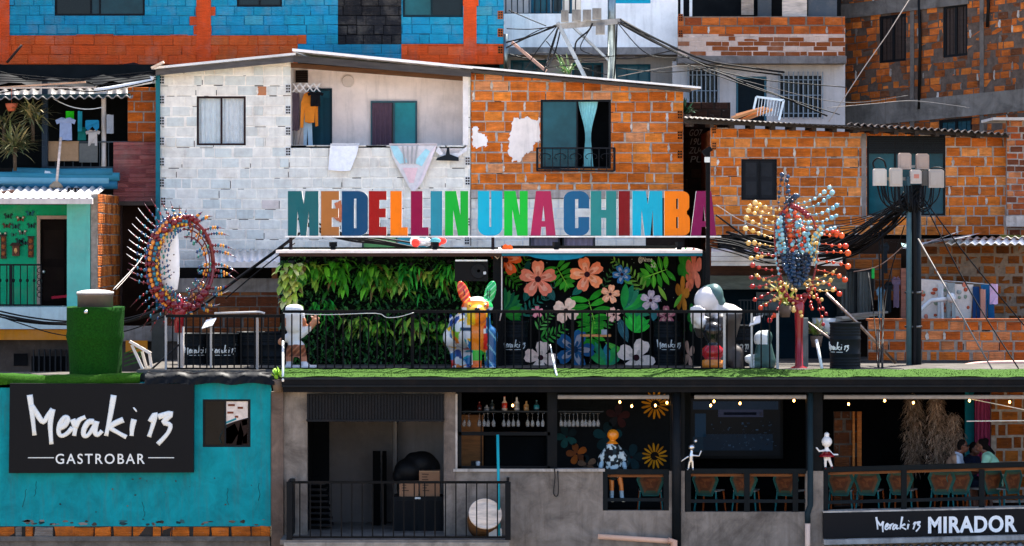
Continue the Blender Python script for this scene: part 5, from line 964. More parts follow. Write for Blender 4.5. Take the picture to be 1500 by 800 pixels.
# ---- bar interior
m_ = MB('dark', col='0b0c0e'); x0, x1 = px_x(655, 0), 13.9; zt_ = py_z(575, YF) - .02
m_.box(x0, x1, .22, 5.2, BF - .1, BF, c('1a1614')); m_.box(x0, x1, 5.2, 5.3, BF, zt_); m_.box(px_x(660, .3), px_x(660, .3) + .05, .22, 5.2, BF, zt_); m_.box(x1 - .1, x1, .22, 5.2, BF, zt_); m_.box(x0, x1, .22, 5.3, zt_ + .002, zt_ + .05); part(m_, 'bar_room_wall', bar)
m_ = MB('mural', col='0e1214'); Yp = 2.4; m_.pbox(800, 1012, 560, 780, Yp, Yp + .1)
def petals(mb, px, py, r, n, Yf, col, col2, rot=0, lobes=.5, sq=1.0, cen='2a1418', cr=.16, w=None, notch=0, var=.08):
    o = P(px, py, Yf); s_ = sc(Yf); rr_ = r / s_
    for k in range(n):
        a = rot + 2 * math.pi * k / n; hw = w or math.pi / n * 1.08; pts = [(o.x, o.z)]
        for j in range(9):
            t = -1 + 2 * j / 8; rad = rr_ * ((1 - abs(t) ** 2.4 * .75) - notch * math.exp(-(t / .22) ** 2)); ang = a + t * hw * (lobes + .5); pts.append((o.x + sq * rad * math.cos(ang), o.z + rad * math.sin(ang)))
        pc = dim(mixc(c(col), c(col2), RNG.random()), u(1 - var, 1 + var)); mb.prism([pts], Yf - .004 - .0006 * k, Yf + .002, pc)
        if notch:                                                     # brushwork: a paler heart and darker strokes on every petal
            for (sc_, cc, wd) in ((.72, mixc(pc, c('f0d8c0'), .3), .55), (.42, dim(pc, .72), .5)):
                q_p = [(o.x, o.z)] + [(o.x + sq * rr_ * sc_ * (1 - abs(t) ** 2 * .6) * u(.88, 1.08) * math.cos(a + t * hw * wd), o.z + rr_ * sc_ * (1 - abs(t) ** 2 * .6) * u(.88, 1.08) * math.sin(a + t * hw * wd)) for t in [-1 + i / 4 for i in range(9)]]
                mb.prism([q_p], Yf - (.008 if sc_ > .5 else .0095) - .0002 * k, Yf - .003, cc)
    if cr: mb.prism([[(o.x + sq * rr_ * cr * math.cos(t * .7), o.z + rr_ * cr * math.sin(t * .7)) for t in range(9)]], Yf - .012, Yf, c(cen))
for a, b, r in ((960, 593, 21), (959, 668, 19)): petals(m_, a, b, r, 15, Yp - .006, 'c88a18', 'a86a10', w=.17, lobes=.5, cen='16100c', cr=.34)
for a, b, r, cl in ((845, 665, 16, 'a8581c'), (860, 680, 14, '8a6a52'), (830, 640, 17, '1d4a48'), (890, 640, 22, '143a40'), (925, 670, 20, '173840'), (905, 610, 18, '3a1a1a')): petals(m_, a, b, r, 5, Yp - .003, cl, '122024', rot=a, cr=.1)
part(m_, 'bar_mural', bar)
m_ = MB('wood', col='8a5a30'); m_.pbox(670, 708, 608, 685, 1.9, 2.0); m_.pbox(704, 706, 608, 685, 1.89, 1.9, c('2a1c10')); part(m_, 'wood_panel', bar)
m_ = MB('dark', col='15181a'); m_.pbox(710, 802, 640, 686, 2.6, 2.7); part(m_, 'bar_counter', bar)
m_ = MB('paint', col='2c3032'); m_.pbox(675, 803, 602, 604, .9, 1.3); m_.pbox(818, 884, 602, 604, .9, 1.3); part(m_, 'bottle_shelf', bar)
bo = (('clear bottle with red label on the bar shelf, tallest', 739, 22, 'c0b0a0', 'a02818'), ('clear bottle right of the glowing bulb on the bar shelf', 757, 21, 'a8b0b4', '6a7478'), ('squat amber bottle on the bar shelf', 771, 15, 'b08a5a', '8a6a40'), ('dark bottle with teal label at the right of the shelf', 786, 16, '22383c', '1f7a84'), ('dark bottle left of the red label bottle', 721, 17, '2a3436', '1c2426'), ('small pale bottle at the left of the bar shelf', 713, 9, '9a9a98', '6a6a6a'), ('slim dark red bottle far left on the bar shelf', 702, 14, '5a1c18', '3a1614'))
for lb, a, h, cl, c2 in bo:
    m_ = MB('gloss', col=cl); k = h / 80; m_.lathe(P(a, 602, 1.1), [(.05, 0, cl), (.052, k * .2, c2), (.052, k * .55, cl), (.02, k * .72, cl), (.018, k * .95, c2), (.02, k)], 12); solo(m_, 'bottle', lb, 'bottle', 'bottles on the bar shelf')
gx = [673, 680, 687, 702, 709, 715, 723, 738, 745, 752, 759, 773, 780, 788, 795, 822, 828, 834, 840, 846, 853, 858, 864, 870, 876]
for k, a in enumerate(gx):
    m_ = MB('clear'); m_.lathe(P(a, 605.5, 1.0), [(.036, 0), (.034, -.006), (.006, -.012), (.005, -.11), (.02, -.13), (.038, -.17), (.036, -.22), (.03, -.25), (.028, -.25), (.034, -.21), (.036, -.17), (.01, -.125)], 10)
    solo(m_, 'wine_glass', 'upside down wine glass hanging in the left bar window' if a < 800 else 'upside down wine glass hanging left of the orange headed doll', 'glass', 'glasses hanging from the bar shelf' if a < 800 else 'glasses hanging in the middle bar opening')
m_ = MB('plastic', col='17191c'); m_.pbox(690, 700, 676, 685, .8, 1.0); m_.lathe(P(700, 685, .8), [(.03, 0), (.045, .1), (.03, .12)], 10, col=c('d8d8d8')); solo(m_, 'coffee_grinder', 'small black appliance with a white cup on the left bar counter', 'appliance')
for a, b in ((817, 980), (1017, 1181), (1207, 1660)):
    m_ = MB('cloth', col='8d8884'); m_.tube([P(a, 581.5, -.1), P(b, 581.5, -.1)], .04, 10); solo(m_, 'roller_blind', {817: 'rolled grey blind above the opening with the sunflower mural', 1017: 'rolled grey blind above the opening with the screen', 1207: 'rolled grey blind above the opening with the pampas grass'}[a], 'blind')
def barrail(label, a, b, top, bot, posts, slope=0, mid=True):
    o = T('bar_rail', label, 'railing', P((a + b) / 2, bot, .02)); Yr = .06
    m_ = MB('paint', col='0c1316'); m_.bar(P(a, top, Yr), P(b, top - slope, Yr), .09, .09); part(m_, 'top_rail', o)
    m_ = MB('paint', col='10181c'); m_.bar(P(a, bot - 16, Yr), P(b, bot - 16 - slope, Yr), .06, .06); part(m_, 'middle_rail', o)
    for q in posts: m_ = MB('paint', col='0c1316'); m_.bar(P(q, top, Yr), P(q, bot - slope * (q - a) / (b - a), Yr), .1, .078); part(m_, 'post', o)
    m_ = MB('wood', col='6a3e18'); p_, q_ = P(a + 3, top + 5, Yr + .25), P(b - 3, top + 5 - slope, Yr + .25); m_.bar(p_, q_, .4, .045, up=(0, 0, 1)); part(m_, 'ledge_table', o)
barrail('black rail with a wooden ledge below the orange headed doll', 884, 980, 691, 748, (886, 976)); barrail('black rail with a wooden ledge in front of the screen', 1004, 1181, 690, 750, (1008, 1094, 1165)); barrail('long black rail with a wooden ledge above the long black sign', 1206, 1660, 688, 752, (1209, 1324, 1438, 1560), 12)
def chair_proto():
    o = T('bar_chair', 'x', 'chair', (0, 0, 0), 'woven bar chairs'); hexo = [(-.2, .80), (.2, .80), (.255, .67), (.14, .37), (-.14, .37), (-.255, .67)]
    m_ = MB('wood'); cx, cz = 0, .61; nn = 6
    for k in range(6):
        a, b = hexo[k], hexo[(k + 1) % 6]
        for j in range(5):
            t0, t1 = j / 5, (j + 1) / 5; q = [(cx + (a[0] - cx) * t0, cz + (a[1] - cz) * t0), (cx + (a[0] - cx) * t1, cz + (a[1] - cz) * t1), (cx + (b[0] - cx) * t1, cz + (b[1] - cz) * t1), (cx + (b[0] - cx) * t0, cz + (b[1] - cz) * t0)]
            cl = c(('5a2e12', '663818', '4c2a12', '5c3a20', '1a443e')[j]) if (k + j) % 3 else c(('704220', '562a10', '5c3014', '304432', '204c44')[j])
            if j == 0: q = [q[0], q[1], q[2]]
            m_.face([m_.pt((p[0], -.05 + .25 * (p[0] ** 2), p[1])) for p in q], cl); m_.face([m_.pt((p[0], -.035 + .25 * (p[0] ** 2), p[1])) for p in q][::-1], cl)
    part(m_, 'backrest', o); m_ = MB('paint', col='205a54'); m_.tube([(p[0], -.045 + .25 * p[0] ** 2, p[1]) for p in hexo + hexo[:1]], .012, 6); part(m_, 'back_frame', o)
    m_ = MB('plastic', col='7c7c7a'); m_.box(-.21, .21, .0, .42, .44, .465); part(m_, 'seat', o)
    for sx in (-1, 1):
        for sy, e in ((.02, -.02), (.4, .44)): m_ = MB('paint', col='20686a' if sy < .1 else '9a4a20'); m_.bar((sx * .19, sy, .45), (sx * .23, e, 0), .025); part(m_, 'leg', o)
    return o
proto = chair_proto()
chs = ((953, 0, 'woven bar chair behind the rail below the sunflower'), (1034, -25, 'leftmost woven bar chair in front of the screen'), (1090, -15, 'woven bar chair in front of the middle rail post below the screen'), (1152, -30, 'woven bar chair in front of the screen, nearest the drain pipe'), (1231, -12, 'woven bar chair directly beside the white figurine'), (1271, -20, 'second woven bar chair right of the white figurine'), (1319, -22, 'woven bar chair at the rail post left of the pampas grass'), (1380, -18, 'woven bar chair below the tall pampas grass'), (1405, 10, 'woven bar chair of the man in sunglasses'), (1452, 35, 'woven bar chair of the person in the pale green shirt'), (1482, 40, 'woven bar chair at the far right of the long rail'))
for k, (a, rz, lb) in enumerate(chs):
    o = proto if k == 0 else copy_tree(proto); o.location = (px_x(a, .75), .75, BF + .001 + (0 if a < 1200 else .012 * (a - 1206) / 80)); o.rotation_euler.z = R(rz); o['label'] = lb
bx = ((751, 594, .9), (908, 589, .5), (925.5, 595, .4), (960, 594, .5), (977, 590, .2), (1041, 594, .4), (1046, 588, .7), (1084, 591, .4), (1163, 587, .5), (1243, 592, .4), (1296, 587, .4), (1338, 590, .5), (1420, 587, .4), (1479, 589, .4))
bl = ('glowing bulb between the bottles on the bar shelf', 'glowing bulb left in the opening with the sunflower mural', 'glowing bulb lowest above the orange headed doll', 'glowing bulb in front of the upper sunflower', 'dim bulb on the round black column', 'glowing bulb of the close pair above the silver figurine, lower one', 'glowing bulb of the close pair above the silver figurine, upper one', 'glowing bulb above the middle of the screen', 'glowing bulb beside the drain pipe', 'glowing bulb above the brick pier', 'glowing bulb left of the pampas grass', 'glowing bulb in front of the tall pampas grass', 'glowing bulb in front of the teal door panel', 'glowing bulb in front of the right brick wall')
for k, (a, b, yy) in enumerate(bx):
    o = T('light_bulb', bl[k], 'bulb', P(a, b, yy), 'string light bulbs in the bar'); m_ = MB('glow', col='ffb25a'); m_.ball(P(a, b, yy), (.02, .02, .027), n=10, k=7); part(m_, 'bulb', o); m_ = MB('dark', col='1a1510'); m_.tube([P(a, b, yy) + Vector((0, 0, .035)), P(a, b, yy) + Vector((0, 0, .09))], .018, 8); m_.tube([P(a, b, yy) + Vector((0, 0, .09)), Vector((px_x(a, yy), yy, zt_))], .004, 4); part(m_, 'socket', o)
m_ = MB('screen'); Ys = 4.6; x0, x1, z0, z1 = RC(1012, 1143, 584, 668, Ys); m_.box(x0, x1, Ys, Ys + .03, z0, z1, c('03070d'))
tvp = T('television', 'large dim blue screen on the back wall of the bar', 'television', P(1078, 668, Ys)); 
for a, b, t, d, cl in ((1015, 1140, 588, 600, '122234'), (1052, 1118, 600, 611, '262c42'), (1060, 1108, 604, 608, '0a0e18'), (1112, 1117, 603, 609, '4a4228'), (1018, 1034, 606, 640, '0f283e'), (1030, 1132, 636, 660, '081828'), (1015, 1030, 640, 662, '0c2030')): m_.pbox(a, b, t, d, Ys - .004, Ys - .001, c(cl))
for k in range(60): a, b = u(1040, 1136), u(616, 658); m_.pbox(a, a + u(1, 4), b, b + u(1, 2.5), Ys - .008, Ys - .0045, c(RNG.choice(('0e1e30', '162a3e', '060c16', '20344a'))))
part(m_, 'screen', tvp); m_ = MB('plastic', col='0a0b0d'); x0, x1, z0, z1 = RC(1008, 1147, 580, 672, Ys + .03); m_.box(x0, x1, Ys + .031, Ys + .12, z0, z1); part(m_, 'frame', tvp)
w_ = MB('brick', 'mortar'); x0, x1, z0, z1 = RC(1222, 1262, 603, 760, 2.8); brick_wall(w_, x0, x1, z0, z1, 2.8, pal('5a3018', '4a2a18', '6a3a1c'), bw=.36, bh=.24, mo=.03, mcol='5a5048', seed=95); w_.pbox(1249, 1252, 603, 700, 2.75, 2.8, c('c87a3c'), 0); w_.pbox(1256, 1262, 603, 700, 2.75, 2.8, c('b86a30'), 0); part(w_, 'brick_pier', bar)
w_ = MB('brick', 'mortar'); x0, x1, z0, z1 = RC(1452, 1700, 570, 770, 3.6); brick_wall(w_, x0, x1, z0, z1, 3.6, pal('a85c20', '9a5018', 'b46a2c', '8c4a1c'), bw=.36, bh=.25, mo=.04, mcol='a89a8c', seed=96); part(w_, 'bar_brick_wall', bar)
m_ = MB('paint', col='128a98'); m_.pbox(1414, 1427, 570, 760, 4.0, 4.1); part(m_, 'teal_panel', bar)
cu = T('curtain', 'pink curtain hanging beside the brick wall at the back of the bar', 'curtain', P(1440, 700, 3.7)); curtain(cu, 1428, 1451, 578, 700, 3.7, 'a8456a', 4, .05, name='cloth')
m_ = MB('paint', col='17191c'); m_.bar(P(1426, 578, 3.7), P(1453, 578, 3.7), .03); part(m_, 'curtain_rod', cu)
m_ = MB('gloss', col='d8dcd8'); m_.tube([P(1416, 617, .6), P(1640, 615, .6)], .012, 5); m_.tube([P(1420, 584, .5), P(1500, 600, .5), P(1600, 622, .5)], .01, 5); solo(m_, 'rope', 'pale cords crossing in front of the pink curtain and brick wall', 'rope')
# pipes low on the concrete
pv = T('drain_pipe', 'beige plastic drain pipe with an elbow at the foot of the black round column', 'pipe', P(935, 795, -.15)); m_ = MB('plastic', col='d2ab92'); m_.tube([P(876, 786, -.16), P(984, 793, -.16)], .05, 10); part(m_, 'pipe_run', pv); m_ = MB('plastic', col='c99e86'); m_.tube([P(979, 792.6, -.16), P(987, 793, -.16), P(987, 830, -.16)], .07, 10); part(m_, 'elbow', pv)
m_ = MB('plastic', col='d4b8a4'); m_.tube([P(1183, 767, -.1), P(1183, 840, -.1)], .05, 10); solo(m_, 'drain_pipe', 'short upright beige drain pipe left of the long black sign', 'pipe')
m_ = MB('tarp', col='2a2826'); m_.tube(smooth_path([P(812, 685, -.03), P(813, 700, -.04), P(811, 722, -.04), P(815, 727, -.04), P(818, 720, -.04), P(817, 690, -.04)]), .012, 6); solo(m_, 'cable', 'loop of thin dark cable hanging on the concrete bar wall', 'cable')
# ================================================================== roof terrace: bar hut with plant wall and mural
hut = T('terrace_hut', 'open fronted terrace hut with a plant wall at left and a flower mural at right', 'hut', (px_x(720, 2.5), 2.5, FL))
m_ = MB('zinc', col='e8dcd4'); a, b = px_x(404, 1.9), px_x(1029, 1.9); zt2 = py_z(366.5, 1.9); i = [m_.pt(v) for v in ((a, 1.9, zt2), (b, 1.9, zt2), (b, 1.9, zt2 - .055), (a, 1.9, zt2 - .055), (a + .25, 5.2, zt2 + .03), (b, 5.2, zt2 + .03), (b, 5.2, zt2 - .03), (a + .25, 5.2, zt2 - .03))]
for q in ((3, 2, 1, 0), (0, 1, 5, 4), (4, 5, 6, 7), (7, 6, 2, 3), (0, 4, 7, 3), (1, 2, 6, 5)): m_.face([i[k] for k in q])
part(m_, 'roof', hut)
m_ = MB('paint', col='3c2a24'); m_.box(a + .05, b, 1.96, 2.06, zt2 - .12, zt2 - .056); m_.box(px_x(735, 2.0), b, 1.95, 1.959, zt2 - .11, zt2 - .058, c('1a6478')); part(m_, 'roof_beam', hut)
m_ = MB('cloth', col='1a7488'); o = [(770, 373.5), (860, 373.5), (850, 378), (830, 381), (805, 381), (785, 378)]; m_.prism([[(px_x(p, 1.93), py_z(q, 1.93)) for p, q in o]], 1.925, 1.945); part(m_, 'canvas_edge', hut)
YW, YM = 3.1, 3.4
m_ = MB('dark', col='0c120d'); m_.box(px_x(410, YW), px_x(730, YW), YW, YW + .1, FL - .01, zt2 + .05); part(m_, 'plant_wall', hut)
m_ = MB('paint', col='0d0f11'); m_.box(px_x(722, 2.3), px_x(733, 2.3), 2.3, 2.45, FL - .01, zt2 - .02); m_.box(px_x(728, YM), px_x(738, YM), 2.46, YM + .05, FL, zt2); part(m_, 'post', hut)
m_ = MB('gloss', col='d8c8bc'); m_.tube([P(722, 373, 2.2), P(729, 379, 2.2), P(735, 372, 2.2), P(735, 455, 2.2), P(732, 470, 2.2)], .014, 5); part(m_, 'cord', hut)
m_ = MB('leaf', col='1f4a1c')
for k in range(3600):
    p_ = Vector((u(px_x(411, YW), px_x(722, YW)), YW - u(.0, .08), u(FL + .02, zt2 - .1))); a = u(0, 6.28); leaf(m_, p_, (math.cos(a) * .7, -.7, math.sin(a) * .6 - .3), u(.06, .13), u(.035, .06), .8, dim(c(RNG.choice(('265a20', '33702a', '1c4420', '46843a', '24522e'))), u(.6, 1.2)))
solo(m_, 'leaf_mat', 'dense mat of small dark leaves covering the plant wall', 'ivy', kind='stuff')
def hanging_plant(px, py, n, L, cols, label, w=.075, spread=.2, Yp=YW - .15, down=.6):
    o = T('hanging_plant', label, 'plant', P(px, py, Yp), 'leafy plants on the plant wall'); m_ = MB('leaf'); b = P(px, py, Yp)
    for k in range(n):
        a = u(0, 6.28); d = Vector((math.cos(a) * .9, -abs(math.sin(a)) * .8 - .15, u(-.7, .7) - down * .3)); off = Vector((u(-spread, spread), u(-.08, .05), -abs(RNG.gauss(0, down * .6))))
        cl = dim(c(RNG.choice(cols)) if RNG.random() > .05 else c('7a6430'), u(.6, 1.2)); leaf(m_, b + off, d, 1.2 * L * u(.55, 1.2), 1.35 * w * u(.6, 1.2) * (.6 if cols is G3 else 1), u(1.2, 3.2), cl)
    part(m_, 'leaves', o); m_ = MB('plastic', col='1a1c1a'); m_.lathe(b + Vector((0, .05, -.05)), [(.05, 0), (.07, .09), (.05, .1)], 10); part(m_, 'pot', o); return o
G1, G2, G3, GV = ('3c9a1c', '50ac22', '2c7a1c', '6cc02c'), ('2a7a1a', '3a8c20', '50a424', '8cb438'), ('1a8a2e', '24982f', '3aae34', '5cc83a'), ('80b038', 'a0bc40', '5e9a2c', '46861c', 'c0c860')
hp = ((452, 384, 60, .3, G2, 'plant on the plant wall second from the yellow vine'), (492, 382, 64, .32, G1, 'large bright plant above the white capped figure'), (540, 386, 60, .36, G1, 'broad leaved plant with long drooping leaves, third in the top row'), (566, 396, 50, .27, GV, 'variegated plant with yellow edges in the middle of the top row'), (602, 388, 64, .34, G3, 'deep green plant with a tall drooping centre in the top row'), (588, 402, 30, .27, GV, 'small variegated plant left of the deep green one in the top row'), (633, 396, 30, .24, GV, 'small variegated plant left of the speaker'), (659, 384, 56, .34, G3, 'long leaved plant just left of the black speaker'), (475, 440, 40, .26, G3, 'bright plant low behind the white capped figure'), (521, 462, 34, .24, GV, 'variegated plant at railing height left of the middle of the plant wall'), (553, 468, 44, .27, G2, 'long drooping plant in the middle of the lower row'), (607, 464, 40, .27, GV, 'yellow edged plant in the lower row'), (640, 470, 34, .26, G2, 'dark plant in the lower row left of the dog statue'), (706, 376, 26, .24, G3, 'small plant above the black speaker'))
for a, b, n_, L, cs, lb in hp: hanging_plant(a, b, n_, L, cs, lb, down=.42 if L > .3 else .3)
hanging_plant(427, 385, 110, .22, ('c8c85a', 'a8c040', 'd8d488', '8ab030', '7aa828'), 'pale yellow green vine hanging at the left end of the hut roof', w=.09, spread=.17, Yp=2.0, down=.75)
small_plant(408, 556, -.1, 22, .18, ('8ac83a', 'a8d44a', '6aa82a'), 'bright little plant growing from the roof edge left of the canopy', w=.08)
# mural
mu = MB('mural', col='0c0f10'); mu.box(px_x(734, YM), px_x(990, YM), YM, YM + .1, FL - .01, zt2 + .08)
LY = [YM - .002]
def lay(): LY[0] -= .0022; return LY[0]
def mleaf(pts, col, vein=None):
    yy = lay(); o = [(px_x(a, YM), py_z(b, YM)) for a, b in pts]; mu.prism([o], yy, yy + .004, c(col))
    if vein: q0, q1 = o[0], o[len(o) // 2]; mu.bar((q0[0], yy - .001, q0[1]), (q1[0], yy - .001, q1[1]), .012, .003, c(vein), up=(0, 1, 0) if False else (0, 0, 1))
def pointed(x, y, ang, L, w, col, vein=None):
    a = R(ang); dx, dy = math.cos(a), -math.sin(a); nx, ny = -dy, dx; L_, R_ = [], []
    for j in range(7): t = j / 6; k = w / 2 * math.sin(math.pi * t) ** .8; L_.append((x + dx * L * t + nx * k, y + dy * L * t + ny * k)); R_.append((x + dx * L * t - nx * k, y + dy * L * t - ny * k))
    mleaf(L_ + R_[-2:0:-1], col, vein)
def fern(x, y, ang, L, n, fl, col, curl=0):
    a = R(ang); px_, py_ = x, y; st = L / n
    for j in range(n):
        dx, dy = math.cos(a), -math.sin(a); k = fl * (1 - .55 * j / n)
        for sd in (50, -50): pointed(px_, py_, math.degrees(a) + sd, k, max(2.2, k * .24), dim(c(col), u(.8, 1.15)) and col)
        yy = lay(); p_, q_ = P(px_, py_, YM), P(px_ + dx * st, py_ + dy * st, YM); mu.bar((p_.x, yy, p_.z), (q_.x, yy, q_.z), .012, .003, c(col)); px_ += dx * st; py_ += dy * st; a += R(curl)
def monstera(x, y, ang, r, col, col2):
    a = R(ang); dx, dy = math.cos(a), -math.sin(a)
    for k in range(6):
        t = k / 5; bx_, by_ = x + dx * r * .85 * t, y + dy * r * .85 * t; L_ = r * (.62 - .25 * t + .12 * math.sin(3.1 * t))
        for sd in (1, -1): pointed(bx_, by_, ang + sd * (112 - 70 * t), L_, r * .2, col if (k + (sd > 0)) % 2 else col2, '7ac840' if k % 2 else None)
    pointed(x + dx * r * .6, y + dy * r * .6, ang, r * .5, r * .2, col2); pointed(x - dx * r * .1, y - dy * r * .1, ang, r * 1.1, 1.5, '8ad048')
def fan(x, y, ang, r, n, sp, cols):
    for k in range(n): pointed(x, y, ang - sp / 2 + sp * k / (n - 1), r * u(.85, 1.05), r * .3, cols[k % len(cols)])
def mflower(x, y, r, n, col, col2, rot=0, cen='30141c', sq=1): r *= 1.1; yy = lay(); LY[0] -= .01; petals(mu, x, y, r, n, yy, col, col2, rot=R(rot), sq=sq, cen=cen, notch=.14)
fern(752, 412, 60, 42, 6, 18, '4f9a34'); fern(736, 400, -40, 34, 5, 16, '3f9a30'); fan(737, 454, 30, 34, 9, 110, ('1f7a48', '2a8a4a', '186a4a', '3a9a50')); fan(740, 462, 10, 26, 6, 60, ('2f9a34', '3aa83a'))
pointed(768, 442, 70, 24, 11, '1f6a64', '4aa090'); pointed(770, 400, 75, 20, 9, '1a5a54'); fern(766, 462, 50, 44, 6, 15, '2a7a68', -4); fern(800, 440, 75, 34, 5, 10, '2f6a60', -8); pointed(812, 440, 120, 22, 12, '2f6a6a', '6aa0a0'); pointed(838, 432, 40, 24, 11, '1f7a6c', '4aa894')
monstera(816, 392, -60, 32, '2f9a2c', '3fae34'); monstera(862, 440, -75, 46, '2a9a28', '38b030'); monstera(868, 470, -95, 38, '1f8424', '2c9a2c'); monstera(974, 395, 200, 36, '2f8a24', '4aa82c')
fern(792, 494, 10, 42, 6, 17, '3f9a3c', 6); fern(788, 482, 60, 34, 5, 14, '5aa850', -6); fern(940, 424, 120, 66, 9, 15, '6a9a3c', 4); fern(884, 420, 70, 46, 6, 9, '3a6a3c', -4); fern(885, 478, 40, 26, 4, 9, '3f8a3c')
fan(912, 452, 20, 40, 9, 130, ('1f8a3c', '2aa040', '2a7a5a', '186a4c')); fan(928, 486, 75, 28, 7, 100, ('2fb83c', '28a83c', '3ac848')); pointed(918, 500, 110, 38, 14, '2f5a62', '6aa0a0'); pointed(955, 470, 80, 30, 12, '2f6f72'); pointed(885, 500, -30, 36, 9, '4fa83c', '8ad060'); pointed(985, 450, 60, 24, 6, '5a9a30'); pointed(975, 440, 120, 26, 6, '7aa83a'); fan(887, 535, 90, 38, 5, 100, ('2a8a60', '2f9a4a', '2a7a8a')); pointed(912, 410, -20, 14, 6, '4f9a3c')
for k in range(70): a, b = u(738, 988), u(374, 538); yy = lay() if k % 10 == 0 else LY[0]; mu.pbox(a, a + .9, b, b + .9, yy - .001, yy + .002, c('8a9a90'))
mflower(741, 381, 23, 5, 'e8662a', 'd8582c', 10); mflower(788, 409, 27, 5, 'e2876c', 'd8705a', 90); mflower(860, 402, 25, 5, 'e0745a', 'e88a5c', 105); mflower(829, 455, 19, 4, 'e8bfa4', 'f0c8b0', 60); mflower(787, 457, 9, 5, 'd87884', 'e89098', 20); mflower(894, 431, 14, 5, 'e89a70', 'f0a880', 80); mflower(899, 461, 11, 5, 'e8b09c', 'f0bca8', 30); mflower(911, 402, 14, 5, '245a88', '2f6a9a', 40); mflower(953, 440, 15, 5, 'a090a0', 'b4a4ac', 85); mflower(842, 512, 29, 5, '1a4a70', '225a80', 70, cen='0e2a44'); mflower(792, 524, 24, 4, 'e0b8a4', 'd8cabc', 80); mflower(932, 524, 28, 4, 'd8c4b4', 'e4d2c4', 65); mflower(976, 462, 14, 5, 'a86a70', '8a4a58', 20)
text_mb(mu, '@Nrme', (px_x(933, YM), py_z(383, YM)), .13, LY[0] - .002, .004, col=c('c8c4b8'), width=20 / sc(YM)); text_mb(mu, 'a2', (px_x(951, YM), py_z(391, YM)), .13, LY[0] - .002, .004, col=c('c8c4b8'), width=7 / sc(YM))
part(mu, 'mural', hut)
# return wall of the mural, turned towards the plants
A2 = Vector((px_x(990, YM), YM, 0)); B2 = Vector((px_x(1029, 2.15), 2.15, 0)); d2 = (B2 - A2).normalized(); n2 = Vector((-d2.y, d2.x, 0)); L2 = (B2 - A2).length
mr_ = MB('mural', col='0c0f10', Mx=Matrix(((d2.x, n2.x, 0, A2.x), (d2.y, n2.y, 0, A2.y), (0, 0, 1, 0), (0, 0, 0, 1))))
mr_.box(.002, L2, .0, .1, FL - .01, zt2 - .02)
def rpet(uu, py, r, n, col, col2, yy, rot):
    for k in range(n):
        a = rot + 2 * math.pi * k / n; pts = [(uu, py_z(py, 2.8))]
        for j in range(9): t = -1 + j / 4; rad = r * (1 - abs(t) ** 2.4 * .7); ang = a + t * .66; pts.append((min(max(uu + rad * math.cos(ang), .02), L2 - .02), py_z(py, 2.8) + rad * math.sin(ang)))
        mr_.prism([pts], yy - .0006 * k, yy + .003, dim(mixc(c(col), c(col2), RNG.random()), u(.9, 1.1)))
rpet(.45, 390, .36, 6, '2a8a2c', '3a9a30', -.006, .3); rpet(.95, 395, .42, 5, 'd8705a', 'e8886a', -.016, .4); rpet(.38, 432, .36, 5, 'c8782a', 'd88a34', -.026, .2); rpet(.75, 412, .2, 5, 'd86a4a', 'e07a5a', -.034, 0); rpet(.9, 465, .3, 6, '2a7a30', '206a2c', -.006, 0); rpet(.7, 520, .3, 4, 'd0a890', 'c89a84', -.02, .5); rpet(.3, 490, .22, 5, '3a8a34', '2a6a30', -.012, .5)
part(mr_, 'mural', hut)
# barrels
def barrel(px, bot, w, h, Yb_, label, word=True, turn=0):
    o = T('barrel', label, 'barrel', P(px, bot, Yb_), 'black drums on the terrace'); r = w / sc(Yb_) / 2; k = h / sc(Yb_); b = P(px, bot, Yb_); prof = [(r, 0), (r * 1.03, .015), (r * 1.03, .04), (r, .05)]
    for t in (.1, .16, .22, .28): prof += [(r, k * t - .012), (r * .965, k * t), (r, k * t + .012)]
    prof += [(r, k * .33), (r * 1.035, k * .345), (r * 1.035, k * .36), (r, k * .375), (r, k * .63), (r * 1.035, k * .645), (r * 1.035, k * .66), (r, k * .675)]
    for t in (.73, .79, .85, .91): prof += [(r, k * t - .012), (r * .965, k * t), (r, k * t + .012)]
    prof += [(r, k * .955), (r * 1.04, k * .965), (r * 1.04, k), (r * .97, k), (r * .95, k - .025)]
    m_ = MB('paint', col='12171b'); m_.lathe(b, prof, 36); part(m_, 'body', o)
    if word:
        t_ = MB('letter', col='d8dcd8'); rr_ = r * 1.012
        def bend(lx, z): a = -math.pi / 2 + turn + lx / rr_ - .0; return (b.x + rr_ * math.cos(a), Yb_ + rr_ * math.sin(a), z)
        W = r * 1.8
        if word == 'Bloom':
            kk = len(t_.v); text_mb(t_, 'Bloom', (-W * .45, b.z + k * .44), .2, 0, .006, bold=.006, slant=.2, width=W * .8)
            for v in t_.v[kk:]: v.x, v.y, v.z = bend(v.x, v.z)
        else: meraki(t_, 0, b.z + k * .4, W, 0, r=13, bend=lambda lx, z: bend(lx - W / 2, z))
        for a0 in (-.35, .05): t_.tube([bend(W * .8 * (a0 + .3 * j / 5), b.z + k * .39) for j in range(6)], .006, 5)
        part(t_, 'lettering', o)
    return o
barrel(1238, 543, 45, 71, 1.1, 'black drum with white lettering at the right end of the terrace', turn=-.75); barrel(752, 538, 44, 68, 2.9, 'black lettered drum standing at the left end of the flower mural'); barrel(979, 538, 44, 68, 2.9, 'black lettered drum standing at the right end of the flower mural'); barrel(1082, 538, 44, 62, 2.4, 'black drum reading Bloom behind the railing at the right', 'Bloom', .0)
barrel(284, 540, 46, 52, 3.2, 'black lettered drum behind the round sculpture post', turn=.3); barrel(326, 540, 46, 52, 3.0, 'black lettered drum in the middle behind the left railing', turn=.1); barrel(370, 540, 46, 54, 3.2, 'plain black drum behind the left railing', False); barrel(402, 540, 44, 54, 3.0, 'plain black drum just left of the white capped figure', False)
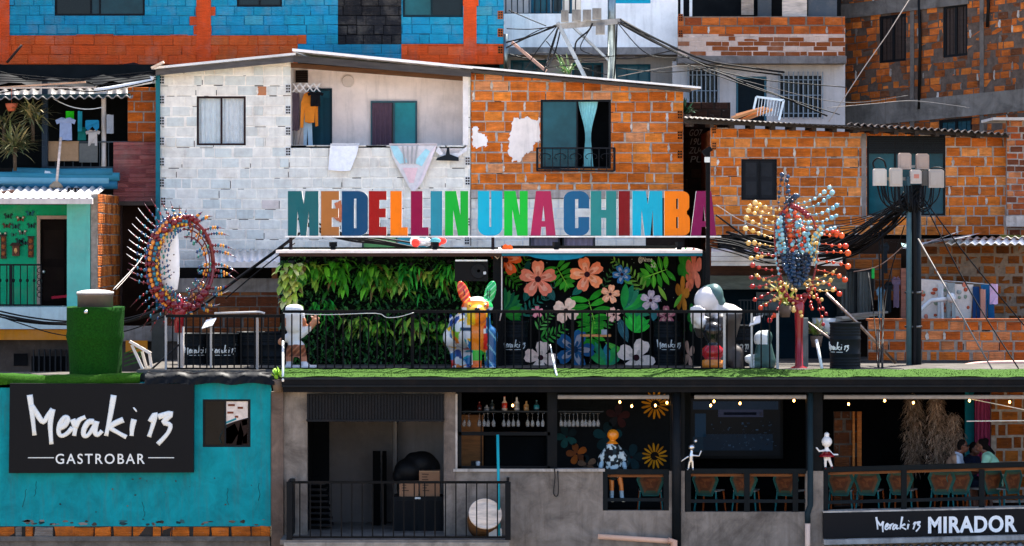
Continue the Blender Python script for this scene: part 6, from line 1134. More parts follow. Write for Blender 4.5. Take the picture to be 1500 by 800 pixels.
# ================================================================== letter sign
def arc(cx, cy, rx, ry, a0, a1, n=8): return [(cx + rx * math.cos(R(a0 + (a1 - a0) * i / n)), cy + ry * math.sin(R(a0 + (a1 - a0) * i / n))) for i in range(n + 1)]
GL = {
    'M': [[(0, 0), (0, 1), (.45, 1), (.515, .7), (.57, 1), (1, 1), (1, 0), (.7, 0), (.68, .58), (.6, 0), (.41, 0), (.31, .6), (.29, 0)]],
    'E': [[(0, 0), (0, 1), (1, 1), (1, .80), (.6, .80), (.6, .61), (.96, .61), (.96, .41), (.6, .41), (.6, .2), (1, .2), (1, 0)]],
    'D': [[(0, 0), (0, 1)] + arc(.62, .84, .38, .16, 90, 0) + arc(.62, .16, .38, .16, 0, -90), [(.47, .17), (.47, .83), (.56, .83), (.56, .17)]],
    'L': [[(0, 0), (0, 1), (.66, 1), (.66, .19), (1, .19), (1, 0)]],
    'I': [[(0, 0), (0, 1), (1, 1), (1, 0)]],
    'N': [[(0, 0), (0, 1), (.48, 1), (.66, .46), (.66, 1), (1, 1), (1, 0), (.56, 0), (.35, .58), (.35, 0)]],
    'U': [[(0, 1), (.47, 1), (.47, .2), (.54, .2), (.54, 1), (1, 1)] + arc(.6, .2, .4, .2, 0, -90) + arc(.4, .2, .4, .2, -90, -180)],
    'A': [[(0, 0), (.22, 1), (.8, 1), (1, 0), (.62, 0), (.6, .2), (.43, .2), (.4, 0)], [(.45, .33), (.515, .68), (.57, .33)]],
    'C': [[(1, .61), (.57, .61), (.57, .82), (.45, .82), (.45, .17), (.57, .17), (.57, .42), (1, .42)] + arc(.62, .18, .38, .18, 0, -90) + arc(.38, .18, .38, .18, -90, -180) + arc(.38, .82, .38, .18, 180, 90) + arc(.62, .82, .38, .18, 90, 0)],
    'H': [[(0, 0), (0, 1), (.42, 1), (.42, .58), (.6, .58), (.6, 1), (1, 1), (1, 0), (.6, 0), (.6, .4), (.42, .4), (.42, 0)]],
    'B': [[(0, 0), (0, 1)] + arc(.66, .86, .3, .14, 90, 0) + arc(.76, .66, .2, .12, 10, -60, 4) + arc(.76, .36, .22, .14, 60, 0, 4) + arc(.68, .14, .3, .14, 0, -90), [(.45, .6), (.45, .83), (.53, .83), (.53, .6)], [(.45, .17), (.45, .42), (.53, .42), (.53, .17)]],
}
YL = 2.7
LT = [('M', 422, 467, '1c5f62', 'dark teal'), ('E', 470.5, 497, 'a86a34', 'brown'), ('D', 501, 539, '0c4468', 'navy blue'), ('E', 540.5, 566.5, '9a1410', 'red'), ('L', 572, 597.5, 'f0780c', 'orange'), ('L', 602, 628, '8a0c3c', 'wine red'), ('I', 631, 648, '2a8798', 'grey teal'), ('N', 652, 686, '12a832', 'green'), ('U', 700, 736, '12a8c2', 'cyan'), ('N', 738.5, 773, '14b836', 'bright green'), ('A', 777, 814, 'a82850', 'raspberry'), ('C', 825.5, 863, '1a5a80', 'blue'), ('H', 865, 902.5, '2a807c', 'sea green'), ('I', 906, 922.5, '7a1014', 'dark red'), ('M', 926, 970, '12a8c2', 'cyan'), ('B', 973, 1011, 'f07c10', 'orange'), ('A', 1011.5, 1049, '80164c', 'purple')]
for k, (ch, a, b, cl, nm) in enumerate(LT):
    x0, x1 = px_x(a, YL), px_x(b, YL); z0, z1 = py_z(345.5, YL), py_z(280, YL); m_ = MB('letter', 'plaster', col=cl)
    m_.prism([[(x0 + p * (x1 - x0), z0 + q * (z1 - z0)) for p, q in lp] for lp in GL[ch]], YL - .07, YL + .07, c(cl), 0, side=c('d8d8d4'), sidem=1)
    prev = LT[k - 1][4] + ' ' + LT[k - 1][0] if k else 'the left end'
    solo(m_, 'letter_sign', f'{nm} letter {ch} standing on the sign rail right after the {prev}' if k else 'dark teal letter M standing at the left end of the sign rail', 'letter', 'big colour letters on the sign rail')
rl = T('sign_rail', 'thin white steel rail on posts carrying the big colour letters', 'rail', P(735, 372, YL)); m_ = MB('steel', col='d8d4d0'); zr_ = py_z(345.5, YL); m_.box(px_x(418, YL), px_x(1056, YL), YL - .1, YL + .1, zr_ - .03, zr_ - .002); part(m_, 'rail', rl)
m_ = MB('paint', col='181818'); m_.box(px_x(1056, YL), px_x(1160, YL), YL - .03, YL + .03, zr_ - .035, zr_ - .005); part(m_, 'rail_end', rl)
for q in (426, 722, 1036): m_ = MB('paint', col='2a2020'); m_.box(px_x(q, YL) - .03, px_x(q, YL) + .03, YL - .03, YL + .03, zt2, zr_ - .031); part(m_, 'post', rl)
for q, w in ((488, 'below the brown E'), (637, 'below the wine red L and grey teal I'), (815, 'below the gap after the raspberry A'), (995, 'below the orange B')):
    o = T('floodlight', 'small black floodlight on the hut roof ' + w, 'floodlight', P(q, 364, 2.45), 'floodlights under the big letters'); m_ = MB('paint', col='0f1112'); a = P(q, 358, 2.45); m_.bar(a - Vector((.055, .03, 0)), a + Vector((.055, .03, 0)), .09, .09); part(m_, 'lamp_head', o); m_ = MB('paint', col='0f1112'); m_.box(a.x - .05, a.x + .05, 2.44, 2.46, zt2 + .005, a.z - .04); part(m_, 'bracket', o)
pl = T('lamp_post', 'slim black post with a small light on top right of the last letter', 'lamp post', P(1037, 540, 1.7)); m_ = MB('paint', col='0e0f11'); m_.bar(P(1037, 540, 1.7), P(1037, 218, 1.7), .075); m_.bar(P(1030, 225, 1.7), P(1042, 217, 1.7), .1, .1); part(m_, 'post', pl); m_ = MB('plaster', col='d8dcd4'); a = P(1036, 234, 1.62); m_.box(a.x - .05, a.x + .05, 1.6, 1.66, a.z - .05, a.z + .05); part(m_, 'lamp', pl)
m_ = MB('cloth'); 
for k in range(14): a = P(625 + u(-22, 22), 359 - u(0, 7), 4.2 + u(-.2, .2)); m_.ball(a, (u(.08, .16), .1, u(.04, .09)), c(RNG.choice(('d8d4d2', 'b8c4cc', 'c83a34', 'e0dcd8', '4a8a9a'))), n=7, k=5)
solo(m_, 'cloth_pile', 'small pile of white, red and blue cloth behind the letters', 'cloth')
m_ = MB('mural'); blob(m_, [(490, 298), (499, 294), (503, 312), (500, 326), (492, 322), (486, 316), (494, 311)], 7.985, .006, 'd87a50', .6); solo(m_, 'wall_painting', 'orange shape painted on the whitewashed wall between the letters E and D', 'painting')
# ================================================================== terrace railings, posts and plates
railing('railing', 'long black terrace railing in front of the plant wall and the mural', (415, 1140), 456.5, 540, 58, .6, rb=.025, tw=.055, posts=((415, .06, '0a0c0e'), (605, .035, '0a0c0e'), (838, .035, '0a0c0e'), (1061, .045, 'a4a29e'), (1101, .035, '9a9c9a'), (1139, .045, 'a4a29e')))
o = railing('railing', 'black and silver terrace railing around the round sculpture at the left', (243, 413), 463, 540, 17, .75, rb=.025, tw=.055, posts=((243, .04, '9a9a98'), (309, .035, '9a9894'), (377, .045, '8f8a86')))
m_ = MB('gloss', col='c8c0b8'); m_.tube([P(314, 459, 1.4), P(380, 457, 1.4), P(388, 459, 1.4)], .02, 8); part(m_, 'handrail', o)
for k, (a, b, lb) in enumerate(((305, 473, 'slanted white information plate on the left railing by the round sculpture'), (1107, 469, 'slanted white information plate on the right end of the long railing'))):
    m_ = MB('gloss', col='e0dcd8'); q = P(a, b, .55); m_.poly([q + Vector((-.12, .0, -.1)), q + Vector((.08, .0, -.04)), q + Vector((.14, .15, .09)), q + Vector((-.05, .15, .05))]); m_.poly([q + Vector(v) for v in ((-.12, .012, -.115), (-.05, .162, .035), (.14, .162, .075), (.08, .012, -.055))]); solo(m_, 'information_plate', lb, 'sign')
m_ = MB('gloss', col='dcdcd8'); m_.tube([P(414.5, 500, .5), P(414.5, 558, -.5)], .022, 8); solo(m_, 'pole', 'thin white pole at the left end of the long railing', 'pole')
m_ = MB('gloss', col='d8dcd8'); m_.tube([P(809, 520, .4), P(813, 540, .2), P(816, 552, -.3)], .02, 7); m_.tube([P(806, 505, .5), P(809, 520, .4)], .01, 6); solo(m_, 'cable', 'white cable end hanging over the turf edge below the mural', 'cable')
m_ = MB('gloss', col='cfd0cc'); m_.tube(smooth_path([P(415, 459, .55), P(480, 461, .55), P(550, 459, .55), P(566, 465, .55), P(585, 464, .55), P(606, 458, .55)]), .007, 5); solo(m_, 'cable', 'white cable strung along the top of the long railing by the dog statue', 'cable')
sp = T('loudspeaker', 'black loudspeaker hung under the hut roof above the dog statue', 'speaker', P(690, 412, 2.5)); m_ = MB('plastic', col='0c0d0e'); m_.pbox(666, 715, 383, 412, 2.3, 2.65); part(m_, 'box', sp); m_ = MB('steel', col='c0c4c4'); m_.pbox(667, 714, 380.5, 382.8, 2.28, 2.66); part(m_, 'bracket', sp); m_ = MB('plastic', col='17191b'); m_.lathe(P(701, 397, 2.3), [(.15, 0), (.15, .012), (.13, .015), (.03, -.0), (.01, .0)], 24, axis=(0, -1, 0)); part(m_, 'cone', sp); m_ = MB('plastic', col='cfd4d4'); m_.pbox(708, 712, 398, 402, 2.285, 2.3); part(m_, 'badge', sp)
m_ = MB('plastic', col='d8d4cc'); 
tb = T('table', 'small wooden bar table with folded napkins in front of the mural', 'table', P(874, 538, 1.9)); m_ = MB('wood', col='b47a44'); m_.pbox(850, 895, 490.5, 493.5, 1.7, 2.1); part(m_, 'tabletop', tb); m_ = MB('paint', col='101214')
for a in (854, 891): m_ = MB('paint', col='101214'); m_.bar(P(a, 493, 1.9), P(a, 538, 1.9), .03); part(m_, 'leg', tb)
m_ = MB('plastic', col='8a929a'); m_.pbox(881, 889, 483, 490.3, 1.8, 1.95); solo(m_, 'napkin_holder', 'small grey napkin holder on the bar table in front of the mural', 'holder')
# ================================================================== statues
CP = [c(h) for h in ('e8e4dc', 'e07a1c', '1a9a3c', '1a6a9c', 'c8281c', 'e8b81c', '1f9aa8', 'e8e0d8', 'e0862a', '7ab82c', 'd8d8d8', '2a4a8a', 'e8e4dc', 'e8e4dc', 'd0d8d4', 'e4e4dc', 'dcdcd8', 'e8e8e4')]
vs = [(Vector((u(-.6, .5), u(-.6, .6), u(0, 1.5))), RNG.choice(CP)) for k in range(800)]
YD = 1.35; dg0 = P(692, 540, YD)
dog = T('dog_statue', 'pop art dog statue in painted colour patches behind the railing', 'statue', dg0)
def q_(px, py, dy=0): return P(px, py, YD + dy) if True else 0
def rot(y=0, x=0, z=0): return (Matrix.Rotation(R(z), 3, 'Z') @ Matrix.Rotation(R(y), 3, 'Y') @ Matrix.Rotation(R(x), 3, 'X'))
def dogcol(v):
    px, py = 750 + v.x * sc(v.y), H - (v.z - ZC) * sc(v.y); L = v - dg0
    if v.y < YD - .12 or py < 470:
        if py < 442 and px < 690: return c('c8301c') if (py + px) % 9 < 6 else c('e8803a')
        if py < 442 and px > 706: return c('22b058') if (py + px) % 8 < 6.5 else c('9ae0b0')
        if 684 < px < 712 and 443 < py < 476 and v.y < YD - .2: return c('e8c01c') if px < 696 and py > 452 else (c('f0a020') if py < 456 else c('e8781a'))
        if py < 450 and 680 < px < 716 and v.y < YD + .1: return c('e8e0d8') if py < 440 else (c('d8481c') if px > 706 else c('e0701c'))
        if py < 450 and px >= 708: return c('2ab860') if v.y < YD + .1 else c('d8d8d4')
        if py < 450 and px <= 686: return c('d84a20') if px > 676 else c('e8a090')
    if v.y < YD + .1:
        if 690 < px < 708 and 470 < py < 512: return c('e07818')
        if 704 < px < 714 and 488 < py < 512: return c('c8201c')
        if 674 < px < 696 and 474 < py < 496: return c('d8dce0') if not 480 < py < 485 else c('1c3c5c')
        if px > 712 and 465 < py < 538: return c('1a5a8c') if (L.z * 7 + L.x * 9) % 2 < 1.75 else c('7ab8c8')
        if 692 < px < 706 and 508 < py < 528: return c('2ab03c')
        if 692 < px < 706: return c('e0641c')
        if 666 < px < 674 and 508 < py < 528: return c('e0701c')
    return min(vs, key=lambda s: (s[0] - L).length_squared)[1]
organic([('e', q_(700, 488, -.1), (.27, .28, .38)), ('e', q_(681, 483, .35), (.27, .5, .36)), ('e', q_(673, 487, .7), (.24, .3, .33)), ('e', q_(699, 450, -.25), (.3, .26, .2)), ('e', q_(699, 461, -.47), (.2, .15, .19)), ('e', q_(693, 463, -.46), (.1, .12, .13)), ('e', q_(706, 463, -.46), (.1, .12, .13)), ('e', q_(699, 453, -.58), (.06, .04, .045)),
         ('l', [q_(700, 456, -.2), q_(699, 484, -.1)], [.23, .27]), ('e', q_(679, 429, -.15), (.11, .05, .24), rot(-20)), ('e', q_(718, 429, -.15), (.11, .05, .24), rot(15)), ('e', q_(688, 448, -.46), (.05, .04, .04)), ('e', q_(711, 448, -.46), (.05, .04, .04)),
         ('l', [q_(697, 500, -.2), q_(698, 520, -.22), q_(698, 537, -.22)], [.15, .11, .1]), ('l', [q_(716, 490, -.1), q_(718, 515, -.14), q_(718, 537, -.14)], [.18, .12, .11]), ('e', q_(698, 538.2, -.28), (.12, .15, .055)), ('e', q_(719, 538.2, -.2), (.12, .15, .055)),
         ('l', [q_(665, 494, .55), q_(668, 515, .65), q_(668, 536, .5)], [.22, .12, .09]), ('l', [q_(684, 500, .6), q_(684, 518, .7), q_(683, 536, .55)], [.2, .11, .09]), ('e', q_(668, 538, .45), (.1, .14, .05)), ('e', q_(683, 538, .5), (.1, .14, .05)), ('l', [q_(662, 470, .95), q_(660, 462, 1.02)], [.06, .03])], .022, dogcol, 'gloss', 'body', dog)
m_ = MB('gloss', col='14161a')
m_.tube([q_(679, 424, -.215), q_(681, 432, -.215), q_(678, 434, -.215)], .008, 5)
for a, b, e, f_ in ((712, 428, 719, 427), (712, 433, 719, 432), (714, 424, 713.5, 437), (717.5, 424, 717, 437)): m_.tube([q_(a, b, -.215), q_(e, f_, -.215)], .006, 5)
part(m_, 'ear_markings', dog)
m_ = MB('gloss', col='1a1214'); m_.ball(q_(699, 453, -.6), (.05, .035, .035), n=10)
for a in (689, 710): m_.ball(q_(a, 448, -.49), (.022, .02, .018), n=8, k=6)
part(m_, 'nose_and_eyes', dog)
YS = 1.15; so = P(438, 542, YS); ws = T('figure_statue', 'white capped figure statue seen from behind with one arm raised', 'statue', so)
def w_p(px, py, dy=0): return P(px, py, YS + dy)
def stc(v):
    px, py = 750 + v.x * sc(v.y), H - (v.z - ZC) * sc(v.y)
    if py > 530: return c('c8ccd0')
    if (px > 456 and py < 486) or (px < 416 and py > 494 and py < 508): return c('b07a5a')
    if 505 < py < 522: return c('7a4630') if (px + py) % 9 < 6 else c('a86a4c')
    if py >= 522: return c('b87a5c')
    if 466 < py < 478 and (px < 419 or px > 443): return c('b07050')
    return c('d8d8d6')
organic([('e', w_p(431, 462), (.2, .19, .19)), ('l', [w_p(431, 466), w_p(431, 478)], [.18, .17]), ('e', w_p(431, 452), (.17, .17, .08)), ('l', [w_p(431, 478), w_p(431, 500), w_p(434, 510)], [.1, .12, .17]), ('l', [w_p(433, 490), w_p(441, 490), w_p(450, 483), w_p(459, 474)], [.1, .075, .07, .06]), ('l', [w_p(430, 490), w_p(422, 494), w_p(413, 499)], [.1, .075, .06]),
         ('e', w_p(417, 471), (.05, .06, .07)), ('e', w_p(445, 471), (.05, .06, .07)), ('e', w_p(434, 512), (.19, .14, .1)), ('l', [w_p(427, 514), w_p(424, 524), w_p(424, 534)], [.1, .075, .06]), ('l', [w_p(440, 514), w_p(444, 524), w_p(446, 534)], [.1, .075, .06]), ('e', w_p(424, 536, -.02), (.08, .14, .05)), ('e', w_p(448, 536, -.02), (.1, .14, .05)),
         ('l', [w_p(459, 474), w_p(462, 470)], [.06, .065]), ('l', [w_p(460, 469), w_p(456, 463)], [.022, .018]), ('l', [w_p(462, 467), w_p(461, 461)], [.022, .018]), ('l', [w_p(464, 468), w_p(465, 462)], [.022, .018]), ('l', [w_p(465, 470), w_p(468, 466)], [.022, .018]), ('l', [w_p(464, 473), w_p(468, 473)], [.022, .018]), ('e', w_p(411, 501), (.055, .05, .065))], .018, stc, 'satin', 'body', ws)
m_ = MB('plaster', col='d0d4d8'); m_.box(px_x(416, YS), px_x(463, YS), YS - .25, YS + .25, FL + .003, FL + .045); part(m_, 'base_plate', ws)
YK = 1.5; ks = T('figure_statue', 'large hooded grey and white figure statue bending over its raised hands', 'statue', P(1060, 540, YK))
def k_p(px, py, dy=0): return P(px, py, YK + dy)
def ksc(v):
    px, py = 750 + v.x * sc(v.y), H - (v.z - ZC) * sc(v.y)
    if py < 466 and px < 1052: return c('cfc8c4')
    if py < 480 and px < 1034: return c('d8d6d4')
    if py < 459: return c('b8b4b0')
    return c('46403c') if px > 1034 else c('3a3634')
organic([('e', k_p(1036, 440), (.25, .25, .26), rot(15)), ('l', [k_p(1045, 452), k_p(1066, 462, .1)], [.18, .22]), ('e', k_p(1070, 456, .1), (.24, .24, .09)), ('l', [k_p(1068, 464, .1), k_p(1066, 492, .15), k_p(1060, 520, .2)], [.25, .17, .2]), ('l', [k_p(1056, 470, -.2), k_p(1042, 488, -.3), k_p(1028, 472, -.4)], [.13, .11, .1]), ('l', [k_p(1040, 476, .1), k_p(1026, 488, -.1), k_p(1018, 468, -.2)], [.13, .1, .09]),
         ('e', k_p(1021, 463, -.35), (.13, .12, .13)), ('l', [k_p(1014, 460, -.4), k_p(1013, 451, -.4)], [.04, .035]), ('l', [k_p(1019, 458, -.42), k_p(1019, 449, -.42)], [.042, .036]), ('l', [k_p(1025, 458, -.42), k_p(1026, 450, -.42)], [.042, .036]), ('l', [k_p(1030, 460, -.4), k_p(1032, 453, -.4)], [.038, .032]), ('l', [k_p(1031, 468, -.4), k_p(1038, 466, -.42)], [.04, .035]),
         ('l', [k_p(1056, 520, .1), k_p(1050, 530, -.1), k_p(1048, 536, -.15)], [.2, .16, .14]), ('l', [k_p(1076, 520, .2), k_p(1078, 536, .1)], [.2, .16]), ('e', k_p(1046, 537, -.25), (.15, .2, .08))], .03, ksc, 'satin', 'body', ks)
organic([('e', k_p(1046, 433, .04), (.18, .24, .23)), ('e', k_p(1052, 444, .06), (.14, .2, .16)), ('e', k_p(1039, 427, .1), (.18, .2, .13))], .03, c('45605f'), 'satin', 'hood', ks)
m_ = MB('gloss'); a = P(1044, 539, .95); m_.lathe(a, [(.2, 0, 'c8782a'), (.22, .06, 'c8782a'), (.2, .14, 'c8782a'), (.14, .16, 'a01420'), (.2, .24, 'a01420'), (.2, .36, 'a01420'), (.13, .42, '101114'), (.1, .48, '101114'), (.17, .6, '101114'), (.2, .7, '101114'), (.16, .8, '101114'), (.06, .86, '101114')], 22); solo(m_, 'vase_statue', 'black and red vase shaped sculpture with an orange foot in front of the hooded figure', 'sculpture')
gs = T('figure_statue', 'small grey seated figure with a round white head at the right railing end', 'statue', P(1115, 540, 1.6))
def g_p(px, py, dy=0): return P(px, py, 1.6 + dy)
organic([('e', g_p(1117, 497), (.17, .16, .17)), ('e', g_p(1124, 494, .02), (.1, .12, .14)), ('l', [g_p(1119, 508), g_p(1120, 530)], [.16, .22]), ('l', [g_p(1114, 512, -.1), g_p(1110, 524, -.15), g_p(1100, 524, -.2)], [.09, .08, .07]), ('e', g_p(1097, 526, -.2), (.09, .08, .08)), ('l', [g_p(1116, 534, 0), g_p(1104, 536, -.2)], [.13, .09])], .022, lambda v: c('d0d4d0') if (H - (v.z - ZC) * sc(v.y) < 504 and 750 + v.x * sc(v.y) < 1124) or 750 + v.x * sc(v.y) < 1105 else c('34504a'), 'satin', 'body', gs)
# figurines and doll in the bar
dl = T('doll', 'doll with a round orange head and patterned shirt standing behind the bar rail', 'doll', P(902, 730, .35))
def d_p(px, py, dy=0): return P(px, py, .35 + dy)
organic([('e', d_p(898, 637), (.11, .11, .105)), ('l', [d_p(897, 645), d_p(897, 656)], [.05, .045]), ('l', [d_p(897, 655), d_p(898, 672), d_p(898, 690)], [.13, .15, .14]), ('l', [d_p(892, 660), d_p(883, 670), d_p(880, 684, -.05)], [.07, .055, .045]), ('l', [d_p(904, 660), d_p(913, 672), d_p(915, 684, -.05)], [.07, .055, .045]), ('l', [d_p(895, 688), d_p(896, 712), d_p(896, 730)], [.065, .045, .04]), ('l', [d_p(905, 688), d_p(910, 712), d_p(911, 730)], [.065, .045, .04]), ('e', d_p(897, 733, -.06), (.05, .11, .035)), ('e', d_p(913, 733, -.06), (.05, .11, .035)), ('e', d_p(880, 688, -.05), (.035, .03, .05)), ('e', d_p(916, 689, -.05), (.035, .03, .05))],
        .014, lambda v: c('c87818') if H - (v.z - ZC) * sc(v.y) < 655 else (c('a8642c') if 692 < H - (v.z - ZC) * sc(v.y) < 719 else (c('7a98a8') if H - (v.z - ZC) * sc(v.y) < 730 else c('a8b8c4'))), 'gloss', 'body', dl)
pv_ = [(Vector((u(-.3, .3), u(-.22, .22), u(.45, 1.1))), c(RNG.choice(('14181c', '14181c', '9ab0b8', 'a8b8bc', '1c2a30')))) for k in range(700)]; dlo = P(902, 730, .35)
organic([('l', [d_p(897, 657), d_p(898, 672), d_p(898, 692)], [.145, .165, .155]), ('l', [d_p(891, 660), d_p(882, 671), d_p(880, 680)], [.085, .075, .065]), ('l', [d_p(905, 660), d_p(914, 672), d_p(915, 680)], [.085, .075, .065])], .016, lambda v: min(pv_, key=lambda s: (s[0] - (v - dlo)).length_squared)[1], 'cloth', 'shirt', dl)
f1 = T('figurine', 'silver figurine with outstretched arms standing on the bar rail', 'figurine', P(1013, 689, .06))
def f_p(px, py, dy=0): return P(px, py, .06 + dy)
organic([('e', f_p(1013, 655), (.065, .06, .06)), ('e', f_p(1019, 646), (.035, .03, .035)), ('l', [f_p(1013, 660), f_p(1012, 668), f_p(1012, 676)], [.03, .045, .04]), ('l', [f_p(1011, 667), f_p(1003, 672), f_p(993, 679)], [.022, .018, .015]), ('l', [f_p(1014, 667), f_p(1024, 668), f_p(1027, 661)], [.022, .018, .018]), ('l', [f_p(1010, 676), f_p(1008, 688)], [.028, .02]), ('l', [f_p(1014, 676), f_p(1015, 688)], [.028, .02]), ('e', f_p(1007, 688, -.02), (.025, .045, .015)), ('e', f_p(1015, 688, -.02), (.025, .045, .015))], .009, c('c8ccd0'), 'steel', 'body', f1)
f2 = T('figurine', 'white figurine in a red skirt standing on the bar rail by the brick pier', 'figurine', P(1211, 686, .06))
organic([('e', f_p(1211, 647), (.1, .09, .1)), ('l', [f_p(1211, 655), f_p(1211, 668)], [.035, .06]), ('l', [f_p(1208, 660), f_p(1200, 661), f_p(1196, 656)], [.025, .02, .02]), ('l', [f_p(1214, 660), f_p(1220, 666), f_p(1227, 666)], [.025, .02, .018]), ('l', [f_p(1209, 668), f_p(1209, 685)], [.035, .022]), ('l', [f_p(1213, 668), f_p(1219, 685)], [.035, .022]), ('e', f_p(1211, 637), (.05, .045, .05))], .011, c('dcdcda'), 'gloss', 'body', f2)
m_ = MB('gloss', col='7a1018'); m_.lathe(f_p(1211, 669), [(.15, 0), (.13, .03), (.06, .1), (.05, .1)], 18); part(m_, 'skirt', f2); m_ = MB('gloss', col='9a1822'); m_.ball(f_p(1219, 685), (.035, .05, .025), n=8); m_.ball(f_p(1209, 686), (.03, .05, .02), n=8); part(m_, 'shoes', f2); m_ = MB('gloss', col='a83a34'); m_.ball(f_p(1199, 659, .1), (.09, .03, .05), n=8); m_.ball(f_p(1195, 668, .1), (.06, .03, .08), c('3a4448'), n=8); part(m_, 'bag', f2)
# pampas grass
for k, (a, b, w, h, n, lb) in enumerate(((1337, 690, 26, 108, 1700, 'widest dark plume of pampas grass on the left'), (1373, 690, 24, 104, 2000, 'tall pale plume of pampas grass in the middle'), (1400, 662, 14, 52, 700, 'short plume of pampas grass above the man in sunglasses'))):
    Yp_ = 2.6 - .1 * k; o = T('pampas_grass', lb, 'plant', P(a, b, Yp_), 'dried pampas grass in the bar'); m_ = MB('cloth')
    for j in range(n):
        t = u(0, 1); sp_ = w * (math.sin(math.pi * min(1, t * .85 + .12)) * .5 + (.5 if t < .35 and k == 1 else .12)); q = P(a + RNG.gauss(0, .45) * sp_ + 3 * math.sin(t * 3 + k), b - h * t, Yp_ + u(-.2, .2)); dx = u(-.7, .7) + (q.x - px_x(a, Yp_)) * 1.2; leaf(m_, q, (dx, u(-.4, .4), u(-.2, 1.0)), u(.12, .26), .012, 3.2, dim(c(RNG.choice(('c8a68a', 'dcbc9e', 'aa8a70', 'e8cab0'))), u(.75, 1.1) * (.75 if k == 0 else 1)))
    part(m_, 'plume', o); m_ = MB('wood', col='6a543c'); m_.tube([P(a, b + 45, Yp_), P(a, b - h * .8, Yp_)], .02, 6); part(m_, 'stem', o)
# ================================================================== people
def person(label, px, py, Yp, face, shirt_c, hair_c, skin_c, lean=0, glasses=False, pony=False, shorts='1c2430'):
    """seated; (px,py) = centre of the head; face = heading of the nose, degrees from +X"""
    o = T('person', label, 'person', P(px, 757, Yp)); hd = P(px, py, Yp); f = Vector((math.cos(R(face)), math.sin(R(face)), 0)); s_ = Vector((-f.y, f.x, 0)); U = Vector((0, 0, 1)); nk = hd - U * .14 - f * (.03 + lean * .3); ch = nk - U * .2 - f * .12 * lean; hip = hd - U * .72 - f * (.1 + .45 * lean)
    hip.z = BF + .53; kn = [hip + f * .42 + s_ * d for d in (.12, -.12)]; ft = [Vector((k_.x + f.x * .05, k_.y + f.y * .05, BF + .05)) for k_ in kn]
    sh_ = [nk - U * .08 + s_ * d for d in (.19, -.19)]; el = [v - U * .24 + f * .1 + s_ * d for v, d in zip(sh_, (.06, -.06))]; wr = [e + f * .22 + U * .05 for e in el]
    pr = [('e', hd + U * .015, (.082, .082, .115)), ('e', hd + f * .03 - U * .045, (.062, .062, .07)), ('e', hd + f * .098 - U * .012, (.018, .018, .024)), ('e', hd + f * .078 - U * .062, (.025, .03, .012)), ('e', hd + s_ * .082, (.018, .018, .03)), ('e', hd - s_ * .082, (.018, .018, .03)), ('l', [hd - U * .07 - f * .02, nk], [.055, .06]), ('l', [nk - U * .1, ch, hip], [.12, .155, .15]), ('l', [sh_[0], sh_[1]], [.075, .075]), ('l', [hip + s_ * .09, hip - s_ * .09], [.13, .13])]
    for i in range(2):
        pr += [('l', [sh_[i], el[i]], [.06, .045]), ('l', [el[i], wr[i]], [.044, .03]), ('l', [hip + s_ * (.09 - .18 * i), kn[i]], [.1, .07]), ('l', [kn[i], ft[i]], [.065, .04]), ('e', ft[i] + f * .06 - U * .01, (.07, .07, .04)), ('e', wr[i] + f * .05, (.035, .04, .03))]
        for j in range(4): b_ = wr[i] + f * .08 + s_ * (-.027 + .018 * j); pr.append(('l', [b_, b_ + f * .04 - U * .01, b_ + f * (.055 + .008 * (j in (1, 2))) - U * .035], [.01, .009, .008]))
        tside = s_ * (-.04 if i == 0 else .04); pr.append(('l', [wr[i] + f * .03 + tside * .8, wr[i] + f * .06 + tside * 1.5, wr[i] + f * .08 + tside * 1.5], [.012, .01, .009]))
    organic(pr, .012, c(skin_c), 'skin', 'body', o, 2)
    sp_ = [('l', [nk - U * .07, ch, hip], [.125, .175, .17]), ('l', [sh_[0], sh_[1]], [.09, .09])] + [('l', [sh_[i], sh_[i].lerp(el[i], .75)], [.078, .068]) for i in range(2)]
    organic(sp_, .018, c(shirt_c) if isinstance(shirt_c, str) else shirt_c, 'cloth', 'shirt', o, 2)
    organic([('l', [hip + s_ * .09, hip - s_ * .09], [.145, .145])] + [('l', [hip + s_ * (.09 - .18 * i), kn[i]], [.115, .085]) for i in range(2)], .02, c(shorts), 'cloth', 'trousers', o, 2)
    hp_ = [('e', hd + U * .045 - f * .022, (.09, .09, .095)), ('e', hd - f * .05 - U * .0, (.07, .07, .1))]
    if pony: hp_ += [('e', hd + U * .09 - f * .09, (.06, .06, .06)), ('l', [hd - f * .07, nk - f * .08], [.07, .05])]
    organic(hp_, .012, c(hair_c), 'cloth', 'hair', o, 2)
    m_ = MB('gloss', col='101010')
    for d in (.032, -.032):
        e = hd + f * .083 + s_ * d + U * .015
        if glasses: m_.ball(e + f * .008, (.03, .03, .022), n=10, k=7)
        else: m_.ball(e, (.012, .012, .009), n=8, k=6)
    if glasses: m_.tube([hd + f * .06 + s_ * .075 + U * .02, hd + s_ * .088 + U * .02], .005, 5); m_.tube([hd + f * .06 - s_ * .075 + U * .02, hd - s_ * .088 + U * .02], .005, 5)
    part(m_, 'sunglasses' if glasses else 'eyes', o); return o
mo = P(1408, 652, 1.5)
person('seated man in sunglasses and a pale tan and white shirt facing right', 1411, 654, 1.5, -15, lambda v: c('9a7c66') if v.x < mo.x - .12 else c('b8c4d4'), '15110f', '6a3f2c', .3, True)
person('seated person in dark clothes half hidden between the two in pale shirts', 1428, 658, 2.0, -40, '1a2238', '120e0d', '5e3a2a', .2)
person('seated person in a pale green shirt with dark tied hair leaning left', 1437, 653, 1.35, 165, '8fc4a8', '120d0c', '6a4230', .35, False, True)
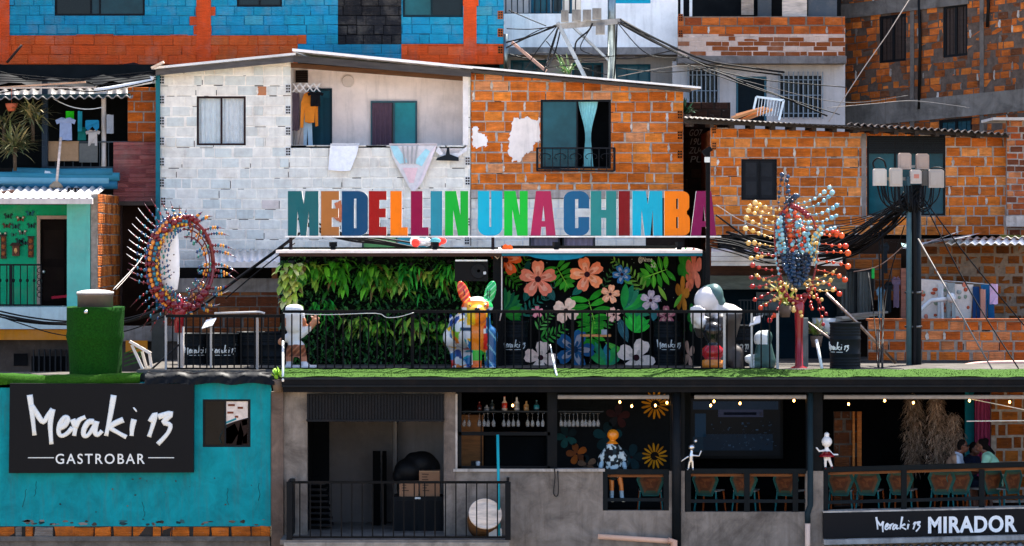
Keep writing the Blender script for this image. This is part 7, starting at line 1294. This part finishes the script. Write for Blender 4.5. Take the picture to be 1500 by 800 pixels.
# ================================================================== kinetic sculptures
YQ = 1.5
rs = T('kinetic_sculpture', 'round kinetic sculpture of beaded ribs on a pole at the left', 'sculpture', P(263, 545, YQ)); cq = P(268, 387, YQ)
CB = {'r': 'a01420', 't': '1a6a80', 'y': 'd89a20', 'o': 'd8822c', 'b': '1a3c68', 'g': '2a7a6a', 'd': '6a0c18', 'w': 'c8c4be'}
NR = 46
for k in range(NR):
    a = 2 * math.pi * k / NR
    if k % 3 == 1 and math.cos(a) > .2: continue
    ca, sa = math.cos(a), math.sin(a); base = cq + Vector((.55 * ca, .3 * ca, .86 * sa)); m_ = MB('gloss', col='b8b4ae')
    d = Vector((ca + .25 * (1 if ca > 0 else -1) * (1 - abs(sa)), -.35 * ca - .2, .5 * sa)).normalized(); inner, outer = (-.34, .5) if abs(ca) > .4 else (-.22, .2 + .5 * abs(ca))
    outer *= u(.92, 1.06); pts = []
    for j in range(13):
        t = inner + (outer - inner) * j / 12; q = t / .45
        pts.append(base + d * t + Vector((0, .14 * t, (.16 * q * q * (1 if (ca < 0) == (sa > -.5) else -1) if ca < 0 else -.13 * q * q * (1 if sa > -.2 else -1.2)))) )
    m_.tube(pts, [.009] * 11 + [.007, .004], 5, c('c8c0b8') if (ca < -.3 and -.1 < sa < .8) or (ca > .2 and sa < -.3 and k % 2) else c('4a161e'))
    seq = ('btgoygrtrtr', 'bgoytdrtbr', 'tbyogrdtr')[k % 3] if ca < -.25 else (('btoyg', 'tboyt', 'gtoyb')[k % 3] + 'ddd' + ('toybr', 'toytb', 'btoyr')[k % 3] if ca > .2 else ('rdygtbyr', 'drybgytr')[k % 2])
    n = len(seq)
    for j, ch in enumerate(seq):
        t = (j + .6) / (n + .4) * .92 * 12; i0 = min(int(t), 11); p_ = pts[i0].lerp(pts[i0 + 1], t - i0); r = {'o': .036, 'y': .036, 'r': .03, 't': .038, 'b': .036, 'g': .04, 'd': .034}[ch] * u(.85, 1.2) * (.6 if j > n - 2 else 1)
        m_.ball(p_, (r * .5, r * .8, r * .95) if abs(ca) > .35 else (r * .95, r * .8, r * .6), c(CB[ch]), n=8, k=5)
    part(m_, 'beaded_rib', rs)
m_ = MB('gloss', col='6a0c18'); E_ = lambda t, f=1: cq + Vector((.55 * f * math.cos(t), .3 * math.cos(t), .86 * f * math.sin(t)))
m_.tube([E_(2 * math.pi * i / 48) for i in range(49)], .028, 8); m_.tube([E_(2 * math.pi * i / 48, .86) + Vector((.03, .12, 0)) for i in range(49)], .016, 7)
for i in range(14): m_.ball(E_(math.pi * (1.2 + .62 * i / 13)) + Vector((u(-.05, .05), -.1, u(-.06, .06))), u(.05, .085), n=10, k=7)
for i in range(8): m_.ball(E_(math.pi * (.36 + .06 * i)) + Vector((u(-.03, .03), -.08, u(-.04, .04))), u(.045, .07), n=10, k=7)
part(m_, 'ring_frame', rs)
for rr, col, f, n_, dx in ((.05, 'o', 1.0, 26, -.04), (.046, 't', .93, 26, 0), (.04, 'b', 1.07, 26, -.06), (.036, 'y', .86, 20, .02)):
    m_ = MB('gloss', col='5a0c16'); m_.tube([E_(math.pi * (.42 + 1.0 * i / 30), f) + Vector((dx, -.08, 0)) for i in range(30)], .01, 6)
    for i in range(n_): t = math.pi * (.42 + 1.0 * i / n_); m_.ball(E_(t, f) + Vector((dx, -.08, u(-.01, .01))), (rr * .8, rr, rr * u(.85, 1.1)), c(CB[col] if i % 5 else CB['d']), n=9, k=6)
    part(m_, 'bead_ring', rs)
m_ = MB('gloss', col='5a0c16')
for f, dx in ((.9, .03), (.76, .05), (.6, .07)): m_.tube([E_(math.pi * (-.5 + 1.05 * i / 20), f) + Vector((dx, .1, 0)) for i in range(21)], .014, 6)
for i in range(9): t = math.pi * (-.42 + .105 * i); m_.tube([E_(t, .55) + Vector((.07, .1, 0)), E_(t, .8) + Vector((.05, .08, .01)), E_(t, 1.02)], .012, 6)
part(m_, 'red_lattice', rs)
m_ = MB('plaster', col='f0ede8'); e = P(249, 377, YQ - .1)
pf = [(0.0, -.66), (.13, -.6), (.17, -.35), (.18, 0), (.17, .35), (.13, .58), (0.0, .64)]; nn = 14; rows_ = []
for (w, z) in pf: rows_.append([m_.pt(e + Vector((w * math.cos(2 * math.pi * j / nn) - .02 * z, .06 * math.sin(2 * math.pi * j / nn) * (w > 0), z + .015 * math.sin(j * 2.1)))) for j in range(nn)])
for i in range(len(rows_) - 1):
    for j in range(nn): m_.face([rows_[i][j], rows_[i][(j + 1) % nn], rows_[i + 1][(j + 1) % nn], rows_[i + 1][j]], sm=True)
for k in range(10): m_.ball(e + Vector(((-.06 + .07 * (k % 3)), -.06, -.5 + .11 * k)), .014, c('3a2a26'), n=6, k=4)
part(m_, 'white_vane', rs)
m_ = MB('gloss', col='8a121e'); m_.lathe(P(262, 478, YQ), [(.085, -.12), (.09, .12), (.16, .3), (.1, .42), (.03, .6)], 16); part(m_, 'hub', rs); m_ = MB('paint', col='b0a8a2'); m_.lathe(P(265, 545, YQ), [(.22, 0), (.2, .02), (.05, .1), (.062, .12), (.062, .85)], 14); part(m_, 'pole', rs)
# bead sculpture, right
YB2 = 1.5
bs = T('kinetic_sculpture', 'tall beaded kinetic sculpture with curling bead chains on a red post at the right', 'sculpture', P(1170, 540, YB2)); lens = lambda t: P(1170 + (-33 + 6 * t) * math.sin(math.pi * t) ** .8, 455 - 150 * t, YB2), 
def chain(p, q, n, r0, r1, cols, bow=(0, 0), dy0=0, dy1=0):
    p, q = P(p[0], p[1], YB2 + dy0), P(q[0], q[1], YB2 + dy1); B_ = Vector((bow[0] / 78, 0, -bow[1] / 78)); pts = [p.lerp(q, t / 20) + B_ * math.sin(math.pi * t / 20) for t in range(21)]; m_ = MB('gloss', col='8a6a5a'); m_.tube(pts, .006, 5, dim(c(cols[0]), .7))
    for k in range(n):
        t = (k + .5) / n if n > 1 else .5; i = min(int(t * 20), 19); v = pts[i].lerp(pts[i + 1], t * 20 - i) + Vector((u(-.012, .012), u(-.012, .012), u(-.012, .012))); r = (r0 + (r1 - r0) * (k / max(1, n - 1)) ** 2.2) * .64 * u(.8, 1.2); m_.ball(v, (r, r, r * u(.85, 1.1)), dim(c(RNG.choice(cols)), u(.9, 1.1)), n=9, k=6)
    part(m_, 'bead_chain', bs)
NB, LB, YO, OR, DR = ('122c48', '1a3e5c', '0e2236'), ('7ab0bc', '6aa4b4', '8fbcc4'), ('d8b064', 'e0bc74', 'd8a850'), ('d04a1c', 'd85a20', 'c83a18'), ('9a1c1c', 'b03020', 'c8401c')
for k, (a, b) in enumerate(((1146, 252), (1153, 254), (1148, 262))): chain((1152 + 6 * k - 10, 318), (a + 2 * k, b), 8, .045, .062, NB, (-3 + 3 * k, 0), 0, -.1 * k)
for k in range(3): chain((1152 + 4 * k, 300), (1166 + 2 * k, 292 - 2 * k), 4, .05, .06, NB, (0, -8), 0, -.2)
for k, (a, b) in enumerate(((1217, 272), (1223, 279), (1230, 298), (1228, 314), (1225, 333))): chain((1164 + 3 * k, 300 + 8 * k), (a, b), 7, .04, .075, LB, (4, 5), 0, -.3 + .15 * k)
for k, (a, b) in enumerate(((1101, 295), (1094, 300), (1091, 306), (1088, 318), (1088, 334), (1091, 355), (1097, 380))): chain((1145 - k, 308 + 11 * k), (a, b), 6, .035, .085, YO, (2, 4 - k), 0, -.35 + .12 * k)
for k, (a, b) in enumerate(((1228, 342), (1236, 346), (1243, 362), (1247, 372), (1247, 391), (1242, 412), (1233, 434))): chain((1192, 330 + 13 * k), (a, b), 5, .035, .09, OR, (2, 2 - k), 0, -.35 + .1 * k)
for k, (a, b) in enumerate(((1097, 388), (1096, 406), (1097, 420), (1102, 440), (1111, 453), (1104, 364), (1134, 462), (1126, 470))): chain((1146, 395 + 6 * k if k != 5 else 372), (a, b), 5, .035, .075, DR, (0, 3 + k * .5), 0, -.3 + .08 * k)
for k, (a, b) in enumerate(((1105, 401), (1120, 420), (1132, 440), (1164, 458), (1176, 466), (1226, 394), (1222, 408), (1225, 424), (1206, 440), (1190, 455), (1213, 463), (1208, 480))): chain((1148 + 4 * k, 412 + 2 * (k % 5)), (a, b), 5, .05, .06, YO if k < 9 else DR, (0, 6), 0, -.35 + .06 * k)
LX = lambda t: (1170 - 32 * math.sin(math.pi * min(1, t * .92 + .08)) ** .7, 1168 + 27 * math.sin(math.pi * min(1, t * .92 + .08)) ** .7)
for k in range(18):                                                  # the bead filled body: mixed colours above, dark blue below
    f = (k + .5) / 18; xa, xb = 1138 + 57 * f, 1141 + 51 * f; top = 304 + 30 * abs(2 * f - 1) ** 2; chain((1156 + (xa - 1166) * .75, top), (xb, 372 + u(-4, 4)), 9, .056, .056, RNG.choice((LB, NB, YO, DR, LB + DR, NB + LB, YO + LB, OR + LB)), (u(-2, 2), 0), u(-.3, .15), u(-.35, .1))
for k in range(16): f = (k + .5) / 16; chain((1142 + 50 * f, 371 + u(-3, 3)), (1156 + 24 * f, 424 - 14 * abs(2 * f - 1)), 8, .064, .066, NB, (u(-1.5, 1.5), 0), u(-.35, .1), u(-.4, .1))
for k in range(6): chain((1186 + 1.5 * k, 372 + 4 * k), (1191 + 3 * k, 345 - 4 * k), 5, .05, .06, (YO, LB)[k % 2], (0, -2), -.25, -.35)
chain((1137, 368), (1142, 404), 5, .04, .05, LB, (-2, 0), -.2, -.2); chain((1184, 322), (1174, 372), 6, .06, .06, LB, (5, 0), -.3, -.35)
m_ = MB('gloss', col='7a0e16'); m_.tube(smooth_path([P(1166, 452, YB2), P(1148, 420, YB2), P(1137, 375, YB2), P(1136, 330, YB2), P(1150, 305, YB2), P(1158, 298, YB2)], 6), .02, 8); m_.tube(smooth_path([P(1172, 452, YB2), P(1186, 425, YB2), P(1196, 385, YB2), P(1196, 340, YB2), P(1184, 312, YB2), P(1158, 298, YB2)], 6), .02, 8)
for k in range(6): m_.ball(P(1160 + 4.5 * k, 303 + 1.4 * k * k * .4, YB2 - .05), .055, n=9, k=6)
for k in range(8): m_.ball(P(1146 + 5.5 * k, 425 + 18 * math.sin(math.pi * k / 7), YB2 - .05), .05, n=9, k=6)
part(m_, 'lens_frame', bs); m_ = MB('gloss', col='8a101a'); m_.lathe(P(1170.5, 541, YB2), [(.17, 0), (.16, .03), (.075, .07), (.07, .6), (.085, 1.0), (.1, 1.2), (.05, 1.4)], 18); part(m_, 'post', bs)
m_ = MB('conc', col='6a7a78'); m_.pbox(1176, 1184, 466, 541, 2.0, 2.2); solo(m_, 'post', 'grey concrete post just behind the red sculpture post', 'post')
m_ = MB('gloss', col='c8ccc8'); m_.tube([P(1196, 498, 1.0), P(1205, 545, .6)], .03, 8); solo(m_, 'pole', 'leaning white pole between the red sculpture and the black drum', 'pole')
m_ = MB('steel', col='9a8a80'); m_.tube([P(1210, 430, 2.4), P(1258, 475, 2.6), P(1312, 532, 2.8)], .03, 7); m_.tube([P(1180, 470, 2.2), P(1250, 520, 2.2)], .022, 7); solo(m_, 'pole', 'long thin poles leaning on the rubble behind the black drum', 'pole')
# ================================================================== power poles, meter boxes, cables
YP = 3.0
mp = T('utility_pole', 'dark utility pole crowded with cables in front of the big teal window', 'pole', P(1338, 545, YP)); m_ = MB('paint', col='1a2024'); m_.lathe(P(1342, 545, YP), [(.105, 0), (.095, 3.6)], 14); part(m_, 'main_pole', mp); m_ = MB('paint', col='4a6468'); m_.lathe(P(1331.5, 545, YP - .15), [(.055, 0), (.05, 3.75)], 12); part(m_, 'side_pole', mp)
m_ = MB('steel', col='6a6a68'); m_.bar(P(1285, 262, YP), P(1380, 262, YP), .06); m_.bar(P(1320, 244, YP), P(1358, 244, YP), .05)
for q in (430, 480): m_.lathe(P(1338, q, YP), [(.17, 0), (.17, .04)], 12)
part(m_, 'crossarm', mp)
for a, b, t, d, yy, cl, lb in ((1280, 1299, 247, 272, 2.75, 'c0bab0', 'leftmost pale meter box on the utility pole'), (1304, 1322, 246, 273, 2.7, 'b0a89e', 'grey meter box second from the left on the utility pole'), (1317, 1335, 224, 248, 2.85, 'a8968a', 'left one of the two raised meter boxes on top of the pole'), (1343, 1361, 225, 248, 2.85, 'a08e82', 'right one of the two raised meter boxes on top of the pole'), (1334, 1350, 248.5, 269, 2.7, 'b4aca4', 'small meter box with a red sticker at the pole centre'), (1351, 1360, 249, 272, 2.9, '6f6e6a', 'narrow dark grey meter box right of the pole centre'), (1361, 1383, 248, 275, 2.75, 'a49c94', 'rightmost meter box on the utility pole')):
    o = T('meter_box', lb, 'meter box', P((a + b) / 2, d, yy), 'meter boxes on the utility pole'); m_ = MB('plaster', col=cl); x0, x1, z0, z1 = RC(a, b, t, d, yy); m_.prism([[(x0, z0), (x1, z0), (x1, z1 - .03), (x1 - .04, z1), (x0 + .03, z1), (x0, z1 - .02)]], yy, yy + .2, c(cl)); part(m_, 'box', o); m_ = MB('plaster', col=cl); m_.box(x0 + .03, x1 - .03, yy - .012, yy - .001, z0 + .04, z1 - .05); part(m_, 'cover', o)
    if a == 1334: m_ = MB('plaster', col='b87a6a'); m_.box(x0 + .06, x0 + .16, yy - .016, yy - .0125, z0 + .1, z0 + .18); part(m_, 'sticker', o)
def cable(label, pts, r=.015, col='0c0d0f', n=1, spread=.05, name='cable', cat='cable', sm=True, jit=0):
    for k in range(n):
        m_ = MB('plastic', col=col); o = Vector((u(-spread, spread), u(-spread, spread), u(-spread, spread))) if n > 1 else Vector()
        q = [P(*p) + o + (Vector((u(-jit, jit), 0, u(-jit, jit))) if jit else Vector()) for p in pts]; m_.tube(smooth_path(q, 6) if sm else q, r, 6); solo(m_, name, label, cat, ('bundle: ' + label)[:60] if n > 1 else None)
cable('thick black cable in the bundle sagging left from the meter boxes past the bead sculpture', [(1338, 280, 2.9), (1320, 300, 2.9), (1290, 322, 3.2), (1240, 356, 3.6), (1190, 369, 4.0), (1120, 366, 4.4), (1060, 350, 5.0)], .019, n=12, spread=.13, jit=.05)
cable('black cable in the second bundle sagging left below the meter boxes', [(1340, 290, 2.9), (1326, 308, 2.9), (1300, 335, 3.1), (1260, 362, 3.5), (1200, 378, 4.2)], .018, n=8, spread=.12, jit=.05)
for k in range(26):
    a = u(1282, 1380); cable('black loop of cable hanging from the meter boxes to the pole', [(a, 272, 2.8), (a + (1338 - a) * .15, 296 + u(-4, 8), 2.75), (a + (1338 - a) * .6, 305 + u(-8, 6), 2.8), (1338 + u(-5, 5), 285 + u(-6, 20), 2.85)], .013, '0b0c0e'); 
    bpy.context.scene.collection.objects[-1]['group'] = 'cable loops under the meter boxes'
cable('black cable running down the main utility pole', [(1340, 290, 2.84), (1341, 400, 2.84), (1340, 540, 2.84)], .022, n=4, spread=.05); cable('small dark cable arch over the leftmost meter box', [(1281, 247, 2.8), (1279, 238, 2.8), (1286, 232, 2.8), (1295, 236, 2.8), (1298, 246, 2.8)], .018); cable('small dark cable arch over the rightmost meter box', [(1362, 250, 2.8), (1366, 246, 2.8), (1378, 246, 2.8), (1384, 250, 2.8)], .015)
cable('pale guy wire slanting right from the utility pole to the roof edge', [(1345, 350, 2.8), (1455, 544, .8)], .016, '6f6a66', sm=False); cable('dark guy wire slanting far right from the meter boxes, upper one', [(1352, 290, 2.8), (1420, 380, 2.6), (1508, 486, 2.4)], .014); cable('dark guy wire slanting right from the meter boxes, lower one', [(1350, 290, 2.8), (1420, 425, 2), (1492, 540, 1)], .014)
cable('thin black cable hanging straight down left of the utility pole', [(1290, 335, 3.2), (1291, 440, 3.0), (1290, 540, 1.2)], .013, '101214', n=3, spread=.06); cable('thin black wire slanting through the dark yard', [(1272, 400, 3.5), (1282, 480, 2.5), (1286, 540, 1.5)], .012); cable('thin black wire from the yard to the meter pole', [(1325, 330, 3.0), (1300, 420, 3.0), (1290, 530, 1.5)], .012); cable('brown wire from the right end of the bead sculpture to the pole', [(1250, 398, 3.4), (1290, 388, 3.2), (1334, 350, 2.9)], .01, '8a7468')
cable('black cable in the bundle running left behind the letters to the whitewashed house', [(690, 374, 5.5), (620, 366, 5.2), (560, 356, 5.0), (508, 349, 5.0), (470, 338, 5.4), (440, 322, 6.5)], .022, n=6, spread=.1, jit=.02)
cable('thick black cable slanting down left beside the plant hut to the round sculpture', [(440, 342, 3.0), (400, 372, 3.0), (345, 412, 2.8), (300, 446, 2.4), (262, 470, 2.2)], .03, n=2, spread=.05); cable('thin black cable parallel to the thick ones beside the plant hut', [(432, 356, 3.2), (380, 396, 3.0), (330, 438, 2.8)], .014)
cable('black cable in the bundle sagging across the turquoise house slab', [(-40, 450, 4.0), (40, 468, 3.6), (110, 474, 3.2), (180, 470, 2.6), (244, 450, 2.2)], .018, n=5, spread=.07, jit=.02); cable('lowest thin cable across the turquoise house slab', [(-40, 448, 4.0), (30, 474, 3.6), (100, 492, 3.2), (180, 486, 2.6), (240, 464, 2.2)], .012)
cable('pale cord tied from the steel cap towards the dark wall, left one', [(166, 424, 1.2), (200, 388, 4), (208, 376, 6)], .009, 'b8b0a8'); cable('pale cord tied from the steel cap towards the dark wall, right one', [(170, 424, 1.2), (190, 402, 3), (212, 372, 6)], .007, 'a8a098')
cable('black brace bar slanting below the round sculpture', [(262, 505, 1.4), (240, 525, 1.3), (214, 548, 1.0)], .02, '16181a', sm=False); cable('thin grey wire above the last letters towards the bead sculpture', [(1049, 300, 3.0), (1090, 325, 3.0), (1150, 345, 3.5)], .008, '9a948c')
cable('black pole slanting right of the last purple letter', [(1049, 315, 3.2), (1100, 352, 3.4), (1140, 372, 3.8)], .02); cable('black cable in the tangle right below the last letter', [(1042, 352, 4.0), (1080, 362, 4.2), (1130, 378, 4.4), (1200, 372, 4.6)], .014, n=5, spread=.1, jit=.05)
# upper pole
YU = 11.5
up = T('utility_pole', 'grey upper power pole with a crossarm of meter boxes in front of the white house', 'pole', P(895, 118, YU)); m_ = MB('steel', col='7f8a8c'); m_.lathe(P(896, 125, YU), [(.09, 0), (.085, 3.2)], 14); part(m_, 'pole', up)
m_ = MB('conc', col='8f8c88'); m_.bar(P(816, 39, YU - .1), P(908, 31, YU - .1), .1, .12); part(m_, 'crossarm', up); m_ = MB('steel', col='9a9a98'); m_.bar(P(817, 33, YU - .1), P(857, 113, YU - .2), .08); m_.bar(P(836, 36, YU - .1), P(893, 90, YU), .1, .05); part(m_, 'brace', up)
m_ = MB('wood', col='8a6a5c'); m_.bar(P(750, 62, YU), P(800, 104, YU - .3), .06); solo(m_, 'pole', 'thin stick slanting left of the upper power pole', 'pole')
for a, b, t, d, lb in ((822, 833, 15, 32, 'leftmost grey meter box on the upper crossarm'), (838, 851, 14, 31, 'second grey meter box on the upper crossarm'), (854, 866, 14, 30, 'third grey meter box on the upper crossarm'), (868, 881, 12, 28, 'fourth grey meter box on the upper crossarm, beside the pole'), (873, 886, 36, 50, 'grey meter box hung below the upper crossarm')):
    o = T('meter_box', lb, 'meter box', P((a + b) / 2, d, YU - .2), 'meter boxes on the upper crossarm'); m_ = MB('conc', col='8a8680'); m_.pbox(a, b, t, d, YU - .3, YU - .08); part(m_, 'box', o); m_ = MB('conc', col='77736e'); m_.pbox(a + 1, b - 1, t + 1.5, d - 1, YU - .32, YU - .301); part(m_, 'cover', o)
cable('heavy black cable running right from the upper pole to the plastered house', [(905, 30, YU), (960, 60, YU), (1030, 90, YU + 1), (1100, 102, YU + 2), (1146, 108, YU + 2.4)], .02, n=3, spread=.06); cable('black cable from the upper pole down to the tiled roof at the right', [(905, 30, YU), (990, 76, YU), (1080, 118, YU), (1140, 140, YU), (1212, 170, YU)], .02); cable('thin grey cable from the upper pole towards the brick tower', [(905, 112, YU), (1010, 96, YU), (1090, 118, YU), (1230, 150, YU + 1), (1330, 140, YU + 1)], .009, '6a6660')
cable('pale rope slanting up across the brick tower', [(1214, 178, 10.5), (1265, 100, 11), (1300, 50, 11), (1338, -10, 11)], .011, 'b0a294', sm=False); cable('thin pale cable at the foot of the brick tower', [(1212, 158, 10), (1280, 152, 11), (1340, 148, 11.5), (1420, 158, 11)], .008, '7a746e')
cable('black cable fanning left from the upper crossarm, top one', [(816, 36, YU), (780, 52, YU), (742, 62, YU + .5)], .02); cable('black cable fanning left from the upper crossarm, lower one', [(816, 38, YU), (770, 56, YU), (742, 70, YU + .5)], .02); cable('black cable dropping from the upper crossarm to the roof, left one', [(818, 38, YU), (806, 75, YU), (796, 110, YU - 1)], .022); cable('black cable dropping from the upper crossarm to the roof, right one', [(822, 40, YU), (812, 80, YU), (800, 100, YU - 1)], .018); cable('black loop of cable below the upper crossarm', [(868, 34, YU - .2), (862, 45, YU - .2), (845, 60, YU - .2), (842, 75, YU - .2)], .02); cable('black cable running down the upper pole', [(904, 30, YU - .1), (902, 80, YU - .12), (899, 118, YU - .12)], .02); cable('thin wire arcing along the slab of the white house', [(740, 78, 14.5), (790, 88, 14.5), (850, 80, 14.5), (920, 86, 14.5), (985, 74, 14.5)], .016, '3a3632'); cable('second thin wire arcing along the slab of the white house', [(740, 84, 14.6), (800, 78, 14.6), (860, 90, 14.6), (930, 82, 14.6)], .014, '5a504a')
cable('black cable across the shaded terrace roof at the left', [(-20, 140, 7.6), (60, 128, 7.6), (140, 134, 7.6), (226, 118, 7.6)], .014); cable('dark rod sticking up from the tarp at the far left', [(10, 92, 9), (32, 66, 9)], .03, '2a1c18', sm=False)

for k, (q0, q1, q2, lb) in enumerate((((816, 38), (790, 70), (770, 100), 'thin dark cable dropping left of the upper crossarm brace'), ((818, 40), (800, 92), (772, 106), 'thin dark cable dropping further left of the upper crossarm'), ((742, 70), (790, 44), (816, 38), 'thin dark cable rising to the left end of the upper crossarm'), ((745, 15), (780, 30), (800, 38), 'thin dark cable from the top left to the upper crossarm'), ((742, 42), (775, 43), (806, 40), 'level thin dark cable left of the upper crossarm'), ((866, 40), (850, 70), (868, 80), 'thin dark loop between the upper crossarm braces'), ((800, 60), (830, 86), (900, 82), 'thin dark cable sagging under the upper crossarm'), ((905, 34), (950, 80), (1010, 84), 'thin dark cable sagging right of the upper pole'), ((760, 110), (830, 96), (890, 110), 'thin dark cable just above the roof left of the upper pole'), ((905, 100), (980, 106), (1060, 96), 'thin dark cable just above the roof right of the upper pole'), ((905, 32), (1060, 106), (1240, 128), 'long thin dark cable from the upper pole to the brick tower'), ((1000, 92), (1100, 128), (1230, 168), 'thin dark cable crossing in front of the barred windows'))):
    cable(lb, [(q0[0], q0[1], YU - .2), (q1[0], q1[1], YU - .2), (q2[0], q2[1], YU - .2)], .012, '141414')
for k in range(9):
    y0, y1 = u(286, 300), u(318, 372); cable('thin dark cable in the tangle fanning left from the meter boxes', [(1336, y0, 2.85), (1300 - 8 * k, y0 + 40 + u(-8, 8), 3.2), (1250 - 22 * k, y1 + u(-6, 6), 3.8)], .009, '101112'); bpy.context.scene.collection.objects[-1]['group'] = 'thin cables fanning left from the meter boxes'
for k in range(5): cable('thin dark cable strung over the shaded roofs at the far left', [(-20, 100 + 5 * k, 8.2), (70 + 12 * k, 118 + u(-4, 6), 8.2), (150, 112 + 4 * k, 8.2), (230, 104 + 3 * k, 7.8)], .01, '0c0d0e'); bpy.context.scene.collection.objects[-1]['group'] = 'thin cables over the left roofs'
